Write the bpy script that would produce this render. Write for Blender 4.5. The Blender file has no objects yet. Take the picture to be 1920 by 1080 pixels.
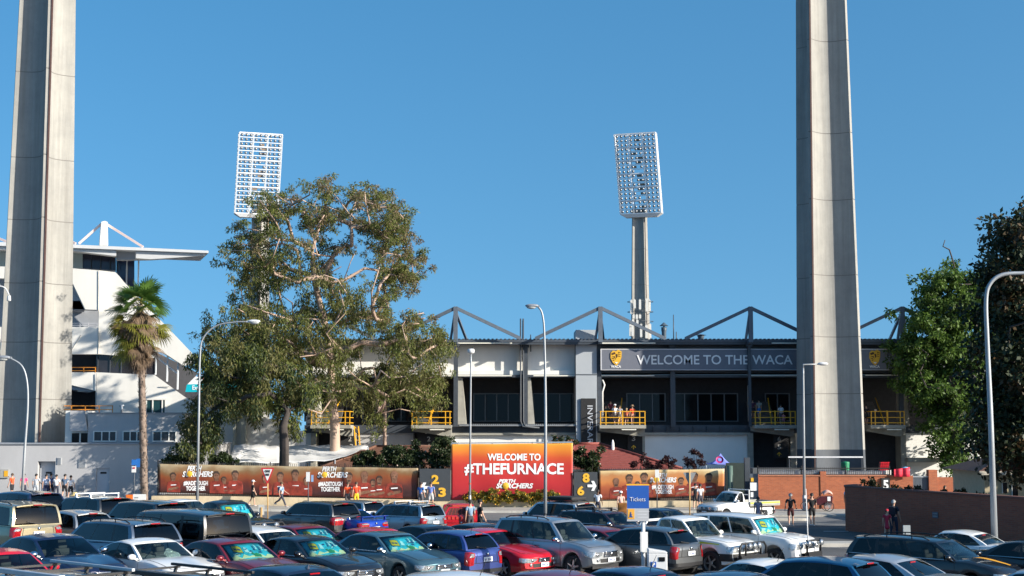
import bpy, math, random
import numpy as np
from mathutils import Vector, Matrix, Euler

S = bpy.context.scene
R = math.radians
# ------------------------------------------------------------------ camera
CAMZ = 5.5
F_PX, CX, CY = 2700.0, 960.0, 540.0
PITCH = math.atan(265.0 / F_PX)
cam_data = bpy.data.cameras.new("camera")
cam_data.sensor_width = 36.0
cam_data.lens = F_PX / 1920.0 * 36.0
cam_data.clip_start = 0.5
cam_data.clip_end = 6000.0
cam = bpy.data.objects.new("camera", cam_data)
S.collection.objects.link(cam)
cam.location = (0, 0, CAMZ)
cam.rotation_euler = (math.pi / 2 + PITCH, 0, 0)
S.camera = cam
# ------------------------------------------------------------------ light
SUN_EL, SUN_AZ = 21.0, 65.0       # degrees; azimuth measured from behind the camera towards the right
_e, _a = R(SUN_EL), R(SUN_AZ)
SUNV = Vector((math.sin(_a) * math.cos(_e), -math.cos(_a) * math.cos(_e), math.sin(_e)))
world = bpy.data.worlds.new("World")
S.world = world
world.use_nodes = True
wn = world.node_tree
bg = wn.nodes["Background"]
sky = wn.nodes.new("ShaderNodeTexSky")
sky.sky_type = 'NISHITA'
sky.sun_disc = False
sky.sun_elevation = _e
sky.sun_rotation = math.atan2(SUNV.x, SUNV.y)
sky.altitude = 0
sky.air_density = 1.25
sky.dust_density = 1.3
sky.ozone_density = 2.2
# clear dry-air sky: the haze band of the model sits lower than its default
_tc = wn.nodes.new("ShaderNodeTexCoord"); _m1 = wn.nodes.new("ShaderNodeVectorMath"); _m1.operation = 'MULTIPLY_ADD'
_m1.inputs[1].default_value = (1, 1, 1.0); _m1.inputs[2].default_value = (0, 0, 0.28)
_m2 = wn.nodes.new("ShaderNodeVectorMath"); _m2.operation = 'NORMALIZE'
wn.links.new(_tc.outputs["Generated"], _m1.inputs[0]); wn.links.new(_m1.outputs[0], _m2.inputs[0]); wn.links.new(_m2.outputs[0], sky.inputs[0])
_hs = wn.nodes.new("ShaderNodeHueSaturation"); _hs.inputs["Saturation"].default_value = 1.37; _hs.inputs["Hue"].default_value = 0.495
wn.links.new(sky.outputs[0], _hs.inputs["Color"]); wn.links.new(_hs.outputs[0], bg.inputs[0])
bg.inputs[1].default_value = 0.127
sl = bpy.data.lights.new("sun", 'SUN')
sl.energy = 5.0
sl.angle = R(0.53)
sl.color = (1.0, 0.93, 0.81)
sun = bpy.data.objects.new("sun", sl)
S.collection.objects.link(sun)
sun.rotation_euler = (-SUNV).to_track_quat('-Z', 'Y').to_euler()
S.view_settings.view_transform = 'Standard'
S.view_settings.look = 'None'
S.view_settings.exposure = 0.78
S.view_settings.gamma = 1.0
S.cycles.max_bounces = 8
S.cycles.transparent_max_bounces = 16

# ------------------------------------------------------------------ helpers
_cp, _sp = math.cos(PITCH), math.sin(PITCH)
def pt(px, py, d):
    """world point seen at photo pixel (px,py) on the upright plane y=d"""
    r, u = (px - CX) / F_PX, (CY - py) / F_PX
    t = d / (_cp - u * _sp)
    return Vector((t * r, d, CAMZ + t * (_sp + u * _cp)))
def X(px, d, py=760): return pt(px, py, d).x
def Z(py, d): return pt(960, py, d).z
def smooth(a, b, x):
    t = min(1, max(0, (x - a) / (b - a)))
    return t * t * (3 - 2 * t)
def zg(x, y):
    z = 0.018 * (92 - max(y, 10)) if y < 92 else 0.0
    near = 0.04 * min(18.0, max(0.0, -(x + 2))); far = 0.024 * min(33.0, max(0.0, -(x + 12)))
    k = min(1, max(0, (y - 58) / 20.0))
    return z + near * (1 - k) + far * k

rnd = random.Random(7)

def link(o): S.collection.objects.link(o); return o

def wloc(o):
    v = Vector((0, 0, 0))
    while o is not None:
        v = v + Vector(o.location); o = o.parent
    return v

class MB:
    def __init__(s): s.v = []; s.f = []; s.m = []; s.sm = []
    def add(s, vs, fs, mi=0, sm=False):
        b = len(s.v); s.v.extend([tuple(p) for p in vs])
        for f in fs:
            s.f.append([b + i for i in f]); s.m.append(mi); s.sm.append(sm)
        return s
    def box(s, c, d, mi=0, rz=0.0, M=None):
        x, y, z = d[0] / 2, d[1] / 2, d[2] / 2
        vs = [Vector(p) for p in ((-x,-y,-z),(x,-y,-z),(x,y,-z),(-x,y,-z),(-x,-y,z),(x,-y,z),(x,y,z),(-x,y,z))]
        if rz: vs = [Matrix.Rotation(rz, 3, 'Z') @ p for p in vs]
        if M is not None: vs = [M @ p for p in vs]
        c = Vector(c)
        return s.add([p + c for p in vs], [(0,3,2,1),(4,5,6,7),(0,1,5,4),(1,2,6,5),(2,3,7,6),(3,0,4,7)], mi)
    def span(s, x0, x1, y0, y1, z0, z1, mi=0):
        return s.box(((x0+x1)/2, (y0+y1)/2, (z0+z1)/2), (abs(x1-x0), abs(y1-y0), abs(z1-z0)), mi)
    def bar(s, p0, p1, w, h, mi=0):
        p0, p1 = Vector(p0), Vector(p1)
        d = (p1 - p0).normalized()
        up = Vector((0, 0, 1)) if abs(d.z) < .95 else Vector((0, 1, 0))
        a = d.cross(up).normalized() * (w / 2); b = a.cross(d).normalized() * (h / 2)
        vs = [p0-a-b, p0+a-b, p0+a+b, p0-a+b, p1-a-b, p1+a-b, p1+a+b, p1-a+b]
        return s.add(vs, [(0,1,2,3),(7,6,5,4),(0,4,5,1),(1,5,6,2),(2,6,7,3),(3,7,4,0)], mi)
    def path(s, pts, rad, n=8, mi=0, cap=True):
        pts = [Vector(p) for p in pts]
        if not isinstance(rad, (list, tuple)): rad = [rad] * len(pts)
        vs = []; fs = []; ref = None
        for i, p in enumerate(pts):
            d = (pts[min(i+1, len(pts)-1)] - pts[max(i-1, 0)]).normalized()
            if ref is None:
                ref = Vector((0,0,1)) if abs(d.z) < .9 else Vector((1,0,0))
            a = d.cross(ref)
            if a.length < 1e-6: a = d.cross(Vector((0.3,1,0.2)))
            a.normalize(); b = d.cross(a).normalized(); ref = -b if False else a.cross(d)
            for k in range(n):
                t = 2 * math.pi * k / n
                vs.append(p + (a * math.cos(t) + b * math.sin(t)) * rad[i])
        for i in range(len(pts) - 1):
            for k in range(n):
                k2 = (k + 1) % n
                fs.append((i*n+k, i*n+k2, (i+1)*n+k2, (i+1)*n+k))
        s.add(vs, fs, mi, True)
        if cap:
            b = len(s.v) - len(vs)
            s.f.append([b + k for k in range(n)][::-1]); s.m.append(mi); s.sm.append(False)
            e = b + (len(pts)-1) * n
            s.f.append([e + k for k in range(n)]); s.m.append(mi); s.sm.append(False)
        return s
    def tube(s, p0, p1, r0, r1=None, n=8, mi=0): return s.path([p0, p1], [r0, r0 if r1 is None else r1], n, mi)
    def lathe(s, prof, c=(0,0,0), n=24, mi=0, M=None, sm=True):
        c = Vector(c); vs = []; fs = []
        for r, z in prof:
            for k in range(n):
                t = 2 * math.pi * k / n
                p = Vector((r * math.cos(t), r * math.sin(t), z))
                vs.append((M @ p if M is not None else p) + c)
        for i in range(len(prof) - 1):
            for k in range(n):
                k2 = (k + 1) % n
                fs.append((i*n+k, i*n+k2, (i+1)*n+k2, (i+1)*n+k))
        return s.add(vs, fs, mi, sm)
    def prism(s, poly, y0, y1, mi=0, holes=None):
        """polygon in x,z extruded from y0 (front) to y1 (back)"""
        a = sum(poly[i][0]*poly[(i+1)%len(poly)][1] - poly[(i+1)%len(poly)][0]*poly[i][1] for i in range(len(poly)))
        if a < 0: poly = poly[::-1]
        n = len(poly)
        vs = [(p[0], y0, p[1]) for p in poly] + [(p[0], y1, p[1]) for p in poly]
        fs = [tuple(range(n)), tuple(range(2*n-1, n-1, -1))]
        fs += [(i, n+i, n+(i+1) % n, (i+1) % n) for i in range(n)]
        return s.add(vs, fs, mi)
    def flat(s, poly, z0, z1, mi=0):
        """polygon in x,y extruded in z"""
        a = sum(poly[i][0]*poly[(i+1)%len(poly)][1] - poly[(i+1)%len(poly)][0]*poly[i][1] for i in range(len(poly)))
        if a < 0: poly = poly[::-1]
        n = len(poly)
        vs = [(p[0], p[1], z0) for p in poly] + [(p[0], p[1], z1) for p in poly]
        fs = [tuple(range(n-1, -1, -1)), tuple(range(n, 2*n))]
        fs += [(i, (i+1) % n, n+(i+1) % n, n+i) for i in range(n)]
        return s.add(vs, fs, mi)
    def ell(s, c, r, nu=12, nv=8, mi=0, M=None, jit=0.0, rg=None):
        c = Vector(c); vs = []; fs = []
        for j in range(nv + 1):
            ph = math.pi * j / nv
            for i in range(nu):
                th = 2 * math.pi * i / nu
                k = 1 + (rg.uniform(-jit, jit) if rg else 0)
                p = Vector((r[0]*math.sin(ph)*math.cos(th)*k, r[1]*math.sin(ph)*math.sin(th)*k, r[2]*math.cos(ph)*k))
                vs.append((M @ p if M is not None else p) + c)
        for j in range(nv):
            for i in range(nu):
                i2 = (i+1) % nu
                fs.append((j*nu+i, (j+1)*nu+i, (j+1)*nu+i2, j*nu+i2))
        return s.add(vs, fs, mi, True)
    def grid(s, fn, us, vs_, mi=0, sm=True, flip=False):
        vs = [fn(u, v) for v in vs_ for u in us]; n = len(us); fs = []
        for j in range(len(vs_) - 1):
            for i in range(n - 1):
                q = (j*n+i, j*n+i+1, (j+1)*n+i+1, (j+1)*n+i)
                fs.append(q[::-1] if flip else q)
        return s.add(vs, fs, mi, sm)
    def join(s, o, M=None):
        b = len(s.v)
        s.v.extend([tuple(M @ Vector(p)) for p in o.v] if M is not None else o.v)
        s.f.extend([[b+i for i in f] for f in o.f]); s.m.extend(o.m); s.sm.extend(o.sm); return s
    def mesh(s, name, mats, angle=None):
        me = bpy.data.meshes.new(name)
        me.from_pydata(s.v, [], s.f)
        for m in (mats if isinstance(mats, (list, tuple)) else [mats]): me.materials.append(m)
        me.polygons.foreach_set("material_index", s.m)
        me.polygons.foreach_set("use_smooth", s.sm)
        if angle: me.set_sharp_from_angle(angle=R(angle))
        me.update()
        return me
    def build(s, name, mats, parent=None, world=False, angle=None, bevel=0, label=None):
        o = bpy.data.objects.new(name, s.mesh(name, mats, angle)); link(o)
        if parent is not None:
            o.parent = parent
            if world: o.location = -wloc(parent)
        if bevel:
            b = o.modifiers.new("bevel", 'BEVEL'); b.width = bevel; b.segments = 2; b.limit_method = 'ANGLE'
        if label: o["label"] = label
        return o

def tag(o, label, cat, group=None, kind=None):
    o["label"] = label; o["category"] = cat
    if group: o["group"] = group
    if kind: o["kind"] = kind
    return o
def thing(name, label, cat, loc=(0,0,0), rz=0.0, group=None):
    o = bpy.data.objects.new(name, None); link(o)
    o.empty_display_size = 0.3
    o.location = loc; o.rotation_euler = (0, 0, rz)
    return tag(o, label, cat, group)
def struct(o): o["kind"] = "structure"; return o

# ------------------------------------------------------------------ materials
MATS = {}
def mat(name, col, rough=.6, metal=0.0, var=.12, scale=3.0, coat=0.0, spec=.5, bump=0.0, bscale=40.0, stretch=(1,1,1), emit=None):
    if name in MATS: return MATS[name]
    m = bpy.data.materials.new(name); m.use_nodes = True
    nt = m.node_tree; b = nt.nodes["Principled BSDF"]
    b.inputs["Roughness"].default_value = rough; b.inputs["Metallic"].default_value = metal
    b.inputs["Coat Weight"].default_value = coat; b.inputs["Specular IOR Level"].default_value = spec
    b.inputs["Coat Roughness"].default_value = .04
    c = tuple(col) + (1,)
    b.inputs["Base Color"].default_value = c
    if var or bump:
        tc = nt.nodes.new("ShaderNodeTexCoord"); mp = nt.nodes.new("ShaderNodeMapping")
        mp.inputs["Scale"].default_value = stretch
        nt.links.new(tc.outputs["Object"], mp.inputs[0])
    if var:
        nz = nt.nodes.new("ShaderNodeTexNoise"); nz.inputs["Scale"].default_value = scale
        nz.inputs["Detail"].default_value = 6; nz.inputs["Roughness"].default_value = .62
        nt.links.new(mp.outputs[0], nz.inputs["Vector"])
        rmp = nt.nodes.new("ShaderNodeValToRGB")
        rmp.color_ramp.elements[0].position = .3; rmp.color_ramp.elements[1].position = .7
        rmp.color_ramp.elements[0].color = tuple(x * (1 - var) for x in col) + (1,)
        rmp.color_ramp.elements[1].color = tuple(min(1, x * (1 + var)) for x in col) + (1,)
        nt.links.new(nz.outputs[0], rmp.inputs[0]); nt.links.new(rmp.outputs[0], b.inputs["Base Color"])
    if bump:
        n2 = nt.nodes.new("ShaderNodeTexNoise"); n2.inputs["Scale"].default_value = bscale; n2.inputs["Detail"].default_value = 4
        nt.links.new(mp.outputs[0], n2.inputs["Vector"])
        bp = nt.nodes.new("ShaderNodeBump"); bp.inputs["Strength"].default_value = bump; bp.inputs["Distance"].default_value = .05
        nt.links.new(n2.outputs[0], bp.inputs["Height"]); nt.links.new(bp.outputs[0], b.inputs["Normal"])
    if emit:
        b.inputs["Emission Color"].default_value = tuple(emit) + (1,); b.inputs["Emission Strength"].default_value = 1
    MATS[name] = m
    return m

def ramp_mat(name, stops, axis='Z', lo=0.0, hi=1.0, rough=.6, noise=.15, nscale=.5, dirt=0.0):
    """printed colour bands along an object axis (artwork on a banner), disturbed by noise"""
    m = bpy.data.materials.new(name); m.use_nodes = True
    nt = m.node_tree; b = nt.nodes["Principled BSDF"]; b.inputs["Roughness"].default_value = rough
    tc = nt.nodes.new("ShaderNodeTexCoord"); sp = nt.nodes.new("ShaderNodeSeparateXYZ")
    nt.links.new(tc.outputs["Object"], sp.inputs[0])
    mr = nt.nodes.new("ShaderNodeMapRange"); mr.inputs[1].default_value = lo; mr.inputs[2].default_value = hi
    nt.links.new(sp.outputs["XYZ".index(axis)], mr.inputs[0])
    nz = nt.nodes.new("ShaderNodeTexNoise"); nz.inputs["Scale"].default_value = nscale; nz.inputs["Detail"].default_value = 7
    nt.links.new(tc.outputs["Object"], nz.inputs["Vector"])
    ma = nt.nodes.new("ShaderNodeMath"); ma.operation = 'MULTIPLY_ADD'
    ma.inputs[1].default_value = noise * 2
    nt.links.new(nz.outputs[0], ma.inputs[0]); 
    sb = nt.nodes.new("ShaderNodeMath"); sb.operation = 'SUBTRACT'; sb.inputs[1].default_value = noise
    nt.links.new(mr.outputs[0], sb.inputs[0]); nt.links.new(sb.outputs[0], ma.inputs[2])
    rp = nt.nodes.new("ShaderNodeValToRGB"); cr = rp.color_ramp
    while len(cr.elements) < len(stops): cr.elements.new(.5)
    for e, (p, c) in zip(cr.elements, stops): e.position = p; e.color = tuple(c) + (1,)
    nt.links.new(ma.outputs[0], rp.inputs[0]); nt.links.new(rp.outputs[0], b.inputs["Base Color"])
    return m

def brick_mat(name, c1, c2, mortar, scale=1.0, row=.086, width=.24):
    m = bpy.data.materials.new(name); m.use_nodes = True
    nt = m.node_tree; b = nt.nodes["Principled BSDF"]; b.inputs["Roughness"].default_value = .85
    tc = nt.nodes.new("ShaderNodeTexCoord"); sp = nt.nodes.new("ShaderNodeSeparateXYZ")
    nt.links.new(tc.outputs["Object"], sp.inputs[0])
    cb = nt.nodes.new("ShaderNodeCombineXYZ")
    ad = nt.nodes.new("ShaderNodeMath"); ad.operation = 'ADD'
    nt.links.new(sp.outputs[0], ad.inputs[0]); nt.links.new(sp.outputs[1], ad.inputs[1])
    nt.links.new(ad.outputs[0], cb.inputs[0]); nt.links.new(sp.outputs[2], cb.inputs[1])
    br = nt.nodes.new("ShaderNodeTexBrick")
    br.inputs["Color1"].default_value = tuple(c1)+(1,); br.inputs["Color2"].default_value = tuple(c2)+(1,)
    br.inputs["Mortar"].default_value = tuple(mortar)+(1,)
    br.inputs["Scale"].default_value = scale; br.inputs["Brick Width"].default_value = width
    br.inputs["Row Height"].default_value = row; br.inputs["Mortar Size"].default_value = .006
    nt.links.new(cb.outputs[0], br.inputs["Vector"])
    nz = nt.nodes.new("ShaderNodeTexNoise"); nz.inputs["Scale"].default_value = .8; nz.inputs["Detail"].default_value = 5
    nt.links.new(tc.outputs["Object"], nz.inputs["Vector"])
    mx = nt.nodes.new("ShaderNodeMix"); mx.data_type = 'RGBA'; mx.blend_type = 'MULTIPLY'; mx.inputs[0].default_value = .55
    rp = nt.nodes.new("ShaderNodeValToRGB"); rp.color_ramp.elements[0].color = (.55,.5,.5,1); rp.color_ramp.elements[1].color = (1.15,1.1,1.05,1)
    nt.links.new(nz.outputs[0], rp.inputs[0])
    nt.links.new(br.outputs["Color"], mx.inputs[6]); nt.links.new(rp.outputs[0], mx.inputs[7])
    nt.links.new(mx.outputs[2], b.inputs["Base Color"])
    MATS[name] = m
    return m

def glass_mat(name, tint, alpha, rough=.02, spec_col=(1,1,1)):
    """tinted car / window glass: see-through with a fresnel reflection"""
    m = bpy.data.materials.new(name); m.use_nodes = True
    nt = m.node_tree; nt.nodes.clear()
    out = nt.nodes.new("ShaderNodeOutputMaterial")
    tr = nt.nodes.new("ShaderNodeBsdfTransparent"); tr.inputs[0].default_value = tuple(x*alpha for x in tint)+(1,)
    gl = nt.nodes.new("ShaderNodeBsdfGlossy"); gl.inputs["Roughness"].default_value = rough
    gl.inputs[0].default_value = tuple(spec_col)+(1,)
    fr = nt.nodes.new("ShaderNodeFresnel"); fr.inputs[0].default_value = 1.5
    mx = nt.nodes.new("ShaderNodeMixShader")
    nt.links.new(fr.outputs[0], mx.inputs[0]); nt.links.new(tr.outputs[0], mx.inputs[1]); nt.links.new(gl.outputs[0], mx.inputs[2])
    nt.links.new(mx.outputs[0], out.inputs[0])
    MATS[name] = m
    return m

def leaf_mat(name, cols, scale=.7, trans=.3, rough=.55):
    m = bpy.data.materials.new(name); m.use_nodes = True
    nt = m.node_tree; nt.nodes.clear()
    out = nt.nodes.new("ShaderNodeOutputMaterial")
    b = nt.nodes.new("ShaderNodeBsdfPrincipled"); b.inputs["Roughness"].default_value = rough
    b.inputs["Specular IOR Level"].default_value = .35
    t = nt.nodes.new("ShaderNodeBsdfTranslucent")
    tc = nt.nodes.new("ShaderNodeTexCoord")
    nz = nt.nodes.new("ShaderNodeTexNoise"); nz.inputs["Scale"].default_value = scale; nz.inputs["Detail"].default_value = 9
    nz.inputs["Roughness"].default_value = .8
    nt.links.new(tc.outputs["Object"], nz.inputs["Vector"])
    rp = nt.nodes.new("ShaderNodeValToRGB"); cr = rp.color_ramp
    while len(cr.elements) < len(cols): cr.elements.new(.5)
    for i, (e, c) in enumerate(zip(cr.elements, cols)):
        e.position = .28 + .44 * i / max(1, len(cols)-1); e.color = tuple(c)+(1,)
    nt.links.new(nz.outputs[0], rp.inputs[0])
    nt.links.new(rp.outputs[0], b.inputs["Base Color"]); nt.links.new(rp.outputs[0], t.inputs[0])
    mx = nt.nodes.new("ShaderNodeMixShader"); mx.inputs[0].default_value = trans
    nt.links.new(b.outputs[0], mx.inputs[1]); nt.links.new(t.outputs[0], mx.inputs[2])
    nt.links.new(mx.outputs[0], out.inputs[0])
    MATS[name] = m
    return m

WHITE = mat("white_paint", (.80,.79,.76), .6, var=.05, scale=.6, bump=.02)
def weathered(name, col, var=.1):
    return mat(name, col, .75, var=var, scale=.9, stretch=(1,1,.25), bump=.05, bscale=14)
GREYWALL = weathered("grey_painted_render", (.44,.435,.44), .07)
PALE = weathered("pale_render", (.76,.75,.71), .06)
CONC = None
DARK = mat("dark_grey_steel", (.055,.065,.08), .5, var=.15)
BLACK = mat("black_rubber", (.012,.012,.013), .6, var=0)
BLACKM = mat("matt_black", (.02,.02,.022), .8, var=.1)
CHROME = mat("chrome", (.75,.75,.76), .15, metal=1, var=0)
GALV = mat("galvanised_steel", (.50,.53,.56), .45, metal=.55, var=.1, scale=6)
YELLOW = mat("yellow_paint", (.78,.40,.02), .5, var=.08)
TXTW = mat("white_lettering", (.82,.82,.82), .6, var=0)

def text_mb(body, size, shear=0.0, bold=0.0, depth=.01, align='CENTER', width=None, spacing=1.0, line=1.0):
    """lettering as a mesh in x (right), z (up), facing -y"""
    cu = bpy.data.curves.new("txt", 'FONT'); cu.body = body; cu.size = size; cu.shear = shear
    cu.offset = bold; cu.extrude = depth / 2; cu.align_x = align; cu.align_y = 'CENTER'
    cu.space_character = spacing; cu.space_line = line; cu.resolution_u = 3
    o = bpy.data.objects.new("txt", cu); link(o)
    dg = bpy.context.evaluated_depsgraph_get()
    me = o.evaluated_get(dg).to_mesh()
    vs = [Vector((v.co.x, -v.co.z, v.co.y)) for v in me.vertices]
    fs = [tuple(p.vertices) for p in me.polygons]
    o.to_mesh_clear()
    bpy.data.objects.remove(o); bpy.data.curves.remove(cu)
    if width and vs:
        x0 = min(v.x for v in vs); x1 = max(v.x for v in vs); k = width / (x1 - x0)
        vs = [Vector((v.x * k, v.y, v.z)) for v in vs]
    b = MB(); b.add(vs, fs)
    return b
def text_at(body, px, py, d, cap_px, width_px, **kw):
    """lettering centred on a photo position on a frontal surface; cap_px is the letter height in photo pixels"""
    s = F_PX / d
    k = text_mb(body, cap_px / s / .73, width=width_px / s, **kw)
    zs = [v[2] for v in k.v]; xs = [v[0] for v in k.v]
    c = pt(px, py, d)
    off = Vector((c.x - (min(xs)+max(xs))/2, d, c.z - (min(zs)+max(zs))/2))
    k.v = [tuple(Vector(v) + off) for v in k.v]
    return k
# ================================================================== ground
def xs_lines():
    return [-2500,-1200,-600,-300,-150,-100,-72] + [-60+2*i for i in range(61)] + [72,100,150,300,600,1200,2500]
def ys_lines(y0=-400, y1=5000):
    b = [-400,-150,-40,-10,10,20,26] + [30+2*i for i in range(48)] + [128,140,170,220,300,420,700,1200,2500,5000]
    return b
def ground_patch(x0, x1, y0, y1, off, step=2.0):
    mb = MB()
    us = sorted(set([x0, x1] + [x for x in xs_lines() if x0 < x < x1]))
    vs = sorted(set([y0, y1] + [y for y in ys_lines() if y0 < y < y1]))
    return mb.grid(lambda u, v: (u, v, zg(u, v) + off), us, vs, sm=False)
ASPH = mat("car_park_asphalt", (.085,.083,.082), .88, var=.25, scale=.55, bump=.25, bscale=60)
ROAD = mat("worn_road_asphalt", (.155,.15,.145), .88, var=.16, scale=.4, bump=.2, bscale=50)
PATHM = mat("concrete_footpath", (.36,.34,.30), .85, var=.14, scale=.7, bump=.1)
KERB = mat("concrete_kerb", (.42,.40,.36), .85, var=.15, scale=1.5)
LINE = mat("worn_road_paint", (.62,.62,.60), .8, var=.2, scale=5)
mb = MB().grid(lambda u, v: (u, v, zg(u, v)), xs_lines(), ys_lines(), sm=False)
struct(mb.build("ground", ASPH))
struct(ground_patch(-70, 70, 80, 96, .012).build("road", ROAD))
# raised footpath with a kerb in front of the retaining wall
mb = ground_patch(-70, 13.5, 96.6, 100.8, .13)
struct(mb.build("footpath", PATHM))
mb = MB()
for i in range(42):
    xa, xb = -70 + 2*i, -70 + 2*i + 1.985
    xb = min(xb, 13.5)
    z0 = min(zg(xa, 96.4), zg(xb, 96.4))
    mb.add([(xa,96.2,z0-.1),(xb,96.2,z0-.1),(xb,96.6,z0-.1),(xa,96.6,z0-.1),(xa,96.25,zg(xa,96.4)+.135),(xb,96.25,zg(xb,96.4)+.135),(xb,96.6,zg(xb,96.6)+.135),(xa,96.6,zg(xa,96.6)+.135)],
           [(4,5,6,7),(0,1,5,4),(1,2,6,5),(3,0,4,7)])
struct(mb.build("kerb", KERB))
# footpath in front of the sunlit brick wall on the right
mb = ground_patch(15.5, 40, 92.0, 98.5, .13); struct(mb.build("footpath", PATHM))
mb = MB()
for i in range(13):
    xa, xb = 15.5 + 2*i, 15.5 + 2*i + 1.985
    mb.span(xa, xb, 91.6, 92.0, -.1, .135)
struct(mb.build("kerb", KERB))
# kerbed traffic island between the road and the car park
def island(cx, cy, lx, ly, rz):
    mb = MB(); mb2 = MB(); n = 28; ring = []
    for k in range(n):
        t = 2*math.pi*k/n
        p = Vector((math.copysign(abs(math.cos(t))**.45, math.cos(t))*lx/2, math.copysign(abs(math.sin(t))**.6, math.sin(t))*ly/2, 0))
        ring.append(Matrix.Rotation(rz, 3, 'Z') @ p + Vector((cx, cy, 0)))
    vs = []
    for p in ring: vs.append((p.x, p.y, zg(p.x, p.y) - .1))
    for p in ring: vs.append((p.x, p.y, zg(p.x, p.y) + .15))
    for p in ring:
        q = Vector((cx, cy, 0)) + (p - Vector((cx, cy, 0))) * .9
        vs.append((q.x, q.y, zg(q.x, q.y) + .16))
    fs = [(k, (k+1) % n, n+(k+1) % n, n+k) for k in range(n)] + [(n+k, n+(k+1) % n, 2*n+(k+1) % n, 2*n+k) for k in range(n)]
    fs.append(tuple(range(2*n, 3*n)))
    mb.add(vs, fs); return mb
struct(island(X(1545,62,1020), 62.5, 11, 1.6, .06).build("kerb", KERB))
struct(island(X(1440,88,975), 86.5, 4.2, 1.0, .02).build("kerb", KERB))
# painted markings: a stop line on the road and bays in the car park
mb = MB()
for (xa, xb, y0, y1) in ((X(1545,74,985), X(1592,74,985), 74.0, 74.35), (X(1300,80,980), X(1420,80,985), 82.5, 82.62)):
    mb.add([(xa,y0,zg(xa,y0)+.016),(xb,y0,zg(xb,y0)+.016),(xb,y1,zg(xb,y1)+.016),(xa,y1,zg(xa,y1)+.016)], [(0,1,2,3)])
struct(mb.build("road_marking", LINE))
mb = MB()
ax = Vector((math.sin(R(48)), -math.cos(R(48)), 0)); px_ = Vector((ax.y, -ax.x, 0)) * .05
for row_y in (36, 44.5, 53, 61.5):
    for i in range(-8, 13):
        c = Vector((i * 3.3, row_y, 0))
        if abs(c.x) > row_y * .5: continue
        a, b = c - ax * 2.5, c + ax * 2.5
        q = [a - px_, b - px_, b + px_, a + px_]
        mb.add([(p.x, p.y, zg(p.x, p.y) + .013) for p in q], [(0,1,2,3)])
struct(mb.build("parking_marking", LINE))

# ================================================================== floodlight towers
def tower_mat():
    m = mat("board_marked_concrete", (.315,.308,.29), .85, var=.12, scale=.35, stretch=(1,1,.22), bump=.12, bscale=8)
    nt = m.node_tree; bs = nt.nodes["Principled BSDF"]; src = bs.inputs["Base Color"].links[0].from_socket
    tc = nt.nodes.new("ShaderNodeTexCoord"); mp = nt.nodes.new("ShaderNodeMapping"); mp.inputs["Scale"].default_value = (2.6, 2.6, .10)
    nt.links.new(tc.outputs["Object"], mp.inputs[0])
    n1 = nt.nodes.new("ShaderNodeTexNoise"); n1.inputs["Scale"].default_value = 1.0; n1.inputs["Detail"].default_value = 8; n1.inputs["Roughness"].default_value = .7
    nt.links.new(mp.outputs[0], n1.inputs["Vector"])
    n2 = nt.nodes.new("ShaderNodeTexNoise"); n2.inputs["Scale"].default_value = .55; n2.inputs["Detail"].default_value = 10; n2.inputs["Roughness"].default_value = .75
    nt.links.new(tc.outputs["Object"], n2.inputs["Vector"])
    last = src
    for nz, lo, hi, f in ((n1, (.60,.58,.55), (1.12,1.12,1.10), .42), (n2, (.72,.73,.74), (1.1,1.09,1.06), .5)):
        rp = nt.nodes.new("ShaderNodeValToRGB"); rp.color_ramp.elements[0].position = .34; rp.color_ramp.elements[1].position = .62
        rp.color_ramp.elements[0].color = lo + (1,); rp.color_ramp.elements[1].color = hi + (1,)
        nt.links.new(nz.outputs[0], rp.inputs[0])
        mx = nt.nodes.new("ShaderNodeMix"); mx.data_type = 'RGBA'; mx.blend_type = 'MULTIPLY'; mx.inputs[0].default_value = f
        nt.links.new(last, mx.inputs[6]); nt.links.new(rp.outputs[0], mx.inputs[7]); last = mx.outputs[2]
    nt.links.new(last, bs.inputs["Base Color"])
    return m
TCON = tower_mat()
TFIN = mat("darker_concrete_edge", (.40,.37,.33), .85, var=.1, scale=.8)
def tower_section(r, n=8, tip=.16, inner=.41, root=.74):
    """plan: four radial fins on a core with shallow concave faces; outline points"""
    pts = []
    for q in range(4):
        a0 = math.pi/2*q; a1 = a0 + math.pi/2
        c, s_ = math.cos(a0), math.sin(a0); c1, s1 = math.cos(a1), math.sin(a1)
        for rr, t in ((r*root, -tip*1.25), (r, -tip), (r, tip), (r*root, tip*1.25)): pts.append((c*rr - s_*t, s_*rr + c*t))
        p0 = Vector(pts[-1]); p1 = Vector((c1*r*root + s1*tip*1.25, s1*r*root - c1*tip*1.25))
        mid = Vector((math.cos(a0+math.pi/4), math.sin(a0+math.pi/4))) * r * inner
        ctrl = mid * 2 - (p0 + p1) / 2
        for k in range(1, n):
            u = k / n; p = p0*(1-u)**2 + ctrl*2*u*(1-u) + p1*u*u
            pts.append((p.x, p.y))
    return pts
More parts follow.
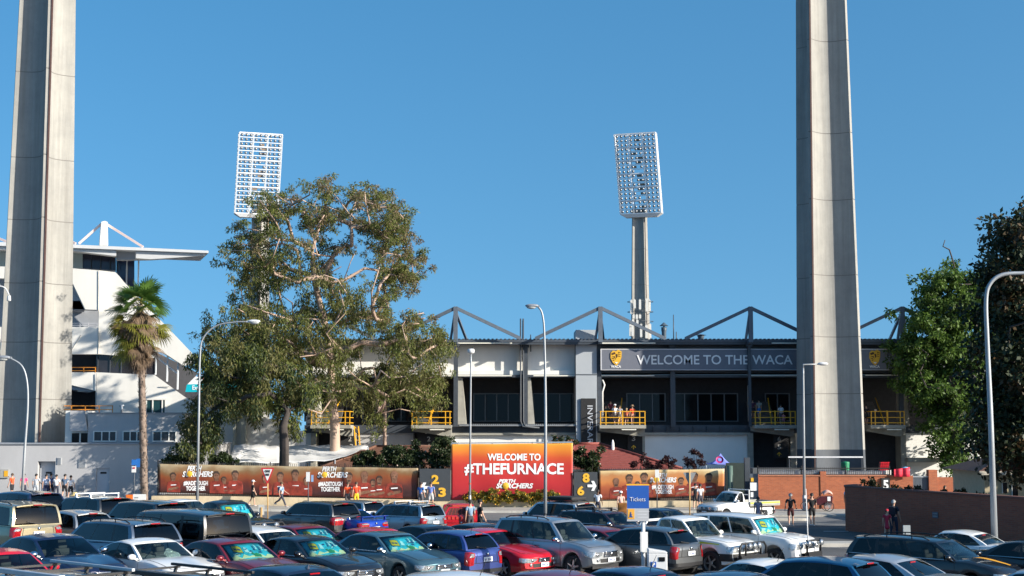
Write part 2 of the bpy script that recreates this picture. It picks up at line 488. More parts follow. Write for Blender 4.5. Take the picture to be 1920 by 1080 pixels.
def tower(name, label, x, y, zb, H, r0, taper, psi, joints, band=None, group=None):
    t = thing(name, label, "floodlight tower", (x, y, zb), group=group)
    rot = -math.pi/2 + psi
    def ring(z):
        r = r0 - taper * z
        return [Matrix.Rotation(rot, 3, 'Z') @ Vector((p[0], p[1], z)) for p in tower_section(r, tip=.13 + .06*r/r0)]
    zs = [0.0] + ([band] if band else []) 
    lv = sorted(set([0.0, H] + ([band] if band else []) + joints))
    rings = []; kinds = []
    for z in lv:
        if z in joints:      # recessed casting joint
            rings += [(z-.035, 0), (z-.03, .04), (z+.03, .04), (z+.035, 0)]
        else: rings.append((z, 0))
    mb = MB(); n = len(tower_section(1)); vs = []
    for z, ins in rings:
        for p in ring(z):
            k = 1 - ins / (r0)
            vs.append((p.x*k, p.y*k, p.z))
    fs = []; mi = []
    mb.add(vs, [])
    for i in range(len(rings)-1):
        dark = band and rings[i][0] < band - .01
        for k in range(n):
            k2 = (k+1) % n
            mb.f.append([i*n+k, i*n+k2, (i+1)*n+k2, (i+1)*n+k]); mb.m.append(1 if dark else (2 if rings[i][1] > 0 and rings[i+1][1] > 0 else 0)); mb.sm.append(True)
    mb.f.append([(len(rings)-1)*n+k for k in range(n)]); mb.m.append(0); mb.sm.append(False)
    mb.build("shaft", [TCON, mat("painted_tower_base", (.06,.07,.085), .7, var=.1), mat("joint_shadow_gap", (.17,.16,.15), .9, var=0)], t, angle=30)
    # conduit running up the front ridge
    cd = MB(); p0 = ring(0.3)[0]*1.0; 
    a = Matrix.Rotation(rot, 3, 'Z')
    f0 = a @ Vector((r0+.04, .14, .3)); f1 = a @ Vector((r0-taper*H+.04, .14, H))
    cd.bar(f0, f1, .12, .12)
    cd.build("lightning_conduit", mat("rusty_conduit", (.11,.06,.05), .7, var=.2), t)
    return t
def ring_z(pys, d): return [Z(p, d) for p in pys]
TG = "concrete floodlight towers"
LX, LY = X(67, 112, 700), 112.0
tower("floodlight_tower", "massive concrete light tower rising behind the grey low building at far left", LX, LY, 0.0, 44.0, 2.86, .0185, R(24),
      [Z(p, 110) for p in (748, 640, 528, 408, 290, 128)], group=TG)
RX, RY = X(1557, 116.8, 830), 116.8
tower("floodlight_tower", "massive concrete light tower standing in front of the stadium sign with a dark painted base", RX, RY, 0.0, 46.0, 2.98, .0185, R(-39),
      [Z(p, 115) for p in (738, 631, 515, 373, 247, 73)], band=Z(843, 115), group=TG)

WFR = mat("white_head_frame", (.72,.73,.74), .5, var=.06)
LAMPG = mat("floodlight_reflector", (.24,.25,.26), .3, metal=.3, var=.3, scale=2)
def far_tower(px_shaft, head, label, psi, mirror, antennas=False):
    d = 308.0
    x = X(px_shaft, d, 500); zb = 0.0
    zh = Z(405, d)
    t = tower("floodlight_tower", label, x, d, zb, zh + 1.5, 2.75, .0178, psi, [Z(p, d) for p in (640, 535, 468)], group=TG)
    # lamp head: a leaning box frame, three bays by six bands
    (tl, tr, bl, br) = head
    P = lambda uv: None
    A = [pt(q[0], q[1], d - 2.2) for q in (tl, tr, bl, br)]
    # the head faces the pitch; give it true depth and turn
    ang = .30 * mirror
    w = (A[3] - A[2]).length / math.cos(ang); h = A[0].z - A[2].z; lean = (A[0].x - A[2].x) / h
    c = (A[2] + A[3]) / 2 - Vector((x, d, zb))
    def hp(u, v, k):     # u 0..1 across, v 0..1 up, k depth outward
        lx = (u - .5) * w
        p = Vector((lx * math.cos(ang) + k * math.sin(ang) , lx * math.sin(ang) - k * math.cos(ang), 0))
        return c + p + Vector((lean * v * h, -v * h * .12, v * h))
    fr = MB()
    for i in range(4):
        fr.bar(hp(i/3, 0, 0), hp(i/3, 1, 0), .22, .22)
        fr.bar(hp(i/3, 0, -1.5), hp(i/3, 1, -1.5), .16, .16)
    for j in range(19):
        tk = .23 if j % 3 == 0 else .14
        fr.bar(hp(0, j/18, 0), hp(1, j/18, 0), tk, tk)
        if j % 3 == 0:
            fr.bar(hp(0, j/18, -1.5), hp(1, j/18, -1.5), .16, .16)
            for i in range(4): fr.bar(hp(i/3, j/18, 0), hp(i/3, j/18, -1.5), .14, .14)
    fr.build("lamp_frame", WFR, t)
    b = MB()
    q = [hp(0,-.005,.25), hp(1,-.005,.25), hp(1,-.005,-1.7), hp(0,-.005,-1.7)]
    q2 = [hp(.12,-.045,-.1), hp(.88,-.045,-.1), hp(.88,-.045,-1.4), hp(.12,-.045,-1.4)]
    b.add(q + q2, [(0,1,2,3),(7,6,5,4),(0,4,5,1),(1,5,6,2),(2,6,7,3),(3,7,4,0)])
    b.build("walkway", WFR, t)
    for k in (0,1):
        side = MB()
        for j in range(6):
            side.add([hp(k, j/6+.012, -.25), hp(k, j/6+.012, -1.35), hp(k, (j+1)/6-.012, -1.35), hp(k, (j+1)/6-.012, -.25)], [(0,1,2,3)])
        side.build("side_mesh", WFR, t)
    # floodlights: round bowls
    bowl = MB().lathe([(0,.26),(.17,.22),(.28,.09),(.31,0),(.26,.02),(0,.09)], n=10, M=Matrix.Rotation(R(100), 3, 'X') @ Matrix.Rotation(0, 3, 'Z'))
    me = bowl.mesh("floodlight", LAMPG)
    rg = random.Random(5 + px_shaft); cnt = 0; rest = MB()
    for j in range(18):
        for b3 in range(3):
            for k in range(3):
                if b3 == 1 and rg.random() < .3: continue
                u = b3/3 + (k + .6)/3/3.2; v = (j + .5)/18
                p = hp(u, v, .05)
                cnt += 1
                if cnt <= 100:
                    o = bpy.data.objects.new("floodlight", me); link(o); o.parent = t; o.location = p
                else: rest.join(bowl, Matrix.Translation(p))
    if rest.v:
        o = rest.build("floodlights", LAMPG, t); o["kind"] = "stuff"
    ga = MB()
    for j in range(18):
        if rg.random() < .5:
            u0 = 1/3 + rg.choice([.03,.14,.2]); ga.add([hp(u0, j/18+.012, -.1), hp(u0+.12, j/18+.012, -.1), hp(u0+.12, (j+1)/18-.012, -.1), hp(u0, (j+1)/18-.012, -.1)], [(0,1,2,3)])
    ga.build("control_gear", mat("gear_box_brown", (.20,.15,.11), .6, var=.3), t)
    if antennas:
        AN = mat("antenna_white", (.62,.61,.57), .5, var=.08)
        rg = random.Random(3)
        rings_ = MB()
        for py in (566, 585, 603):
            z = Z(py, d)
            for k in range(16):
                a0, a1 = 2*math.pi*k/16, 2*math.pi*(k+1)/16
                rings_.bar((2.75*math.cos(a0), 2.75*math.sin(a0), z), (2.75*math.cos(a1), 2.75*math.sin(a1), z), .1, .1)
        rings_.build("antenna_ring", DARK, t)
        for (ppx, py0, py1, dy) in ((1184,563,588,-2.2),(1190,562,578,-2.9),(1200,562,580,-2.95),(1213,560,584,-2.6),(1218,563,585,-1.6),
                                    (1188,590,597,-2.9),(1194,590,598,-2.9),(1200,590,597,-2.9),(1187,600,608,-2.9),(1195,600,607,-2.9),
                                    (1186,606,630,-2.8),(1202,608,632,-2.9),(1212,610,634,-2.6),(1219,608,634,-1.8),(1182,608,630,-1.2)):
            p0, p1 = pt(ppx, py0, d+dy), pt(ppx, py1, d+dy)
            m = MB(); m.box(((p0.x+p1.x)/2 - x, dy, (p0.z+p1.z)/2), (.48, .22, p0.z-p1.z))
            m.bar(((p0.x+p1.x)/2 - x, dy+.1, p1.z-.2), ((p0.x+p1.x)/2 - x, dy+.1, p0.z+.2), .1, .1)
            m.build("antenna_panel", AN, t)
    return t
far_tower(487, ((455,251),(531,256),(443,398),(519,404)), "distant floodlight tower with right-leaning white lamp grid half hidden by the big gum tree", R(10), 1)
far_tower(1200, ((1151,254),(1228,252),(1164,400),(1239,400)), "distant floodlight tower with left-leaning lamp grid and phone antennas above the roof", R(28), -1, True)

# ================================================================== main stand
FD = 122.0
def fx(px): return X(px, FD, 740)
def fz(py): return Z(py, FD)
st = thing("stadium_stand", "long low stadium stand with dark glazing, white panels, grey lift shaft and steel roof trusses", "stadium stand", (0, FD, 0))
UPG = mat("grey_upper_panel", (.13,.145,.165), .6, var=.08, scale=.7)
SLAB = mat("weathered_slab_concrete", (.33,.32,.28), .85, var=.2, scale=1.2, bump=.1)
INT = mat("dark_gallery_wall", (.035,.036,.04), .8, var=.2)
GLZ = mat("dark_window_glass", (.010,.011,.013), .05, var=0, spec=.18)
FRM = mat("grey_window_frame", (.16,.17,.18), .5, var=.05)
ROOFM = mat("roof_steel_grey", (.085,.10,.125), .5, var=.1)
L0, R0 = fx(572), fx(2050)
mb = MB()
mb.span(L0, R0, FD-1.55, FD+28, fz(643), fz(638.5))
n = 190
for i in range(n):      # corrugated sheet edge
    xa = L0 + (R0-L0)*i/n
    mb.span(xa, xa+(R0-L0)/n*.5, FD-1.62, FD+27.9, fz(638.5), fz(637))
mb.build("roof", ROOFM, st, world=True)
MB().span(L0, R0, FD-1.5, FD-1.3, fz(648), fz(643)).build("gutter", DARK, st, world=True)
MB().span(L0, fx(1078), FD, FD+4.2, fz(699), fz(643)).build("upper_wall", PALE, st, world=True, label="white upper wall panels")
MB().span(fx(1078), R0, FD, FD+4.2, fz(699), fz(643)).build("upper_wall", UPG, st, world=True, label="dark grey upper wall panels")
MB().prism([(fx(560), fz(703)), (fx(1078), fz(703)), (fx(1078), fz(695)), (fx(560), fz(695))], FD-.35, FD+.0).build("ledge", PALE, st, world=True)
mb = MB(); mb.span(L0, R0, FD-.45, FD+4.2, fz(708), fz(703)); mb.build("beam", DARK, st, world=True)
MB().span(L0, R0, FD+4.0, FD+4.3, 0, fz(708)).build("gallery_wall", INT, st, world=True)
MB().span(L0, R0, FD-.1, FD+4.0, fz(812), fz(797)).build("gallery_floor", DARK, st, world=True)
# lower walls between the stair openings
for a, b, m, top in ((574, 585, WHITE, 780), (672, 775, GREYWALL, 806), (848, 1078, WHITE, 814), (1203, 1405, WHITE, 813), (1484, 1540, WHITE, 800), (1690, 2050, WHITE, 800)):
    MB().span(fx(a), fx(b), FD+.1, FD+2.0, -.3, fz(top)).build("lower_wall", m, st, world=True)
for a, b in ((848,1078),(1203,1405)):
    MB().span(fx(a), fx(b), FD-.25, FD+.1, fz(816), fz(811)).build("sill_beam", SLAB, st, world=True)
mb = MB()
for k in range(60):
    mb.span(fx(862)+k*.165, fx(862)+k*.165+.1, FD-.9, FD, fz(797), fz(795))
mb.span(fx(862), fx(1078), FD-.9, FD+.1, fz(799), fz(797)); mb.build("canopy", mat("zincalume", (.30,.31,.32), .45, metal=.4, var=.1), st, world=True)
for a, b in ((868,1070),(1200,1400)):
    mb = MB()
    for i in range(9): mb.span(fx(a+(b-a)*i/8)-.05, fx(a+(b-a)*i/8)+.05, FD-.3, FD-.2, fz(811), fz(799))
    mb.span(fx(a), fx(b), FD-.3, FD-.2, fz(806), fz(805)); mb.build("guard_rail", DARK, st, world=True)
# windows
for (a, b, n) in ((560,640,3),(672,720,2),(722,770,2),(886,975,4),(1001,1078,3),(1182,1256,3),(1268,1396,5),(1450,1496,2)):
    w = MB().span(fx(a), fx(b), FD+3.9, FD+3.98, fz(790), fz(735)).build("window", GLZ, st, world=True)
    m = MB()
    for i in range(n+1):
        x = fx(a + (b-a)*i/n); m.span(x-.05, x+.05, FD+3.8, FD+3.9, fz(790), fz(735))
    m.span(fx(a), fx(b), FD+3.81, FD+3.895, fz(737), fz(735)); m.span(fx(a), fx(b), FD+3.81, FD+3.895, fz(790), fz(788.5))
    m.build("window_frame", FRM, w, world=True)
# columns
COLS = (586, 856, 985, 1123, 1260, 1400, 1540, 1680, 1820)
for px in COLS:
    w = 9 if px in (985, 1260) else 8
    if px == 1400: w = 5
    cy = -1.72 if px in (586, 856, 1400, 1680) else -.75
    m = MB().span(fx(px-w/2), fx(px+w/2), FD+cy, FD+cy+.33, fz(800), fz(643))
    m.span(fx(px-w/2)-.12, fx(px+w/2)+.12, FD+cy-.05, FD+cy+.4, fz(652), fz(646))
    m.build("column", DARK, st, world=True)
for px in (990, 862, 590, 1690):
    MB().prism([(fx(px-3), fz(706)), (fx(px+5), fz(706)), (fx(px+13), fz(800)), (fx(px-3), fz(800))], FD-.3, FD+1.2).build("raker", SLAB, st, world=True)
# roof trusses
for px in (586, 856, 1123, 1400, 1680, 1955):
    m = MB(); y = FD-2.6
    ax_, az = fx(px), fz(582)
    m.bar((ax_, y, fz(645)), (ax_, y, fz(580)), .36, .36); m.bar((ax_, y, fz(644)), (ax_, FD-.4, fz(644)), .3, .3)
    for sgn in (-1, 1):
        m.bar((ax_, y, az), (fx(px+sgn*120), y+.35, fz(638)), .25, .27)
    m.bar((ax_, y, az), (fx(px-9), y+.1, fz(640)), .2, .2)
    m.bar((ax_, y, az-.3), (fx(px+18), y+8, fz(638)), .2, .2)
    m.build("roof_truss", mat("truss_steel", (.11,.135,.17), .45, var=.1), st, world=True)
# lift shaft and its banner
MB().span(fx(1079), fx(1118), FD-1.0, FD+3, -.2, fz(620)).build("lift_shaft", mat("lift_shaft_grey", (.40,.43,.46), .65, var=.06, scale=.5), st, world=True)
m = MB()
for py in (647, 703): m.span(fx(1078), fx(1119), FD-1.03, FD-.9, fz(py+1), fz(py-.5))
m.build("joint", DARK, st, world=True)
# strip lights, pipes, vents, masts
SLM = mat("strip_light_diffuser", (.82,.80,.70), .4, var=0)
for (a, b, py, dy) in ((860,960,645.5,-1.62),(1124,1226,645.5,-1.62),(1442,1492,645.5,-1.62),(825,960,705,-.6),(1000,1078,705,-.6),(1124,1226,705,-.6),(1400,1494,705,-.6),(1620,1680,704,-.6)):
    MB().span(fx(a), fx(b), FD+dy-.1, FD+dy, fz(py+1), fz(py-1)).build("strip_light", SLM, st, world=True)
m = MB()
for px in (976, 981): m.path([(fx(px), FD-.95, fz(599)), (fx(px), FD-.95, fz(790)), (fx(px+4), FD-.95, fz(800)), (fx(px+30), FD-.95, fz(802))], .07, 6)
m.path([(fx(995), FD-.5, fz(628)), (fx(995), FD-.5, fz(660))], .05, 6)
m.build("downpipe", DARK, st, world=True)
m = MB().path([(fx(1129), FD-.4, fz(712)), (fx(1133), FD-.4, fz(722)), (fx(1129), FD-.4, fz(735)), (fx(1129), FD-.4, fz(790))], .08, 6); m.build("downpipe", PALE, st, world=True)
m = MB().path([(fx(1405), FD-.4, fz(712)), (fx(1402), FD-.4, fz(725)), (fx(1402), FD-.4, fz(790))], .08, 6); m.build("downpipe", PALE, st, world=True)
def vent(px, py, w, h, neck):
    x, y = fx(px), FD + 6
    z0 = Z(638, y); s = F_PX / y
    m = MB(); r = w / s / 2; H = (638-py)/s
    m.lathe([(r*.8, -.5), (r*.8, H*.45), (r*.95, H*.55), (r*.95, H*.72), (0, H*.72)], (X(px,y,620), y, z0), 12)
    m.lathe([(r*1.5, H*.80), (0, H)], (X(px,y,620), y, z0), 12); m.lathe([(r*1.5, H*.79), (0, H*.79)], (X(px,y,620), y, z0), 12)
    m.tube((X(px,y,620), y, z0+H*.7), (X(px,y,620), y, z0+H*.85), .08)
    m.build("roof_vent", mat("vent_dark", (.07,.10,.13), .5, var=.1), st, world=True)
vent(1245, 604, 11, 0, 0); vent(1314, 626, 14, 0, 0)
for px, py in ((1263, 590), (1268, 622), (980, 601), (1693, 596), (1698, 598)):
    MB().tube((X(px, FD+5, 620), FD+5, Z(640, FD+5)-.3), (X(px, FD+5, 620), FD+5, Z(py, FD+5)), .06, .04, 6).build("roof_mast", DARK, st, world=True)
# stair landings with yellow rails
def landing(a, b, stair_side):
    xa, xb = fx(a), fx(b); yf = FD - 2.4; z = fz(797)
    y0 = FD - .1
    sl_ = MB(); sl_.span(xa, xb, yf, y0, z-.28, z); sl_.prism([(xa, z-.28), (xb, z-.28), (xb, z-.9), (xb-.3, z-.95), (xa, z-.5)], FD-1.2, y0-.01)
    la = sl_.build("landing", SLAB, st, world=True)
    r = MB()
    posts = [0, .12, .5, .88, 1.0]
    for u in posts:
        x = xa + .08 + (xb - xa - .16) * u
        r.bar((x, yf+.08, z), (x, yf+.08, z+1.15), .07, .07)
    for h in (.18, .62, 1.12): r.bar((xa+.05, yf+.08, z+h), (xb-.05, yf+.08, z+h), .06, .06)
    for x in (xa+.08, xb-.08):
        for h in (.18, .62, 1.12): r.bar((x, yf+.08, z+h), (x, y0+.3, z+h), .06, .06)
    r.bar((xa + (xb-xa)*.5, yf+.3, z), (xa + (xb-xa)*.5, yf+.3, z+2.6 if False else z+1.2), .09, .09)
    # handrail of the stair climbing behind
    r.bar((xa+(xb-xa)*.42, yf+.2, z+.1), (xa+(xb-xa)*.58, FD+2.5, z+2.3), .08, .1)
    r.build("railing", YELLOW, la, world=True)
    k = MB(); k.span((xa+xb)/2-.1, (xa+xb)/2+1.1, yf-.02, yf+.06, z-.42, z-.34); k.build("strip_light", SLM, la, world=True)
    # stair inside the opening
    g = MB()
    for i in range(12): g.span(xa+.3, xb-1.2, FD+.1+i*.3, FD+.4+i*.3, z+i*.17-.2, z+(i+1)*.17)
    g.build("stair", mat("stair_dark", (.09,.085,.08), .9, var=.2), la, world=True)
    # dark opening at ground level
for a, b in ((590, 664), (775, 848), (1121, 1206), (1405, 1482), (1618, 1682)): landing(a, b, 1)
for a, b in ((590,672),(775,848),(1120,1203),(1405,1484),(1624,1690)):
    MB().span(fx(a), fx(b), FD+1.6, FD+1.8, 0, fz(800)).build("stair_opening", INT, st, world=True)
for px in (590, 665, 848, 1203, 1484, 1690, 1120, 1405):
    MB().span(fx(px)-.22, fx(px)+.22, FD-.3, FD+1.5, -.2, fz(812) if px != 1690 else fz(795)).build("pier", SLAB, st, world=True)
# yellow hand rail descending by the trunk of the gum tree
m = MB()
for dx in (0, 8): m.bar((fx(668+dx), FD-1.4, fz(800)), (fx(676+dx), FD-3.0, fz(845)), .08, .08)
for k in range(4): m.bar((fx(668+2*k), FD-1.4-.4*k, fz(800+11*k)), (fx(676+2*k), FD-1.4-.4*k, fz(806+11*k)), .06, .06)
m.build("railing", YELLOW, st, world=True)
# white lean-to panels right of the landings
MB().prism([(fx(1692), fz(866)), (fx(1760), fz(866)), (fx(1760), fz(858)), (fx(1692), fz(858))], FD-1.3, FD+.1).build("ledge", SLAB, st, world=True)

# ---- number boards under the landings
GOLD = mat("gold_lettering", (.75,.42,.03), .6, var=0)
GREYT = mat("grey_lettering", (.42,.40,.37), .6, var=0)
def number_board(px0, px1, py0, py1, glyphs, label):
    t = thing("section_board", label, "sign", (fx((px0+px1)/2), FD-.35, fz(py1)), group="section number boards at the stairs")
    m = MB(); m.span(fx(px0), fx(px1), FD-.4, FD-.3, fz(py1), fz(py0)); m.build("board", BLACKM, t, world=True)
    for (g, px, py, cap, col) in glyphs:
        if g == '^':
            a = MB(); c = pt(px, py, FD-.43); s = .045
            a.add([(c.x-.035, c.y, c.z-.2),(c.x+.035, c.y, c.z-.2),(c.x+.035, c.y, c.z+.07),(c.x-.035, c.y, c.z+.07)], [(0,1,2,3)])
            for sg in (-1,1):
                a.add([(c.x, c.y, c.z+.16),(c.x, c.y, c.z+.06),(c.x+sg*.15, c.y, c.z-.07),(c.x+sg*.20, c.y, c.z-.02)], [(0,1,2,3) if sg < 0 else (3,2,1,0)])
            a.build("arrow", col, t, world=True)
        else:
            text_at(g, px, py, FD-.43, cap, cap*.72 if g != '1' else cap*.4, bold=.01).build("numeral", col, t, world=True)
number_board(1176, 1203, 803, 856, (("4",1181,806,9,GREYT),("3",1188,822,9,GREYT),("^",1188,838,9,GOLD)), "black section board reading 4 3 with gold arrow right of the lift shaft")
number_board(1447, 1476, 803, 858, (("8",1461,807,9,GREYT),("6",1461,823,9,GREYT),("5",1461,838,9,GREYT),("^",1461,851,9,GOLD)), "black section board reading 8 6 5 with a gold arrow beside the right light tower")
number_board(784, 815, 806, 850, (("1",799,809,9,GREYT),("2",804,823,9,GREYT),("3",806,837,9,GREYT)), "black section board reading 1 2 3 above the rose bushes left of the orange banner")
number_board(640, 668, 806, 850, (("1",651,809,9,GREYT),("2",656,823,9,GREYT),("3",659,837,9,GREYT)), "black section board reading 1 2 3 just right of the big gum tree trunk")

# ---- signs on the stand
def frontal_board(name, label, cat, px0, px1, py0, py1, d, m, part="board", thick=.1, bevel=0):
    c = pt((px0+px1)/2, py1, d)
    t = thing(name, label, cat, c)
    b = MB(); b.span(X(px0,d,py0), X(px1,d,py0), d-thick, d, Z(py1,d), Z(py0,d)); b.build(part, m, t, world=True, bevel=bevel)
    return t
SGN = mat("slate_sign_board", (.155,.165,.20), .55, var=.04)
sg = frontal_board("welcome_sign", "long slate grey sign with white WELCOME TO THE WACA lettering across the stand front", "sign", 1127, 1700, 655, 693, FD-1.2, SGN)
m = MB(); d_ = FD-1.32
m.span(X(1126,d_,655), X(1701,d_,655), d_, d_+.1, Z(655.6,d_), Z(654,d_)); m.span(X(1126,d_,655), X(1128,d_,655), d_-.01, d_+.1, Z(693,d_), Z(654,d_))
m.span(X(1126,d_,655), X(1701,d_,655), d_, d_+.1, Z(694,d_), Z(693,d_))
m.build("sign_frame", mat("sign_frame_white", (.6,.6,.62), .5, var=0), sg, world=True)
text_at("WELCOME TO THE WACA", 1340, 674.5, FD-1.34, 18, 292, bold=.014).build("lettering", TXTW, sg, world=True)
def crest(px, par):
    e = MB(); s = F_PX/(FD-.5)
    c = pt(px, 671, FD-1.34)
    shield = [(-.44,.42),(-.25,.62),(0,.56),(.2,.70),(.48,.52),(.46,.05),(.33,-.32),(.05,-.66),(-.25,-.42),(-.46,-.02)]
    e.prism([(c.x+x, c.z+z) for x, z in shield], c.y-.02, c.y)
    e.build("emblem", GOLD, par, world=True)
    k = MB()
    for pol in ([(-.40,.36),(-.12,.50),(-.02,.34),(-.3,.24)], [(-.02,.30),(.12,.34),(.14,.12),(.05,-.02)], [(-.36,.12),(-.08,.14),(-.02,-.14),(-.10,.04)],
                [(.2,.5),(.44,.44),(.22,.42)],[(.2,.36),(.42,.28),(.22,.28)],[(.2,.2),(.40,.10),(.22,.12)],[(-.38,.0),(-.14,-.02),(-.2,-.1)],[(-.3,-.18),(-.1,-.14),(-.16,-.24)]):
        k.prism([(c.x+x, c.z+z) for x, z in pol], c.y-.04, c.y-.02)
    k.prism([(c.x+x, c.z+z) for x, z in [(-.12,-.36),(.16,-.36),(.03,-.5)]], c.y-.04, c.y-.02, mi=1)
    k.build("emblem_mane", [mat("emblem_brown", (.08,.03,.01), .6, var=0), TXTW], par, world=True)
    text_at("WACA", px, 687.3, FD-1.34, 4.6, 19, bold=.01).build("lettering", TXTW, par, world=True)
crest(1155, sg); crest(1640, sg)
iv = frontal_board("vertical_banner", "tall black banner with sideways INVERARITY lettering on the grey lift shaft", "banner", 1089, 1117, 747, 862, FD-1.05, BLACKM)
k = text_mb("INVERARITY", 10.5/22.5/.73, width=99/22.5, bold=.006)
c = pt(1106, 809, FD-1.18)
k.v = [(c.x + v[2], c.y + v[1], c.z - v[0]) for v in k.v]
k.build("lettering", mat("silver_lettering", (.5,.52,.56), .6, var=0), iv, world=True)
# ================================================================== white grandstand at the left
GD = 128.0
GK = -.34          # the stand runs away to the left
gs = thing("grandstand", "tall white concrete grandstand with cantilever roof and raked side walls behind the left light tower", "grandstand", (X(60, GD), GD, 0))
def gxz(pxs, d=GD): return [(X(a, d, b), Z(b, d)) for a, b in pxs]
def gpart(name, polys, m, y0=0.0, dep=30.0, label=None, par=None):
    mb = MB()
    for p in polys: mb.prism(gxz(p, GD+y0), GD+y0, GD+y0+dep)
    mb.v = [(v[0] + GK*(v[1]-GD-y0) if v[1] > GD+y0+.001 else v[0], v[1], v[2]) for v in mb.v]
    return mb.build(name, m, par or gs, world=True, label=label)
GW = weathered("grandstand_white", (.80,.775,.72), .05)
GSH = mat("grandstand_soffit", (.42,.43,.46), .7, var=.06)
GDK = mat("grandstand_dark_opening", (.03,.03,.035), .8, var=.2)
NAVY = mat("navy_glazing", (.03,.045,.10), .12, var=.1)
gpart("roof", [[(-60,452),(130,458),(391,470),(391,474.5),(130,464.5),(-60,459)]], mat("roof_white", (.72,.72,.72), .5, var=.04), -1.5, 6)
gpart("roof_beam", [[(-60,459.2),(134,464.7),(218,469),(218,480),(134,470),(-60,467)], [(255,471),(386,474.6),(384,479),(330,483),(282,486),(255,484)]], mat("beam_white", (.66,.66,.66), .6, var=.04), -1.2, 1.0)
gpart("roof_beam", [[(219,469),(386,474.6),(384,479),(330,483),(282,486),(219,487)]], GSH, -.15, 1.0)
gpart("roof_mast", [[(187,459.5),(190,416),(196,414),(202,416),(203,460)]], GW, 2, 1.6)
PINK = mat("pinkish_stay_rod", (.68,.52,.47), .5, var=.05)
for a, b in (((190,420),(148,457)), ((201,421),(268,463)), ((-10,444),(20,456)), ((-12,444),(-50,458)), ((120,446),(142,457))):
    p, q = pt(a[0], a[1], GD+2.6), pt(b[0], b[1], GD+2.2); MB().bar(p, q, .2, .2).build("stay_rod", PINK, gs, world=True)
gpart("wall", [[(-60,470),(134,471),(155,474),(155,503),(-60,503)]], mat("pale_green_cladding", (.48,.55,.53), .6, var=.04), 2.5, 20, label="pale green upper wall")
w = gpart("window", [[(155,474),(217,481),(217,507),(155,503)]], mat("tinted_control_window", (.035,.035,.06), .1, var=.1), 2.6, 20)
m = MB()
for px in (163, 181, 199, 214): m.span(X(px-.5,GD+2.5), X(px+.7,GD+2.5), GD+2.5, GD+2.6, Z(507,GD+2.5), Z(477,GD+2.5))
m.build("window_frame", DARK, w, world=True)
w = gpart("window", [[(219,469),(252,471),(252,545),(232,545),(219,510)]], NAVY, 3.0, 4, label="tall navy lift window")
m = MB()
for px in (231, 253): m.span(X(px-1,GD+2.9), X(px+1,GD+2.9), GD+2.85, GD+3, Z(535,GD+2.9), Z(472,GD+2.9))
m.build("window_frame", mat("mullion_white", (.7,.72,.74), .5, var=0), w, world=True)
# the raked side wall, cut by shaded recesses
gpart("wall", [[(186,507),(216,510),(224,518),(232,528),(365,667),(362,683),(345,686),(305,660),(290,659),(290,671),(184,664)]], GW, 0, .9, label="white raked side wall")
gpart("wall", [[(-60,498),(136,503),(186,507),(184,581),(160,580),(134,526),(-60,520)]], GW, -.6, 1.2, label="white upper parapet")
gpart("parapet", [[(134,526),(160,580),(134,581)], [(134,564),(160,564),(160,580),(134,580)]], GSH, .4, 3)  # grey colour carries the shade inside this white recess
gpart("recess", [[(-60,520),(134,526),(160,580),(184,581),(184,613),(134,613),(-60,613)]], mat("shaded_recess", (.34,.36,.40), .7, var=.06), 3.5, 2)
gpart("wall", [[(-60,613),(184,613),(184,664),(134,664),(-60,664)]], GW, -.2, 1.0, label="white middle parapet")
m = MB()
for py in (606, 610): m.bar(pt(60, py, GD), pt(184, py, GD), .05, .05)
for px in (134, 150, 166, 182): m.bar(pt(px, 605, GD), pt(px, 614, GD), .05, .05)
m.build("railing", mat("pale_rail", (.55,.55,.58), .5, var=0), gs, world=True)
w = gpart("window", [[(180,664),(290,671),(290,702),(180,698)]], mat("tinted_box_window", (.03,.028,.034), .08, var=.15), .5, 3)
m = MB()
for px in (181, 204, 225, 248, 272, 289): m.span(X(px-.5,GD+.4), X(px+.6,GD+.4), GD+.4, GD+.5, Z(700,GD), Z(667,GD))
m.build("window_frame", DARK, w, world=True)
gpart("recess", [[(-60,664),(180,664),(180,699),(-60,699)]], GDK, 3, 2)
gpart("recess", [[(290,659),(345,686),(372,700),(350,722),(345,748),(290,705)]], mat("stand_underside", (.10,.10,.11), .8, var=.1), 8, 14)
m = MB()
for px, a, b in ((290,659,702),(312,663,715),(332,678,730)): m.span(X(px-1,GD+.5), X(px+1,GD+.5), GD+.4, GD+.7, Z(b,GD), Z(a,GD))
m.bar(pt(291,668,GD+.6), pt(332,700,GD+.6), .12, .12)
m.build("column", mat("pale_post", (.62,.64,.66), .5, var=.05), gs, world=True)
gpart("wall", [[(-60,698),(180,698),(290,703),(345,743),(368,757),(372,790),(134,790),(180,790),(180,733),(134,722),(-60,720)]], GW, -.1, 1.0, label="white lower raked wall")
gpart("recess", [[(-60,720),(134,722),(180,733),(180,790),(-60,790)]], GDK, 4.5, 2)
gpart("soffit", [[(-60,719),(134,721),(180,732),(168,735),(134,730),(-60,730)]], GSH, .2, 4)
MB().span(X(146,GD+.5), X(162,GD+.5), GD+.3, GD+.6, Z(734,GD), Z(732.5,GD)).build("strip_light", SLM, gs, world=True)
w = gpart("window", [[(275,750),(309,750),(309,776),(275,776)]], mat("green_tinted_glass", (.02,.06,.07), .1, var=.1), -.22, .1)
m = MB()
for px in (274, 286, 304, 310): m.span(X(px-1,GD-.3), X(px+1,GD-.3), GD-.3, GD-.22, Z(777,GD), Z(747,GD))
m.span(X(273,GD-.3), X(311,GD-.3), GD-.32, GD-.23, Z(750,GD), Z(747,GD)); m.build("window_frame", GW, w, world=True)
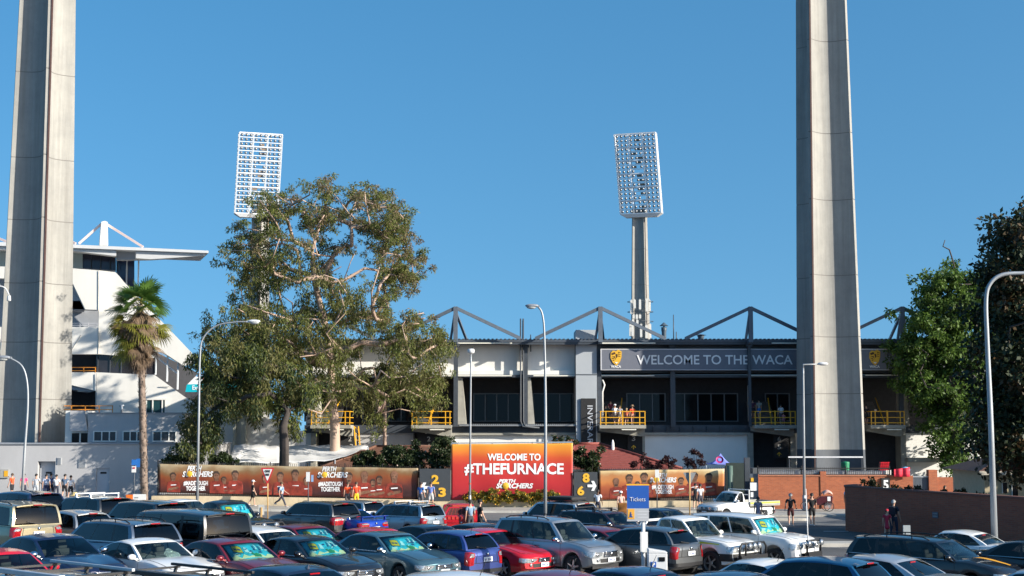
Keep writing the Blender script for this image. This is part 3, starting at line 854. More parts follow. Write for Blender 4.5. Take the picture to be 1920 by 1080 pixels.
# orange guard rails
ORR = mat("orange_rail", (.70,.26,.03), .5, var=.1)
m = MB()
for py in (689, 695): m.bar(pt(100, py, GD-.1), pt(180, py, GD-.1), .06, .06)
for px in (134, 157, 179): m.bar(pt(px, 688, GD-.1), pt(px, 698, GD-.1), .06, .06)
m.build("railing", ORR, gs, world=True)
m = MB(); dd = 112
for py in (761, 768): m.bar(pt(120, py, dd), pt(212, py, dd), .06, .06)
for px in (134, 160, 186, 211): m.bar(pt(px, 760, dd), pt(px, 777, dd), .06, .06)
m.build("railing", ORR, gs, world=True)
m = MB(); c = pt(228, 776, GD-.8); s = F_PX/GD
m.tube((c.x, c.y, c.z), (c.x, c.y, c.z+.75), .12); m.tube((c.x-.2, c.y, c.z+.72), (c.x+.2, c.y, c.z+.72), .09)
m.build("vent_pipe", GALV, gs, world=True)

# far terraces with a cyan advertising board, seen between the grandstand and the gum tree
tr_ = thing("far_terrace", "distant spectator terrace with a tent roof beyond the cyan board", "terrace", pt(390, 790, 255))
m = MB(); d_ = 256
m.prism([(X(a,d_,b), Z(b,d_)) for a, b in ((310,722),(345,712),(460,716),(480,722),(480,800),(310,800))], d_, d_+6); m.build("bank", mat("terrace_dark", (.06,.06,.07), .8, var=.3), tr_, world=True)
m = MB(); m.prism([(X(a,d_-1,b), Z(b,d_-1)) for a, b in ((350,721),(360,710),(368,706),(380,712),(382,721))], d_-1, d_-.5); m.build("tent_roof", WHITE, tr_, world=True)
ab = frontal_board("advertising_board", "cyan advertising board with white Expo lettering seen below the grandstand tip", "advertising board", 330, 448, 720.5, 735, 252, mat("cyan_board", (.0,.42,.50), .5, var=.04))
text_at("Expo", 370, 728, 251.85, 8, 19, bold=.02).build("lettering", TXTW, ab, world=True)

# far crowd on the terrace: too small and many to tell apart
m = MB(); rg = random.Random(9); cm = [mat("crowd_orange", (.6,.14,.05), .8), mat("crowd_pale", (.6,.55,.52), .8), mat("crowd_dark", (.08,.07,.09), .8), mat("crowd_skin", (.45,.25,.18), .7)]
for i in range(64):
    p = pt(rg.uniform(318,452), rg.choice((716.5,712.5,708.5)), 257.5+rg.uniform(0,3)); k = rg.randrange(3)
    m.ell(p, (.24,.16,.40), 7, 5, k); m.ell(p+Vector((0,0,.55)), (.11,.12,.14), 6, 5, 3); m.ell(p+Vector((0,0,-.6)), (.18,.14,.45), 6, 4, 2)
tag(m.build("crowd", cm), "distant spectators standing along the terrace above the cyan board", "crowd", None, "stuff")
# fine panel joints and run-off marks on the white concrete
for a, b in (((184.5,508),(184.5,581)),((184.5,614),(184.5,663)),((181,700),(181,774)),((205,577),(236,579)),((152,628),(134,657)),((300,724),(318,725))):
    q0, q1 = pt(a[0], a[1], GD-.64 if a[1] < 560 else GD-.22), pt(b[0], b[1], GD-.64 if a[1] < 560 else GD-.22); MB().bar(q0, q1, .05, .05).build("panel_joint", mat("joint_grey", (.45,.44,.42), .8), gs, world=True)

# ================================================================== low grey building
LD = 106.0
lb = thing("low_building", "long flat-roofed grey rendered building with recessed doors below the left light tower", "building", (X(150, LD), LD, .4))
zt = Z(833, LD)
xe = X(405, LD, 840)
zr0, zr1 = -.5, zt
# front wall with door recesses
doors = [(70, 103, 865, 0.55, "pale recessed door"), (180, 205, 878, .18, "pale flush door")]
m = MB()
xs = [X(-80, LD)]
for a, b, top, dp, _ in doors: xs += [X(a, LD, 900), X(b, LD, 900)]
xs.append(xe)
for i in range(0, len(xs), 2): m.span(xs[i], xs[i+1], LD, LD+.4, zr0, zt)
for a, b, top, dp, _ in doors: m.span(X(a,LD,900), X(b,LD,900), LD, LD+.4, Z(top,LD), zt)
m.build("wall", GREYWALL, lb, world=True)
MB().span(X(-80,LD), xe+.1, LD-.12, LD+5.5, zt, zt+.10).build("roof", mat("roof_edge_grey", (.27,.29,.32), .6, var=.08), lb, world=True)
MB().span(xe-.3, xe, LD+.4, LD+5.4, zr0, zt).build("wall", GREYWALL, lb, world=True)
for a, b, top, dp, lab in doors:
    dm = MB(); dm.span(X(a,LD,900), X(b,LD,900), LD+dp, LD+dp+.06, zr0, Z(top,LD)); dr = dm.build("door", mat("door_pale_grey", (.50,.52,.56), .5, var=.04), lb, world=True, label=lab)
    xm = (X(a,LD,900)+X(b,LD,900))/2
    h = MB(); h.span(xm-.22, xm+.22, LD+dp-.02, LD+dp, Z(888.5,LD), Z(885,LD)); h.build("door_sign", BLACKM, dr, world=True)
    h = MB(); h.span(xm+.42, xm+.5, LD+dp-.08, LD+dp, Z(906,LD), Z(902,LD)); h.build("handle", CHROME, dr, world=True)
for a, b, c_, d2 in ((107,115,858,871),(147,161,861,877),(147,160,909,924)):
    f = MB(); f.span(X(a,LD,880), X(b,LD,880), LD-.05, LD, Z(d2,LD), Z(c_,LD)); fo = f.build("vent", mat("vent_frame_grey", (.46,.47,.48), .5, var=.04), lb, world=True)
    f = MB()
    for k in range(6):
        z0 = Z(d2,LD) + (Z(c_,LD)-Z(d2,LD))*(k+.6)/6.6; f.span(X(a+1,LD,880), X(b-1,LD,880), LD-.07, LD-.05, z0, z0+.05)
    f.build("louvre", mat("louvre_grey", (.22,.24,.27), .5, var=.05), fo, world=True)
nb = frontal_board("notice_box", "small grey notice box with a yellow poster on the grey wall at far left", "notice box", 1, 17, 880, 896, LD-.02, mat("notice_grey", (.36,.36,.34), .6, var=.05), "box")
c = pt(11, 888, LD-.14); MB().box(c, (.28,.01,.42)).build("poster", YELLOW, nb, world=True)
pz = MB(); pz.span(X(-80,LD), xe, LD-.05, LD, -.5, Z(933,LD)); pz.build("plinth", mat("plinth_grey", (.25,.27,.30), .7, var=.1), lb, world=True)
# set back upper storey
ub = thing("upper_office", "set back grey upper storey with three sliding windows behind the palm tree", "building", (X(255,110), 110, zt))
UD = 110.0
MB().span(X(165,UD,800), X(346,UD,800), UD, UD+5, zt-.3, Z(775,UD)).build("wall", GREYWALL, ub, world=True)
MB().span(X(164,UD,800), X(347,UD,800), UD-.1, UD+5.1, Z(775,UD), Z(773.5,UD)).build("roof", mat("roof_edge_grey", (.3,.3,.3)), ub, world=True)
for a, b in ((176,218),(231,268),(287,330)):
    w = MB().span(X(a,UD,818), X(b,UD,818), UD-.02, UD, Z(826,UD), Z(809,UD)).build("window", mat("office_glass", (.035,.04,.05), .07, var=.2), ub, world=True)
    f = MB()
    for u in (0, .36, .70, 1): x = X(a+(b-a)*u, UD, 818); f.span(x-.04, x+.04, UD-.08, UD-.02, Z(826,UD), Z(809,UD))
    f.span(X(a-1,UD,818), X(b+1,UD,818), UD-.075, UD-.015, Z(809.8,UD), Z(808,UD)); f.build("window_frame", PALE, w, world=True)
    f = MB(); f.span(X(a-1,UD,818), X(b+1,UD,818), UD-.15, UD, Z(828,UD), Z(826.2,UD)); f.build("window_sill", WHITE, w, world=True)
sb = thing("stair_box", "small pale stair enclosure with a dark window between the light tower and the palm", "building", (X(148,UD+.5), UD+.5, zt))
MB().span(X(120,UD,800), X(163,UD,800), UD+.3, UD+4, zt-.3, Z(770,UD)).build("wall", PALE, sb, world=True)
MB().prism([(X(132,UD,800),Z(770,UD)),(X(159,UD,770),Z(770,UD)),(X(165,UD,808),Z(808,UD)),(X(132,UD,808),Z(808,UD))], UD-.2, UD+.25).build("parapet", GREYWALL, sb, world=True)
w = MB().span(X(133,UD,820), X(163,UD,820), UD+.22, UD+.28, Z(832,UD), Z(812,UD)).build("window", GLZ, sb, world=True)
MB().span(X(147.5,UD,820), X(150,UD,820), UD+.16, UD+.22, Z(832,UD), Z(812,UD)).build("window_frame", PALE, w, world=True)

# ================================================================== things behind the banners
# white marquees
def marquee(label, pts_front, pts_ridge, d, dep, par_name="marquee"):
    t = thing(par_name, label, "marquee", pt(pts_front[0][0], 868, d), group="white marquees behind the banners")
    A = [pt(a, b, d) for a, b in pts_front]; B = [pt(a, b, d+dep) for a, b in pts_ridge]
    m = MB()
    n = len(A); nu = 14
    def f(u, v):
        i = min(int(u*(n-1)), n-2); k = u*(n-1)-i
        p = A[i].lerp(A[i+1], k).lerp(B[i].lerp(B[i+1], k), v)
        p.z -= .25*math.sin(math.pi*v)*1.0 + .05*math.sin(u*25)
        return p
    m.grid(f, [i/nu for i in range(nu+1)], [j/6 for j in range(7)])
    ro = m.build("roof", mat("marquee_canvas", (.78,.78,.78), .6, var=.05), t, world=True)
    so = ro.modifiers.new("solid", 'SOLIDIFY'); so.thickness = .03
    k = MB()
    for p in A: k.tube((p.x, p.y+.02, 0), (p.x, p.y+.02, p.z), .05, n=6)
    k.build("pole", GALV, t, world=True)
    return t
marquee("white marquee with gently sagging roof behind the gum tree trunk", [(500,868),(560,866),(628,862),(690,838)], [(470,838),(540,836),(620,834),(690,836)], 106.5, 6)
marquee("pointed grey-white marquee behind the banner left of the dark trunk", [(420,868),(440,866),(525,868),(540,868)], [(440,834),(470,833),(520,836),(540,846)], 106, 4)
# tiled roofs
TILE = mat("red_clay_tiles", (.25,.06,.045), .7, var=.2, scale=5)
TILE2 = mat("brown_clay_tiles", (.15,.07,.045), .75, var=.3, scale=5)
def hip_house(label, eave, ridge, d, dep, m_, wallm, name="house"):
    """eave: (px0,px1,py) front edge, ridge: (px0,px1,py)"""
    e0, e1 = pt(eave[0], eave[2], d), pt(eave[1], eave[2], d)
    r0, r1 = pt(ridge[0], ridge[2], d+dep/2), pt(ridge[1], ridge[2], d+dep/2)
    t = thing(name, label, "house", ((e0.x+e1.x)/2, d, 0))
    m = MB()
    b0, b1 = Vector((e0.x, d+dep, e0.z)), Vector((e1.x, d+dep, e1.z))
    def tiled(a, b, c, dd):     # a-b eave, dd-c ridge
        rows = 14
        for k in range(rows):
            v0, v1 = k/rows, (k+1)/rows
            p = [a.lerp(dd, v0), b.lerp(c, v0), b.lerp(c, v1), a.lerp(dd, v1)]
            lift = Vector((0,0,.04))
            m.add([p[0]+lift, p[1]+lift, p[2], p[3], p[0], p[1]], [(0,1,2,3),(4,5,1,0)])
    tiled(e0, e1, r1, r0); tiled(e1, b1, r1, r1); tiled(b1, b0, r0, r1); tiled(b0, e0, r0, r0)
    for a, b in ((e0,r0),(e1,r1),(r0,r1)): m.path([a+Vector((0,0,.06)), b+Vector((0,0,.06))], .1, 6)
    m.build("roof", m_, t, world=True)
    w = MB(); w.span(e0.x+.5, e1.x-.5, d+.5, d+dep-.5, -.3, e0.z-.02); w.build("wall", wallm, t, world=True)
    g = MB(); g.span(e0.x-.02, e1.x+.02, d-.1, d+.02, e0.z-.16, e0.z); g.build("gutter", DARK, t, world=True)
    return t
hip_house("small house with a dark red tiled hip roof behind the right banner", (1060,1280,880), (1078,1124,833), 104.5, 9, TILE, mat("house_wall_dark", (.10,.08,.07)))
hip_house("low house with a brown tiled roof behind the rose bushes left of the sunset banner", (600,846,878), (705,846,838), 105.5, 10, TILE2, mat("house_wall_dark", (.10,.08,.07)))
fu = MB(); c = pt(1149, 838, 108); fu.lathe([(.09,-.5),(.12,-.1),(.10,.3),(.04,.5),(0,.55)], c, 10)
tag(fu.build("folded_parasol", WHITE), "folded white parasol standing above the red tiled roof", "parasol")
# air conditioning units on the white wall behind the gum tree
m = MB(); c = pt(419, 844, 112)
t = thing("air_conditioner", "pale air conditioning unit with a round fan on a stand left of the marquees", "air conditioner", (c.x, 112, c.z-.4))
MB().box((c.x, 112.2, c.z), (.9,.4,.7)).build("case", PALE, t, world=True, bevel=.02)
MB().lathe([(0,.0),(.26,.02),(.28,.0)], (c.x+.1, 111.97, c.z), 16, M=Matrix.Rotation(R(90),3,'X')).build("fan_grille", mat("fan_brown", (.16,.10,.08)), t, world=True)
MB().span(c.x-.4, c.x+.4, 112.05, 112.4, -.2, c.z-.36).build("stand", GALV, t, world=True)
# white wall with posts and lean-to behind the tree
t = thing("service_wall", "white service wall with pale posts behind the dark trunk of the gum tree", "wall", (X(440,117), 117, 0))
MB().prism([(X(a,117,b), Z(b,117)) for a, b in ((345,776),(372,760),(470,782),(560,790),(560,880),(345,880))], 117, 117.3).build("wall", WHITE, t, world=True)
m = MB()
for px, w in ((441,5),(458,9)): m.span(X(px-w/2,116.7), X(px+w/2,116.7), 116.5, 116.9, -.2, Z(735,116.7))
m.build("post", mat("pale_green_post", (.45,.47,.42), .6), t, world=True)

# ================================================================== retaining wall, fence, banners
WD = 101.0
LIME = mat("limestone_blocks", (.58,.47,.31), .85, var=.18, scale=1.6, bump=.2, bscale=9)
t = thing("retaining_wall", "low cream limestone retaining wall running below the banners", "wall", (X(800,WD), WD, 0))
m = MB(); pts_ = [(284,930),(420,930.5),(560,933),(786,937),(840,938),(1100,939.5),(1345,939)]
P = [pt(a, b, WD) for a, b in pts_]
for i in range(len(P)-1):
    n = max(1, int((P[i+1].x-P[i].x)/1.5))
    for k in range(n):
        a, b = P[i].lerp(P[i+1], k/n), P[i].lerp(P[i+1], (k+1)/n)
        o = rnd.uniform(-.006, .006)
        m.add([(a.x+.004,WD+o,-.5),(b.x-.004,WD+o,-.5),(b.x-.004,WD+.55,-.5),(a.x+.004,WD+.55,-.5),(a.x+.004,WD+o,a.z),(b.x-.004,WD+o,b.z),(b.x-.004,WD+.55,b.z),(a.x+.004,WD+.55,a.z)],
              [(4,5,6,7),(0,1,5,4),(1,2,6,5),(3,0,4,7)])
m.build("wall", LIME, t, world=True)
# garden bed behind the wall
struct(MB().grid(lambda u, v: (u, v, (P[0].z if u < P[1].x else max(.35, P[0].z + (u-P[1].x)*-.013)) - .08), [X(284,WD), P[1].x, X(560,WD), X(800,WD), X(1100,WD), X(1345,WD)], [WD+.5, 110]).build("garden_soil", mat("garden_soil", (.09,.065,.045), .95, var=.3, scale=2)))
def fence_run(label, px0, px1, pyt0, pyt1, pyb0, pyb1, d, group=None):
    a, b = pt(px0, pyt0, d), pt(px1, pyt1, d); a2, b2 = pt(px0, pyb0, d), pt(px1, pyb1, d)
    t = thing("picket_fence", label, "fence", (a2.x, d, a2.z), group=group)
    m = MB(); L = b.x-a.x; n = int(L/.13)
    for i in range(n+1):
        u = i/n; p = a.lerp(b, u); q = a2.lerp(b2, u); m.bar(q, p, .025, .025)
    for v in (.08, .85): m.bar(a2.lerp(a, v), b2.lerp(b, v), .04, .05)
    m.build("pickets", BLACKM, t, world=True)
    n = max(1, int(L/2.4))
    for i in range(n+1):
        u = i/n; p = a.lerp(b, u)+Vector((0,.04,.1)); q = a2.lerp(b2, u)+Vector((0,.04,-.1)); k = MB(); k.bar(q, p, .07, .07); k.build("fence_post", BLACKM, t, world=True)
    return t
fence_run("black picket fence carrying the long player banner", 296, 787, 865, 874, 928, 938, WD+.35)
fence_run("black picket fence carrying the right hand player banner", 1122, 1360, 878, 876, 938, 938, WD+.35)
def cloth(name, label, tl, tr, bl, br, d, m_, wave=.03, cat="banner", nx=60, nz=10, seed=0):
    rg = random.Random(seed)
    A, B, C, D = pt(*tl, d), pt(*tr, d), pt(*bl, d), pt(*br, d)
    t = thing(name, label, cat, (C+D)/2)
    ph = [rg.uniform(0,6) for _ in range(6)]
    def surf(u, v):
        p = (C.lerp(D, u)).lerp(A.lerp(B, u), v)
        w = (B-A).length
        p.y += wave*(math.sin(u*w*2.1+ph[0]+v*2)*.6 + math.sin(u*w*.9+ph[1]-v*3)*.8 + math.sin(v*9+ph[2]+u*4)*.4)
        p.z += .02*math.sin(u*w*1.7+ph[3])*(v-.5)
        return p
    m = MB().grid(surf, [i/nx for i in range(nx+1)], [j/nz for j in range(nz+1)])
    o = m.build("cloth", m_, t, world=True); so = o.modifiers.new("solid", 'SOLIDIFY'); so.thickness = .015; so.offset = 1
    return t, surf
SKIN_P = mat("printed_skin", (.20,.095,.055), .6, var=.5, scale=4)
HAIR_P = mat("printed_hair", (.05,.03,.02), .6, var=.2)
SHIRT_P = mat("printed_orange_shirt", (.23,.03,.016), .6, var=.55, scale=2.5)
SHIRT_D = mat("printed_dark_trim", (.16,.03,.02), .6, var=.3)
def player(t, surf, u, v0, h, W, H, seed, off=.05):
    """a printed figure: shirt, arms, neck, head and hair lying on the cloth"""
    rg = random.Random(seed)
    def place(poly, m_, k, nm):
        vs = []
        for x, z in poly:
            p = surf(min(.995,max(.005,u + x*h/W)), min(.985,max(.01,v0 + z*h/H))); vs.append((p.x, p.y-.022-.004*k, p.z))
        MB().add(vs, [tuple(range(len(vs)))]).build(nm, m_, t, world=True)
    w = rg.uniform(.9, 1.1)
    place([(-.30*w,.0),(.30*w,.0),(.30*w,.3),(.26,.46),(.10,.52),(-.10,.52),(-.26,.46),(-.30*w,.3)], SHIRT_P, 1, "printed_shirt")
    place([(-.22,.06),(.2,.16),(.24,.22),(.2,.26),(-.20,.18),(-.26,.12)], SKIN_P, 2, "printed_arms")
    place([(-.12,.30),(.12,.32),(.12,.36),(-.12,.34)], TXTW, 3, "printed_stripe")
    place([(-.08,.50),(.08,.50),(.09,.60),(-.09,.60)], SKIN_P, 2, "printed_neck")
    place([(.115*math.cos(a*math.pi/8), .71+.16*math.sin(a*math.pi/8)) for a in range(16)], SKIN_P, 3, "printed_face")
    hair = [(-.125,.70),(-.13,.82),(-.06,.91),(.06,.91),(.13,.82),(.125,.70),(.095,.80),(-.02,.83),(-.095,.79)]
    place(hair, HAIR_P if rg.random() < .75 else SKIN_P, 4, "printed_hair")
    place([(-.07,.62),(.07,.62),(.05,.565),(-.05,.565)], HAIR_P if rg.random() < .5 else SKIN_P, 4, "printed_beard")
    for sx in (-1, 1): place([(sx*.045+dx, .725+dz) for dx, dz in ((-.02,0),(.02,0),(.02,.018),(-.02,.018))], HAIR_P, 5, "printed_eye")
def art_mat(name, lo, hi, pale=False):
    if pale: return ramp_mat(name, [(0,(.20,.035,.015)),(.3,(.38,.09,.03)),(.52,(.52,.19,.05)),(.7,(.50,.22,.08)),(.85,(.60,.42,.20)),(1,(.66,.55,.34))], 'Z', lo, hi, .55, .30, .9)  # sunlight on the right hand banner is put into these lighter print colours
    return ramp_mat(name, [(0,(.035,.010,.010)),(.22,(.085,.018,.012)),(.42,(.18,.035,.014)),(.62,(.24,.065,.018)),(.8,(.22,.12,.05)),(1,(.36,.28,.17))], 'Z', lo, hi, .55, .34, .9)
def slogan(t, sf, items):
    A, B, C, D = sf(0,1), sf(1,1), sf(0,0), sf(1,0)
    for (body, px, py, cap, w, sh, bold) in items:
        k = text_at(body, px, py, WD, cap, w, shear=sh, bold=bold, depth=.0)
        nv = []
        for x, y, z in k.v:
            u = (x-A.x)/(B.x-A.x); zt_, zb_ = A.z+(B.z-A.z)*u, C.z+(D.z-C.z)*u
            p = sf(u, (z-zb_)/(zt_-zb_)); nv.append((x, p.y-.04, z))
        k.v = nv; k.build("lettering", TXTW, t, world=True)
t, sf = cloth("player_banner", "long orange banner of cricket players on the fence left of the sunset banner", (297,870), (784,878), (298,923), (783,936), WD+.2, None or art_mat("player_banner_print", Z(926,WD)-0, Z(873,WD)), .035, nx=110, seed=1)
Wb, Hb = X(784,WD)-X(297,WD), Z(870,WD)-Z(925,WD)
for i, (px, hh) in enumerate(((325,1.55),(406,1.7),(441,1.8),(498,1.55),(526,1.75),(554,1.95),(655,1.8),(684,1.9),(712,1.6),(740,1.95),(420,1.3),(575,1.4),(700,1.35))):
    player(t, sf, (px-297)/487, .02, hh, Wb, Hb, 10+i)
DL = WD+.03
SC = [("PERTH",0,-13,9,27,.3,.012),("SC RCHERS",6,-2,10,57,.25,.016),("#MADETOUGH",2,15.5,8,45,0,.014),("TOGETHER",2,25,8,36,0,.014)]
for cx, cy in ((364,891),(617,892.5)):
    slogan(t, sf, [(b, cx+dx, cy+dy, c_, w, s_, bo) for b, dx, dy, c_, w, s_, bo in SC])
    c = pt(cx-8.5, cy-2.5, DL); MB().lathe([(0,.03),(.16,.02),(.2,0)], c, 16, M=Matrix.Rotation(R(90),3,'X')).build("ball_emblem", GOLD, t, world=True)
t, sf = cloth("player_banner", "orange banner of cricket players on the fence behind the white utility truck", (1123,883), (1358,879), (1124,937), (1358,928), WD+.2, art_mat("player_banner_print_sunlit", Z(931,WD), Z(876,WD), True), .03, nx=60, seed=2)
Wb, Hb = X(1358,WD)-X(1123,WD), 2.05
for i, (px, hh) in enumerate(((1155,1.6),(1180,1.9),(1208,2.0),(1277,1.55),(1302,1.95),(1329,1.85),(1195,1.3))): player(t, sf, (px-1123)/235, .03, hh, Wb, Hb, 40+i)
slogan(t, sf, [(b, 1243+dx, 903+dy, c_, w, s_, bo) for b, dx, dy, c_, w, s_, bo in [("PERTH",-3,-12,8,22,.3,.012),("SC RCHERS",1,-3,9,50,.25,.016),("#MADETOUGH",0,10.5,7.5,40,0,.014),("TOGETHER",2,19,7.5,31,0,.014)]])
c = pt(1230.5, 899, DL); MB().lathe([(0,.03),(.16,.02),(.2,0)], c, 16, M=Matrix.Rotation(R(90),3,'X')).build("ball_emblem", GOLD, t, world=True)
# sunset coloured banner
FB = WD+.1
fm = ramp_mat("sunset_banner_print", [(0,(.30,.010,.02)),(.3,(.45,.018,.022)),(.62,(.52,.035,.022)),(.76,(.60,.085,.02)),(.89,(.72,.22,.02)),(1,(.78,.32,.03))], 'Z', Z(937,FB), Z(832,FB), .55, .05, .5)
t, sf = cloth("sunset_banner", "tall orange to crimson banner reading WELCOME TO #THEFURNACE above the limestone wall", (846,833), (1074,831), (846,937), (1073,938), FB, fm, .03, nx=60, nz=30, seed=5)
slogan(t, sf, [("WELCOME TO",964,857,12.5,99,0,.02),("#THEFURNACE",964,880,20,185,0,.03),("PERTH",951,902,6.5,32,.3,.014),("SC RCHERS",965,911,9,69,.25,.02)])
c = pt(948, 911, FB-.06); MB().lathe([(0,.05),(.17,.03),(.23,0)], c, 18, M=Matrix.Rotation(R(90),3,'X')).build("ball_emblem", GOLD, t, world=True)
m = MB(); a = [pt(x, y, FB+.25) for x, y in ((847,938),(847,831),(1073,829),(1073,938),(923,831),(998,830),(923,938),(998,938))]
for i, j in ((0,1),(2,3),(1,2),(4,6),(5,7)): m.bar(a[i], a[j], .09, .09)
m.build("frame", GALV, t, world=True)
# dark number panels either side
PANEL = mat("charcoal_panel", (.045,.052,.06), .6, var=.08)
def arrow(px, py, d, L, left, m_, par):
    c = pt(px, py, d); k = -1 if left else 1; a = MB()
    pol = [(-L/2,-.09),(L*.1,-.09),(-.12+L*.1,-.34),(.08+L*.1,-.34),(L/2,0),(.08+L*.1,.34),(-.12+L*.1,.34),(L*.1,.09),(-L/2,.09)]
    a.prism([(c.x+k*x, c.z+z) for x, z in pol], d, d+.01); a.build("arrow", m_, par, world=True)
np_ = frontal_board("direction_panel", "charcoal panel with gold 2 3 and a white left arrow beside the sunset banner", "sign", 787, 845, 879, 939, WD+.05, PANEL)
text_at("2", 816, 899, WD-.08, 16, 14, bold=.035).build("numeral", GOLD, np_, world=True)
text_at("3", 829, 923, WD-.08, 16, 14, bold=.035).build("numeral", GOLD, np_, world=True)
arrow(798, 914, WD-.09, .75, True, TXTW, np_)
np_ = frontal_board("direction_panel", "charcoal panel with gold 8 6 and a white right arrow under the rose bush", "sign", 1076, 1120, 885, 940, WD+.05, PANEL)
text_at("8", 1099, 896, WD-.08, 16, 13, bold=.035).build("numeral", GOLD, np_, world=True)
text_at("6", 1089, 920, WD-.08, 16, 13, bold=.035).build("numeral", GOLD, np_, world=True)
arrow(1110, 911, WD-.09, .62, False, TXTW, np_)

# ================================================================== gate, brick walls and the kiosk yard on the right
gp = frontal_board("entry_board", "dark entry notice board with white panels left of the sunlit brick wall", "notice board", 1405, 1421, 888, 940, 98.5, mat("entry_board_slate", (.07,.09,.12), .6))
for (a, b, c_, d2, mm) in ((1406.5,1419.5,905,920,TXTW),(1407,1412,923,932,TXTW),(1408,1413,896,903,GOLD)):
    MB().span(X(a,98.3,900), X(b,98.3,900), 98.3, 98.38, Z(d2,98.3), Z(c_,98.3)).build("notice", mm, gp, world=True)
dk = thing("gateway", "dark open gateway with a green post at the end of the right banner", "gate", (X(1385,101), 101, 0))
MB().span(X(1362,102,900), X(1406,102,900), 102.0, 102.2, -.2, Z(868,102)).build("gate_leaf", mat("dark_green_gate", (.025,.04,.035), .6, var=.2), dk, world=True)
MB().tube((X(1369,100.6,900), 100.6, -.1), (X(1369,100.6,900), 100.6, Z(873,100.6)), .2).build("gate_post", mat("green_post", (.07,.12,.10), .6), dk, world=True)
MB().span(X(1396,101,900), X(1406,101,900), 100.8, 101.2, -.1, Z(858,101)).build("gate_post", DARK, dk, world=True)
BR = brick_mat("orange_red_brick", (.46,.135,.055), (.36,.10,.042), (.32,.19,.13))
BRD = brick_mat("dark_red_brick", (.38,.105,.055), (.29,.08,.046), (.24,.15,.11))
bd = 99.5
t = thing("brick_wall", "sunlit orange brick wall topped by a black picket fence below the right light tower", "wall", (X(1560,bd), bd, 0))
m = MB(); m.span(X(1421,bd,900), X(1672,bd,900), bd, bd+.35, -.3, Z(893,bd)); m.span(X(1672,bd,900), X(1712,bd,900), bd+.003, bd+.353, -.3, Z(892,bd)); m.build("wall", BR, t, world=True)
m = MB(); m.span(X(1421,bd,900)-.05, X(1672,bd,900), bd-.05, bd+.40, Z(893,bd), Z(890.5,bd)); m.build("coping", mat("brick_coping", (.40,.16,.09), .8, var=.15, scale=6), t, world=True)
for a, b, top in ((1538,1549,884),(1412,1423,889)):
    k = MB(); k.span(X(a,bd,900), X(b,bd,900), bd-.06, bd+.42, -.3, Z(top,bd)); k.build("pier", BR, t, world=True)
k = MB(); k.span(X(1741,bd,900), X(1757,bd,900), bd-.1, bd+.5, -.3, Z(881,bd)); k.span(X(1757,bd,900), X(1860,bd,900), bd+.02, bd+.35, -.3, Z(895,bd))
tag(k.build("brick_wall", BR), "tall orange brick pier and wall right of the grey gate", "wall")
fence_run("black picket fence on top of the sunlit brick wall", 1421, 1668, 876, 876, 891, 891, bd+.2)
yard = MB(); rg = random.Random(4)
for i in range(15):
    a = 1424 + i*16.5; yard.add([pt(a, 882+rg.uniform(-1,1), bd+.4), pt(a+16, 882+rg.uniform(-1,1), bd+.4), pt(a+16, 891, bd+.4), pt(a, 891, bd+.4)], [(3,2,1,0)])
o = yard.build("fence_cloth", mat("white_fence_cloth", (.74,.74,.72), .7, var=.08)); so = o.modifiers.new("solid", 'SOLIDIFY'); so.thickness = .02
tag(o, "white cloth tied along the fence behind the sunlit brick wall", "banner")
n5 = frontal_board("gate_number", "black plate with a large white 5 on the brick wall beside the grey gate", "sign", 1652, 1668, 896, 920, bd-.02, BLACKM)
text_at("5", 1661, 909, bd-.14, 17, 10, bold=.03).build("numeral", TXTW, n5, world=True)
k = thing("roller_gate", "grey vertical slat gate between the brick wall and the tall pier", "gate", (X(1727,bd), bd, 0))
m = MB()
for i in range(24): m.span(X(1680+i*2.5,bd,900), X(1682+i*2.5,bd,900), bd+.1, bd+.14, -.2, Z(895,bd))
m.span(X(1680,bd,900), X(1741,bd,900), bd+.14, bd+.17, -.2, Z(896,bd)); m.build("slat_panel", mat("gate_slate_grey", (.10,.12,.145), .5, var=.06), k, world=True)
m = MB(); m.span(X(1680,bd,900), X(1741,bd,900), bd+.06, bd+.2, Z(895,bd), Z(893,bd)); m.build("top_rail", GALV, k, world=True)
k = MB()
for i in range(4): 
    for r_ in range(9):
        a = 1648+i*4.6; z0 = Z(890,bd+1)+r_*.1
        k.span(X(a+r_*.5,bd+1,885), X(a+3.6+r_*.5,bd+1,885), bd+1+i*.05, bd+1.45, z0, z0+.06)
tag(k.build("chair_stack", mat("red_plastic", (.62,.02,.035), .35, var=.1)), "bright red stacked plastic chairs behind the brick wall near the number 5 plate", "chair stack")
k = MB(); ya = bd-.25
def rc(u, v): 
    p = pt(1676+u*30, 880+v*14 - (4*u if v < .2 else 0), ya); p.y += .05*math.sin(u*14); return p
k.grid(rc, [i/16 for i in range(17)], [0, .3, .6, 1]); o = k.build("red_cloth", mat("red_cloth", (.65,.02,.05), .7, var=.06)); so = o.modifiers.new("solid", 'SOLIDIFY'); so.thickness = .02
tag(o, "red cloth hanging over the top of the grey slat gate", "cloth")
k = MB(); c = pt(1698, 881, bd+1); k.ell(c, (.32,.2,.22), 12, 6); tag(k.build("blue_parasol", mat("pale_blue_cloth", (.15,.42,.62), .6)), "small pale blue parasol top above the red cloth", "parasol")
k = MB(); c = pt(1585, 873, 104)
k.lathe([(.25,-.9),(.28,-.2),(.3,.2),(.3,.26),(0,.3)], c, 12); tag(k.build("wheelie_bin", mat("green_bin", (.01,.20,.09), .5)), "green bin at the foot of the right light tower", "bin")
for i, (a, b, py0, py1) in enumerate(((1590,1612,0,0),)):
    pass
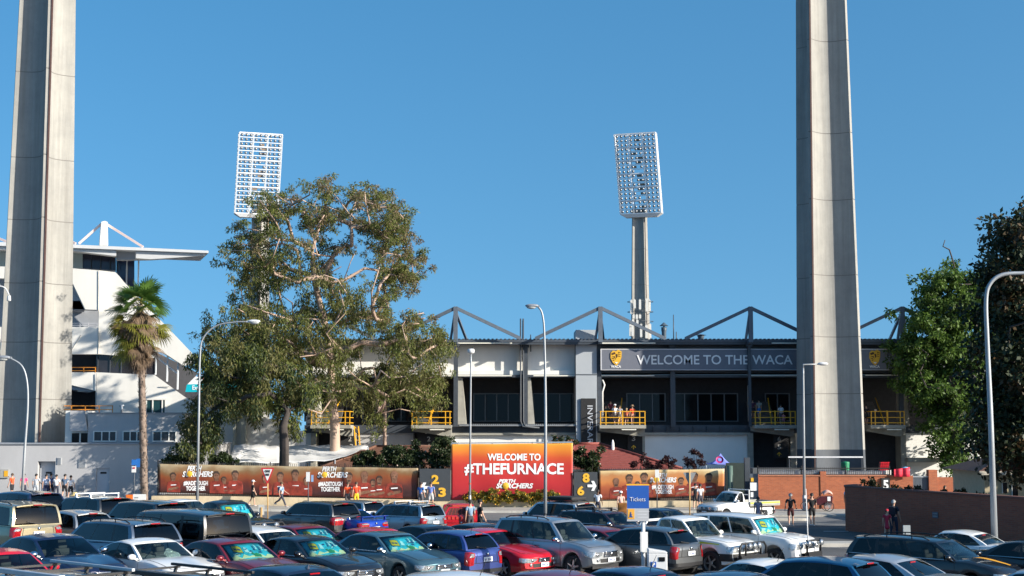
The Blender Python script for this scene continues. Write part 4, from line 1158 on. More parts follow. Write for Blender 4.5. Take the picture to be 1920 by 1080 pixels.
# low shelter frame in front of the tower foot
t = thing("yard_shelter", "thin pale canopy rail on slim posts in front of the right light tower base", "shelter", (X(1550,105), 105, 0))
m = MB(); m.bar(pt(1478,857,105), pt(1618,857,105), .1, .1); m.build("canopy_rail", mat("pale_steel", (.7,.7,.72), .5), t, world=True)
for px in (1480, 1530, 1575, 1616): MB().bar(pt(px,857,105.1), (X(px,105.1,900),105.1,0), .07, .07).build("post", DARK, t, world=True)
# counter inside the yard
k = MB(); k.span(X(1412,103,900), X(1500,103,900), 103, 104.5, 0, Z(878,103)); tag(k.build("yard_counter", mat("counter_dark", (.10,.11,.12), .6)), "low dark counter behind the brick wall pier", "counter")
# blue promotional tent
t = thing("promo_tent", "small periwinkle blue peaked tent with a magenta badge near the gateway", "tent", (X(1350,104.5), 104.5, 0))
ap = pt(1351, 850, 106); co = [pt(1324,870,105), pt(1379,871,105)]; co += [Vector((co[1].x-.3, 107.2, co[1].z)), Vector((co[0].x+.3, 107.2, co[0].z))]
m = MB(); n = 10
for i in range(4):
    a, b = co[i], co[(i+1) % 4]
    def f(u, v, a=a, b=b):
        p = a.lerp(b, u).lerp(ap, v); p.z -= .22*math.sin(math.pi*v); return p
    m.grid(f, [k/6 for k in range(7)], [k/8 for k in range(9)])
o = m.build("canopy", mat("periwinkle_canvas", (.20,.24,.62), .6, var=.05), t, world=True); so = o.modifiers.new("solid", 'SOLIDIFY'); so.thickness = .03
m = MB(); c = pt(1349.5, 862, 104.9); m.lathe([(0,.0),(.28,.0),(.28,.02)], c, 20, M=Matrix.Rotation(R(62),3,'X')); m.build("badge", mat("magenta_badge", (.42,.02,.16), .6), t, world=True)
m = MB(); m.lathe([(0,.0),(.14,.0)], c+Vector((0,-.03,.01)), 16, M=Matrix.Rotation(R(62),3,'X')); m.build("badge_centre", mat("periwinkle_canvas", (.2,.24,.62)), t, world=True)
for p in co: MB().tube((p.x, p.y, 0), p, .04, n=6).build("pole", GALV, t, world=True)

# dark brick wall in the right foreground
w0, w1 = Vector((X(1590,74,930), 74, 0)), Vector((X(2040,58.5,950), 58.5, 0))
t = thing("brick_wall", "dark shaded brick wall with rounded end running towards the viewer at the right", "wall", w0)
m = MB(); path = []
path.append(w0 + Vector((1.0, 2.6, 0))); path.append(w0 + Vector((.25, 1.6, 0))); path.append(w0 + Vector((.0, .7, 0))); path.append(w0 + Vector((.2, .1, 0)))
for k in range(1, 15): path.append(w0.lerp(w1, k/14) + Vector((.2 if k < 2 else 0, 0, 0)))
vs = []; fs = []
for i, p in enumerate(path):
    q = path[min(i+1, len(path)-1)] - path[max(i-1, 0)]; nrm = Vector((-q.y, q.x, 0)).normalized() * .35
    topz = Z(917 + (0 if i < 4 else (i-3)*1.1), 74) if False else 2.55 + .30*smooth(0, 1, max(0, i-3)/14)*0 
    zb_ = -.6
    vs += [(p.x, p.y, zb_), (p.x, p.y, topz), (p.x+nrm.x, p.y+nrm.y, topz), (p.x+nrm.x, p.y+nrm.y, zb_)]
n = len(path)
for i in range(n-1):
    a, b = 4*i, 4*(i+1)
    fs += [(a, b, b+1, a+1), (a+1, b+1, b+2, a+2), (a+2, b+2, b+3, a+3)]
fs += [(0,1,2,3), (4*n-1,4*n-2,4*n-3,4*n-4)]
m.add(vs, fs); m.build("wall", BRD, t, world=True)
m = MB()
for i in range(n-1):
    a, b = path[i], path[i+1]; q = (b-a); nr = Vector((-q.y, q.x, 0)).normalized()*.175
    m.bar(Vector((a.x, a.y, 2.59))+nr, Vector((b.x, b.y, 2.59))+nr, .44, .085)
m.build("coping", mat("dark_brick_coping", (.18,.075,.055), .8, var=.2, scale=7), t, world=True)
WALLDIR = (w1-w0).normalized(); WALLROT = math.atan2(WALLDIR.y, WALLDIR.x)
for px, py, w, h, lab in ((1769,972,.42,.28,"small faded plate fixed to the dark brick wall"),):
    u = .42; p = w0.lerp(w1, u); p.z = 1.55
    t = thing("wall_plate", lab, "sign", p, WALLROT)
    MB().box((0,-.03,0), (w,.02,h)).build("plate", mat("faded_plate", (.12,.12,.14), .6, var=.1), t)
    k = MB(); k.box((0,-.045,.06), (w*.8,.01,.05)); k.box((0,-.045,-.06), (w*.8,.01,.05)); k.build("lettering", mat("faded_text", (.22,.22,.24), .6), t)
# kiosk with tiled roof at the far right
kd = 84.0
t = thing("kiosk", "cream rendered kiosk with a dark tiled roof half hidden by the right trees", "kiosk", (X(1900,kd), kd, 0))
MB().span(X(1846,kd,900), X(2060,kd,900), kd, kd+6, -.3, Z(884,kd)).build("wall", mat("cream_kiosk_wall", (.45,.38,.25), .8, var=.1), t, world=True)
m = MB(); e0, e1 = pt(1836,884,kd-.7), pt(2080,884,kd-.7); r0, r1 = pt(1900,843,kd+3), pt(2040,843,kd+3)
for k_ in range(10):
    v0, v1 = k_/10, (k_+1)/10
    m.add([e0.lerp(r0,v0)+Vector((0,0,.04)), e1.lerp(r1,v0)+Vector((0,0,.04)), e1.lerp(r1,v1), e0.lerp(r0,v1), e0.lerp(r0,v0), e1.lerp(r1,v0)], [(0,1,2,3),(4,5,1,0)])
b0 = Vector((e0.x, kd+6.7, e0.z)); m.add([b0, e0, r0], [(0,1,2)])
m.build("roof", TILE2, t, world=True)
MB().span(e0.x, e1.x, kd-.75, kd-.68, e0.z-.2, e0.z+.02).build("fascia", mat("cream_fascia", (.5,.45,.36), .7), t, world=True)
for a, b, c_, d2 in ((1880,1888,905,925),(1898,1908,910,940)):
    w = MB().span(X(a,kd-.05,900), X(b,kd-.05,900), kd-.05, kd, Z(d2,kd), Z(c_,kd)).build("window", GLZ, t, world=True)
    MB().span(X(a-1,kd-.1,900), X(a,kd-.1,900), kd-.08, kd, Z(d2,kd), Z(c_,kd)).build("window_frame", PALE, w, world=True)
# ================================================================== vehicles
def pch(keys):
    xs = [k[0] for k in keys]; ys = [k[1] for k in keys]; n = len(xs)
    h = [xs[i+1]-xs[i] for i in range(n-1)]; dl = [(ys[i+1]-ys[i])/h[i] for i in range(n-1)]
    m = [dl[0]] + [0 if dl[i-1]*dl[i] <= 0 else 2*dl[i-1]*dl[i]/(dl[i-1]+dl[i]) for i in range(1, n-1)] + [dl[-1]]
    def f(x):
        if x <= xs[0]: return ys[0]
        if x >= xs[-1]: return ys[-1]
        i = 0
        while x > xs[i+1]: i += 1
        t = (x-xs[i])/h[i]
        return (ys[i]*(1+2*t)*(1-t)**2 + h[i]*m[i]*t*(1-t)**2 + ys[i+1]*t*t*(3-2*t) + h[i]*m[i+1]*t*t*(t-1))
    return f
TYRE = mat("tyre_rubber", (.018,.018,.019), .85, var=.1)
ALLOY = mat("alloy_rim", (.48,.49,.50), .3, metal=.8, var=.08)
TRIM = mat("black_trim", (.014,.014,.016), .45, var=0)
INTR = mat("car_interior", (.035,.034,.036), .8, var=.2)
SEATM = mat("seat_cloth", (.06,.058,.06), .9, var=.2)
PLATE = mat("number_plate", (.75,.77,.80), .5, var=0)
PLTXT = mat("plate_marks", (.03,.06,.22), .6, var=0)
REDL = mat("red_tail_lens", (.30,.006,.010), .15, var=.35, scale=14, coat=1)
CLEARL = mat("clear_lens", (.42,.44,.46), .12, metal=.6, var=.55, scale=22, coat=1)
AMBER = mat("amber_lens", (.6,.16,.01), .15, var=0)
GL_W = glass_mat("windscreen_glass", (.80,.95,.93), .72)
GL_S = glass_mat("side_glass", (.75,.88,.86), .42)
GL_T = glass_mat("tinted_glass", (.7,.75,.8), .13)
def paint(name, col, metal=.0, rough=.32):
    return mat("paint_" + name, col, rough, metal=metal, var=.05, scale=1.2, coat=.9, spec=.5)
PAINT = dict(
    white=paint("white", (.74,.74,.73)), silver=paint("silver", (.40,.42,.44), .75, .36), gold=paint("gold", (.36,.31,.20), .7, .36),
    darkblue=paint("dark_blue", (.010,.017,.055), .3), navy=paint("navy", (.013,.02,.045), .3), black=paint("black", (.008,.008,.010)), maroon=paint("maroon", (.17,.010,.016), .3),
    red=paint("red", (.50,.008,.018), .1), teal=paint("teal_blue", (.085,.17,.215), .6, .34), blue=paint("royal_blue", (.05,.078,.27), .5), grey=paint("dark_grey", (.055,.057,.062), .5),
    charcoal=paint("charcoal", (.028,.030,.034), .4), slate=paint("slate_blue", (.10,.13,.18), .6, .36), iceblue=paint("ice_blue", (.24,.30,.36), .7, .36), rallyblue=paint("rally_blue", (.010,.05,.36), .3), peacock=paint("peacock_blue", (.008,.085,.19), .5),
    offwhite=paint("off_white", (.66,.66,.62)), lightsilver=paint("light_silver", (.52,.53,.55), .6, .34), plum=paint("plum", (.05,.022,.03), .4), pewter=paint("pewter", (.12,.125,.13), .6, .36))
WS = [(0,.86),(.04,.93),(.2,.99),(.4,1),(.7,1),(.9,.98),(.965,.94),(1,.86)]
BASE = dict(W=1.82, rt=.31, tyre_w=.21, wf=WS, bowf=.20, bowr=.13, crown=.03, tumble=.775, nwin=2, glass='s', wb=.945, arch=.07, roofarch=.055)
def preset(**k): d = dict(BASE); d.update(k); return d
KIND = dict(
 sedan=preset(L=4.85, H=1.45, fo=.95, ro=1.05, ta=.725, tf=.575, tr=.315, tc=.16, belt=.97, beltr=1.00, nose=.74, zt=[(0,.80),(.02,.96),(.10,1.03),(.16,1.03),(.5,.96),(.725,.975),(.90,.86),(.975,.755),(1,.66)], nwin=2),
 hatch=preset(L=4.0, W=1.69, H=1.52, roofarch=.075, tumble=.75, fo=.80, ro=.62, ta=.80, tf=.60, tr=.13, tc=.035, belt=1.00, beltr=1.06, nose=.80, bowr=.10, zt=[(0,.86),(.015,1.0),(.05,1.05),(.5,1.0),(.80,1.0),(.92,.90),(.98,.80),(1,.70)], nwin=3, bigrear=True),
 coupe=preset(L=4.6, W=1.80, H=1.40, fo=.95, ro=1.0, ta=.70, tf=.55, tr=.33, tc=.13, belt=.94, beltr=.99, nose=.72, zt=[(0,.80),(.02,.95),(.12,1.01),(.5,.95),(.70,.955),(.90,.84),(.975,.74),(1,.64)], nwin=2),
 wagon=preset(L=4.75, W=1.80, H=1.52, fo=.95, ro=.95, ta=.745, tf=.60, tr=.075, tc=.02, belt=.98, beltr=1.03, nose=.76, bowr=.10, zt=[(0,.86),(.015,.99),(.05,1.03),(.5,.98),(.745,.985),(.90,.88),(.975,.775),(1,.68)], nwin=3, bigrear=True),
 suv=preset(L=4.65, W=1.84, H=1.76, rt=.36, fo=.85, ro=.85, ta=.745, tf=.61, tr=.085, tc=.025, belt=1.12, beltr=1.16, nose=.93, bowr=.09, crown=.035, zt=[(0,1.0),(.015,1.12),(.05,1.16),(.5,1.12),(.745,1.12),(.89,1.05),(.965,.95),(1,.80)], nwin=3, bigrear=True, arch=.09),
 offroad=preset(L=4.85, W=1.90, H=1.88, rt=.39, fo=.85, ro=1.0, ta=.715, tf=.615, tr=.04, tc=.012, belt=1.20, beltr=1.22, nose=1.02, bowf=.13, bowr=.06, tumble=.86, crown=.04, zt=[(0,1.1),(.015,1.2),(.05,1.22),(.5,1.2),(.715,1.2),(.88,1.15),(.965,1.06),(1,.86)], nwin=3, bigrear=True, arch=.10),
 van=preset(L=4.95, W=1.95, H=1.95, rt=.34, fo=.85, ro=1.05, ta=.84, tf=.70, tr=.035, tc=.012, belt=1.15, beltr=1.17, nose=.95, bowr=.06, tumble=.86, zt=[(0,1.05),(.015,1.15),(.05,1.17),(.5,1.15),(.84,1.14),(.92,1.06),(.98,.94),(1,.80)], nwin=3, bigrear=True, glass='t'),
 mover=preset(L=4.85, W=1.93, H=1.78, rt=.34, fo=.95, ro=1.0, ta=.82, tf=.66, tr=.05, tc=.015, belt=1.10, beltr=1.12, nose=.88, bowr=.08, tumble=.84, zt=[(0,1.0),(.015,1.1),(.05,1.12),(.5,1.1),(.82,1.08),(.92,1.0),(.98,.88),(1,.74)], nwin=3, bigrear=True, glass='t'),
 dualcab=preset(L=5.2, W=1.85, H=1.80, rt=.39, fo=.90, ro=1.2, ta=.72, tf=.615, tr=.405, tc=.375, belt=1.17, beltr=1.19, nose=1.02, bowf=.14, bowr=.04, tumble=.84, zt=[(0,1.13),(.01,1.17),(.05,1.17),(.37,1.17),(.5,1.17),(.72,1.165),(.88,1.12),(.965,1.04),(1,.86)], nwin=2, arch=.11, bed=True),
 pickup=preset(L=5.1, W=1.80, H=1.74, rt=.36, fo=.90, ro=1.2, ta=.715, tf=.61, tr=.51, tc=.48, belt=1.12, beltr=1.13, nose=.98, bowf=.14, bowr=.04, tumble=.84, zt=[(0,.75),(.01,.78),(.05,.78),(.44,.78),(.47,1.12),(.55,1.12),(.715,1.12),(.88,1.06),(.965,.98),(1,.82)], nwin=1, arch=.09),
)
class CarG:
    def __init__(s, P):
        s.P = P; s.L = P['L']; s.zt = pch(P['zt']); s.wf = pch(P['wf'])
        s.zb = pch([(0,.36),(.05,.25),(.14,.20),(.86,.20),(.95,.23),(1,.34)]) if P['rt'] < .355 else pch([(0,.50),(.05,.40),(.14,.32),(.86,.32),(.95,.36),(1,.48)])
        s.xf = s.L/2 - P['fo']; s.xr = -s.L/2 + P['ro']
    def x(s, t): return -s.L/2 + t*s.L
    def bow(s, t, y):
        q = (y / (s.P['W']/2))**2
        return -s.P['bowf']*q*smooth(.78, 1, t) + s.P['bowr']*q*smooth(.2, 0, t) if True else 0
    def sec(s, t):
        P = s.P; w = s.wf(t)*P['W']/2; zt, zb = s.zt(t), s.zb(t); x = s.x(t); za = 0
        for xw in (s.xf, s.xr):
            Ra = P['rt'] + P['arch']; dx = abs(x - xw)
            if dx < Ra: za = max(za, P['rt'] + math.sqrt(Ra*Ra - dx*dx))
        za = min(za, zt-.16); h = zt - zb
        pts = [(0, zb), (.84*w, max(zb, za)), (.965*w, max(zb+.02, za)), (.995*w, max(zb+.36*h, za+.025)), (1.0*w, max(zb+.62*h, za+.05)),
               (.982*w, max(zt-.10, za+.075)), (.955*w, zt-.035), (.905*w, zt-.004), (.72*w, zt+P['crown']*.55), (.36*w, zt+P['crown']*.95), (0, zt+P['crown'])]
        return pts
    def side_y(s, t, z):
        p = s.sec(t)[2:8]
        if z <= p[0][1]: return p[0][0]
        for i in range(len(p)-1):
            if p[i][1] <= z <= p[i+1][1]:
                k = (z-p[i][1])/max(1e-6, p[i+1][1]-p[i][1]); return p[i][0]*(1-k) + p[i+1][0]*k
        return p[-1][0]
    def end(s, q, z, front=True, off=.008):
        """point on the front (or rear) skin: |q|<=1 across the end, beyond 1 round the corner along the side"""
        sg = 1 if q >= 0 else -1; a = abs(q); te = 1.0 if front else 0.0
        if a <= 1: t = te; y = sg*a*s.side_y(t, z)
        else:
            b = (a-1)*.55/s.L; t = te - b if front else te + b; y = sg*s.side_y(t, z)
        x = s.x(t) + s.bow(t, y)
        e = off if front else -off
        if a <= .9: return Vector((x+e, y, z))
        return Vector((x+e*.5, y+sg*off, z))
    def patch(s, mb, qs, z0, z1, front=True, off=.008, nz=4, mi=0):
        zz = [j/nz for j in range(nz+1)]
        f = (lambda q, v: s.end(q, (z0(q) if callable(z0) else z0)*(1-v) + (z1(q) if callable(z1) else z1)*v, front, off))
        mb.grid(f, qs, zz, mi, True, flip=not front)
        return mb
def lin(a, b, n): return [a + (b-a)*i/n for i in range(n+1)]

def make_vehicle(kind, col, label, cat, root_loc, ang, shade=False, group=None, name="car", **o):
    P = dict(KIND[kind]); P.update(o.get('P', {}))
    G = CarG(P); L, W, H = P['L'], P['W'], P['H']; pm = PAINT[col]
    root = thing(name, label, cat, root_loc, ang, group)
    # ---------- lower body
    ts = set(lin(0, 1, 44)) | {.004,.012,.024,.976,.988,.996}
    for xw in (G.xf, G.xr):
        Ra = P['rt']+P['arch']
        for k in range(17):
            ts.add((xw + Ra*.9995*math.cos(math.pi*k/16) + L/2)/L)
        ts.add((xw+Ra+.004+L/2)/L); ts.add((xw-Ra-.004+L/2)/L)
    ts = sorted(t for t in ts if 0 <= t <= 1)
    b = MB(); rows = []
    for t in ts:
        p = G.sec(t); ring = [(-y, z) for y, z in p[:0:-1]] + p if False else [( -y, z) for y, z in p[::-1]][:-1] + [(y, z) for y, z in p]
        # order: top centre -> left bottom -> ... we keep: -top..-bottom, bottom..top
        rows.append([(G.x(t) + G.bow(t, y), y, z) for y, z in ring])
    n = len(rows[0]); vs = [v for r in rows for v in r]; fs = []
    for i in range(len(rows)-1):
        for k in range(n-1):
            fs.append((i*n+k, i*n+k+1, (i+1)*n+k+1, (i+1)*n+k))
        fs.append((i*n+n-1, i*n, (i+1)*n, (i+1)*n+n-1))
    if P.get('bed'):       # open the tray: drop the top faces over the bed
        keep = []
        for i in range(len(rows)-1):
            for k in range(n):
                top = k in (0,1,2, n-1, n-2, n-3, n-4)
                if top and rows[i][0][0] < G.x(.365) and rows[i][0][0] > G.x(.02): continue
                keep.append(fs[i*n+k])
        fs = keep
    b.add(vs, fs, 0, True)
    for te, front in ((0.0, False), (1.0, True)):
        p = G.sec(te)[1:]
        zz = [q[1] for q in p]; ys = lin(-1, 1, 8)
        pts_ = [(G.x(te) + G.bow(te, u*y), u*y, z) for (y, z) in p for u in ys]
        m_ = len(ys); ff = []
        for j in range(len(p)-1):
            for i in range(m_-1):
                q = (j*m_+i, j*m_+i+1, (j+1)*m_+i+1, (j+1)*m_+i); ff.append(q if front else q[::-1])
        b.add(pts_, ff, 0, True)
    # ---------- greenhouse
    xa, xF, xR, xC = G.x(P['ta']), G.x(P['tf']), G.x(P['tr']), G.x(P['tc'])
    wb = W/2*P['wb']; wr = W/2*P['tumble']
    zc, zr_ = P['belt']+.0, P['beltr']
    vls = [0, .07, .3, .55, .8, .90, .96, 1.0]
    bowF, bowR = .13, .05
    def wv(v):
        w = wb + (wr-wb)*v
        return w - (.028*((v-.88)/.12)**2 + .0 if v > .88 else 0) - (.03 if v > .99 else 0)
    zroofF, zroofR = H-.07, H-.06-(.03 if kind in ('sedan','coupe') else 0)
    def zroof(u): return zroofF*(1-u) + zroofR*u + (P['roofarch'])*4*u*(1-u)
    def ztop(u, v):
        base = zc*(1-u)+zr_*u
        e = v if v < .9 else v
        return base - .02 + (zroof(u) - base + .02)*e
    def xfront(v): return xa + (xF-xa)*v + .035*math.sin(math.pi*v)
    def xrear(v): return xC + (xR-xC)*v - (.05 if P.get('bigrear') else .04)*math.sin(math.pi*v)
    def gp(zone, u, v):
        w = wv(v)
        if zone == 'f': return Vector((xfront(v) - bowF*u*u, u*w*.97, ztop(0, v) + .045*max(0,1-abs(u)**2.2)*v**3))
        if zone == 'r': return Vector((xrear(v) + bowR*u*u, u*w*.95, ztop(1, v) + .045*max(0,1-abs(u)**2.2)*v**3))
        sg = 1 if zone == 'l' else -1
        x = (xfront(v)-bowF)*(1-u) + (xrear(v)+bowR)*u
        e = .97*(1-u)+.95*u + .03*math.sin(math.pi*u)*1.1
        return Vector((x, sg*w*e, ztop(u, v)))
    vin = (.07, .90)
    fus = [-1,-.93,-.7,-.35,0,.35,.7,.93,1]; rus = [-1,-.90,-.6,-.3,0,.3,.6,.90,1]
    nw = P['nwin']
    if nw == 1: wins = [(.10,.86)]
    elif nw == 2: wins = [(.06,.48),(.51,.90)]
    else: wins = [(.055,.375),(.395,.69),(.725,.945)]
    if o.get('solid_rear'): wins = wins[:2]
    sus = sorted(set([0] + [a for w_ in wins for a in w_] + lin(0,1,12)))
    def split(zone, us, iswin, flip):
        wbuf = {}
        for j in range(len(vls)-1):
            for i in range(len(us)-1):
                um = (us[i]+us[i+1])/2; vm = (vls[j]+vls[j+1])/2
                key = iswin(um) if vin[0] < vm < vin[1] else None
                q = [gp(zone, us[i], vls[j]), gp(zone, us[i+1], vls[j]), gp(zone, us[i+1], vls[j+1]), gp(zone, us[i], vls[j+1])]
                if flip: q = q[::-1]
                if key is None: body_f.append((q, 0))
                elif key == 'trim': body_f.append((q, 1))
                else: wbuf.setdefault(key, []).append(q)
        return wbuf
    body_f = []
    def swin(um):
        for k, (a, c) in enumerate(wins):
            if a < um < c: return k
        if wins[0][1] < um < wins[-1][0]: return 'trim' if kind not in ('dualcab','pickup','offroad') or o.get('darkpillar') else None
        return None
    bufs = [('windscreen', split('f', fus, lambda u: 'w' if abs(u) < .93 else None, False), GL_W)]
    rear_rng = .90
    if kind == 'pickup': bufs.append(('rear_window', split('r', rus, lambda u: 'w' if abs(u) < .6 else None, True), GL_S))
    else: bufs.append(('rear_window', split('r', rus, lambda u: 'w' if abs(u) < rear_rng else None, True), GL_T if P.get('bigrear') else GL_S))
    gside = GL_T if (P['glass'] == 't' or o.get('tint')) else GL_S
    for zone, fl in (('l', False), ('n', True)):
        bufs.append(('side_window', split(zone, sus, swin, fl), gside))
    def weld(quads):
        idx = {}; vs = []; fs = []
        for q, mi in quads:
            f = []
            for p in q:
                k = (round(p.x,4), round(p.y,4), round(p.z,4))
                if k not in idx: idx[k] = len(vs); vs.append(p)
                f.append(idx[k])
            fs.append((f, mi))
        return vs, fs
    # roof skin
    for i in range(len(sus)-1):
        for j in range(8):
            ys = lin(-1, 1, 8)
            def rp(u, y):
                pl = gp('l', u, 1.0); a = abs(y)
                xe = pl.x
                x = xe + (bowF*(1-y*y))*max(0, 1-u*6) - (bowR*(1-y*y))*max(0, 1-(1-u)*6)
                return Vector((x, pl.y*y, pl.z + .045*(1-a**2.2)))
            q = [rp(sus[i],ys[j]), rp(sus[i],ys[j+1]), rp(sus[i+1],ys[j+1]), rp(sus[i+1],ys[j])]
            body_f.append((q, 0))
    vs, ff = weld(body_f); base = len(b.v)
    b.v.extend([tuple(p) for p in vs])
    for f, mi in ff: b.f.append([base+i for i in f]); b.m.append(mi); b.sm.append(True)
    # black sill strip and seams
    body = b.build("body", [pm, TRIM], root, angle=32)
    for nm, buf, gm in bufs:
        for k in sorted(buf, key=str):
            vs, ff = weld([(q, 0) for q in buf[k]])
            w = MB(); w.v = [tuple(p) for p in vs]
            for f, mi in ff: w.f.append(f); w.m.append(0); w.sm.append(True)
            g_ = gm
            if nm == 'side_window' and isinstance(k, int) and k == 0 and gm is GL_T and not o.get('alltint'): g_ = GL_S
            w.build(nm, g_, root)
    # ---------- interior
    it = MB(); it.box(((xa+xC)/2, 0, .55), ((xa-xC)*.94, W*.86, .5)); it.box((xa-.12, 0, zc-.10), (.42, W*.84, .16))
    it.build("cabin_floor", INTR, root)
    rowsx = [xF-.45] + ([xR+.75] if nw >= 2 else [])
    for rx in rowsx:
        for sy in (-1, 1):
            s_ = MB(); top = zc+.02
            s_.box((rx, sy*W*.2, top-.22), (.14, .46, .62), M=Matrix.Rotation(R(-12), 3, 'Y')); s_.box((rx-.10, sy*W*.2, top+.17), (.09, .26, .19), M=Matrix.Rotation(R(-8), 3, 'Y'))
            s_.build("seat", SEATM, root, bevel=.04)
    st_ = MB(); st_.lathe([(.165,-.015),(.18,0),(.165,.015),(.15,0),(.165,-.015)], (xa-.42, -W*.2, zc+.0), 16, M=Matrix.Rotation(R(-65), 3, 'Y')); st_.build("steering_wheel", TRIM, root)
    # ---------- under side and wheels
    ub = MB(); ub.box((0, 0, P['rt']+.12), (L*.90, W*.72, .34)); ub.build("underbody", BLACKM, root)
    rim_r = P['rt']*.66
    wm = MB(); rt, tw = P['rt'], P['tyre_w']/2
    wm.lathe([(rim_r,-tw),(rt*.93,-tw),(rt,-tw*.7),(rt,tw*.7),(rt*.93,tw),(rim_r,tw)], n=26, M=Matrix.Rotation(R(90), 3, 'X'))
    rm = MB(); rm.lathe([(rim_r,tw*.95),(rim_r*.93,tw*.6),(rim_r*.9,-tw)], n=26, M=Matrix.Rotation(R(90), 3, 'X'))
    ns = o.get('spokes', 5)
    for k in range(ns):
        a = 2*math.pi*k/ns
        p0 = Vector((.05*math.cos(a), -tw*.72, .05*math.sin(a))); p1 = Vector((rim_r*.95*math.cos(a), -tw*.66, rim_r*.95*math.sin(a)))
        rm.bar(p0, p1, rim_r*.22, .035)
    rm.lathe([(0,tw*.82),(.06,tw*.8),(.075,tw*.6)], n=12, M=Matrix.Rotation(R(90), 3, 'X'))
    dk = MB(); dk.lathe([(0,tw*.1),(rim_r*.9,tw*.1)], n=18, M=Matrix.Rotation(R(90), 3, 'X'))
    tyme, rime, dkme = wm.mesh("tyre", TYRE, 40), rm.mesh("rim", ALLOY, 35), dk.mesh("brake_disc", BLACKM)
    for xw in (G.xf, G.xr):
        for sg in (-1, 1):
            e = bpy.data.objects.new("wheel", tyme); link(e); e.parent = root
            e.location = (xw, sg*(W/2 - tw - .015), rt); e.rotation_euler = (0, rnd.uniform(0, 6), 0 if sg < 0 else math.pi)
            for nm, me_ in (("rim", rime), ("brake_disc", dkme)):
                c = bpy.data.objects.new(nm, me_); link(c); c.parent = e
    # ---------- doors: seams, handles
    zb_b = P['belt']
    xd = [xa-.25, xF*.3 + xa*.0 + (xR+xF)*.30, ] if False else None
    x1 = gp('l', wins[0][1], .07).x if len(wins) > 1 else gp('l', .9, .07).x
    x2 = gp('l', wins[1][1] if len(wins) > 1 else .95, .07).x
    doors_ = [(xa-.28+.10, x1-.02)] + ([(x1-.02, x2)] if nw >= 2 else [])
    sm = MB()
    for sg in (-1, 1):
        for xx in sorted(set([d_[0] for d_ in doors_] + [d_[1] for d_ in doors_])):
            t = (xx + L/2)/L; pp = G.sec(t)[2:7]
            sm.path([Vector((xx, sg*(y+.001), z)) for y, z in pp], .0055, 4)
        t0, t1 = (doors_[-1][1]+L/2)/L, (doors_[0][0]+L/2)/L
        sm.path([Vector((G.x(t), sg*(G.side_y(t, G.zb(.5)+.10)+.001), G.zb(.5)+.10)) for t in lin(t0, t1, 6)], .005, 4)
    sm.build("door_seams", TRIM, root)
    hm = pm if o.get('body_handles', True) else TRIM
    for sg in (-1, 1):
        for d_ in doors_:
            t = (d_[1]-.14+.28-.22+L/2)/L if False else (d_[1] + .17 + L/2)/L
            z = G.zt(t) - .14; y = G.side_y(t, z)
            h = MB(); h.box((G.x(t), sg*(y+.018), z), (.20, .03, .035)); h.build("door_handle", hm, root, bevel=.008)
    # ---------- mirrors
    for sg in (-1, 1):
        c = Vector((xa-.30, sg*(wb+.13), zc+.09))
        h = MB(); h.ell(c, (.085, .115, .075), 12, 8); h.bar((c.x+.02, sg*(wb-.06), zc+.0), (c.x, sg*(wb+.05), zc+.05), .06, .05)
        mo = h.build("mirror", CHROME if o.get('chrome_mirror') else (pm if o.get('body_mirror', True) else TRIM), root)
        k = MB(); k.lathe([(0,0),(.08,0)], c+Vector((-.098,0,0)), 12, M=Matrix.Rotation(R(-90),3,'Y')); k.build("mirror_glass", GLZ, mo)
    # ---------- front end
    nz_ = P['nose']; zb1 = G.zb(1.0)
    big = P['rt'] >= .355
    hl_lo, hl_hi = nz_-(.27 if big else .22), nz_-.085
    hs = o.get('lamp', (.52, 1.34))
    for sg in (-1, 1):
        h = MB(); qs = lin(hs[0], hs[1], 8); qs = [sg*q for q in (qs if sg > 0 else qs[::-1])]
        G.patch(h, qs, lambda q: hl_lo+.075*max(0,1-(abs(q)-hs[0])/.25)**1.5+.10*max(0,abs(q)-1.05), lambda q: hl_hi-.01+.06*max(0,abs(q)-.75), True, .012); hh = h.build("headlight", CLEARL, root)
        k = MB(); c = G.end(sg*(hs[0]+.22), (hl_lo+hl_hi)/2, True, .016); k.lathe([(0,.012),(.035,.01),(.045,0)], c, 14, M=Matrix.Rotation(R(90),3,'Y')); k.build("projector", CHROME, hh)
    gq = o.get('grille', .42); g = MB(); G.patch(g, lin(-gq, gq, 8), nz_-(.26 if big else .20), nz_-.09, True, .010); gr = g.build("grille", TRIM, root)
    g = MB()
    for k in range(4 if big else 3):
        z = nz_-.11-(.045*k); g.path([G.end(q, z, True, .018) for q in lin(-gq, gq, 8)], .009, 4)
    g.path([G.end(q, nz_-.085, True, .018) for q in lin(-gq*1.02, gq*1.02, 8)], .013, 5)
    g.build("grille_bars", CHROME if o.get('chrome', True) else TRIM, gr)
    k = MB(); k.lathe([(0,.02),(.045,.018),(.055,0)], G.end(0, nz_-.155, True, .02), 14, M=Matrix.Rotation(R(90),3,'Y')); k.build("badge", CHROME, gr)
    g = MB(); G.patch(g, lin(-.62, .62, 8), zb1+.03, zb1+.15, True, .008); g.build("air_intake", TRIM, root)
    if o.get('dark_bumper'):
        g = MB(); G.patch(g, lin(-1.9, 1.9, 20), zb1-.0, zb1+.24, True, .02); g.build("bumper", TRIM, root)
    for sg in (-1, 1):
        g = MB(); g.lathe([(0,.01),(.045,.01),(.055,0)], G.end(sg*.72, zb1+.11, True, .014), 12, M=Matrix.Rotation(R(90),3,'Y')); g.build("fog_lamp", CLEARL, root)
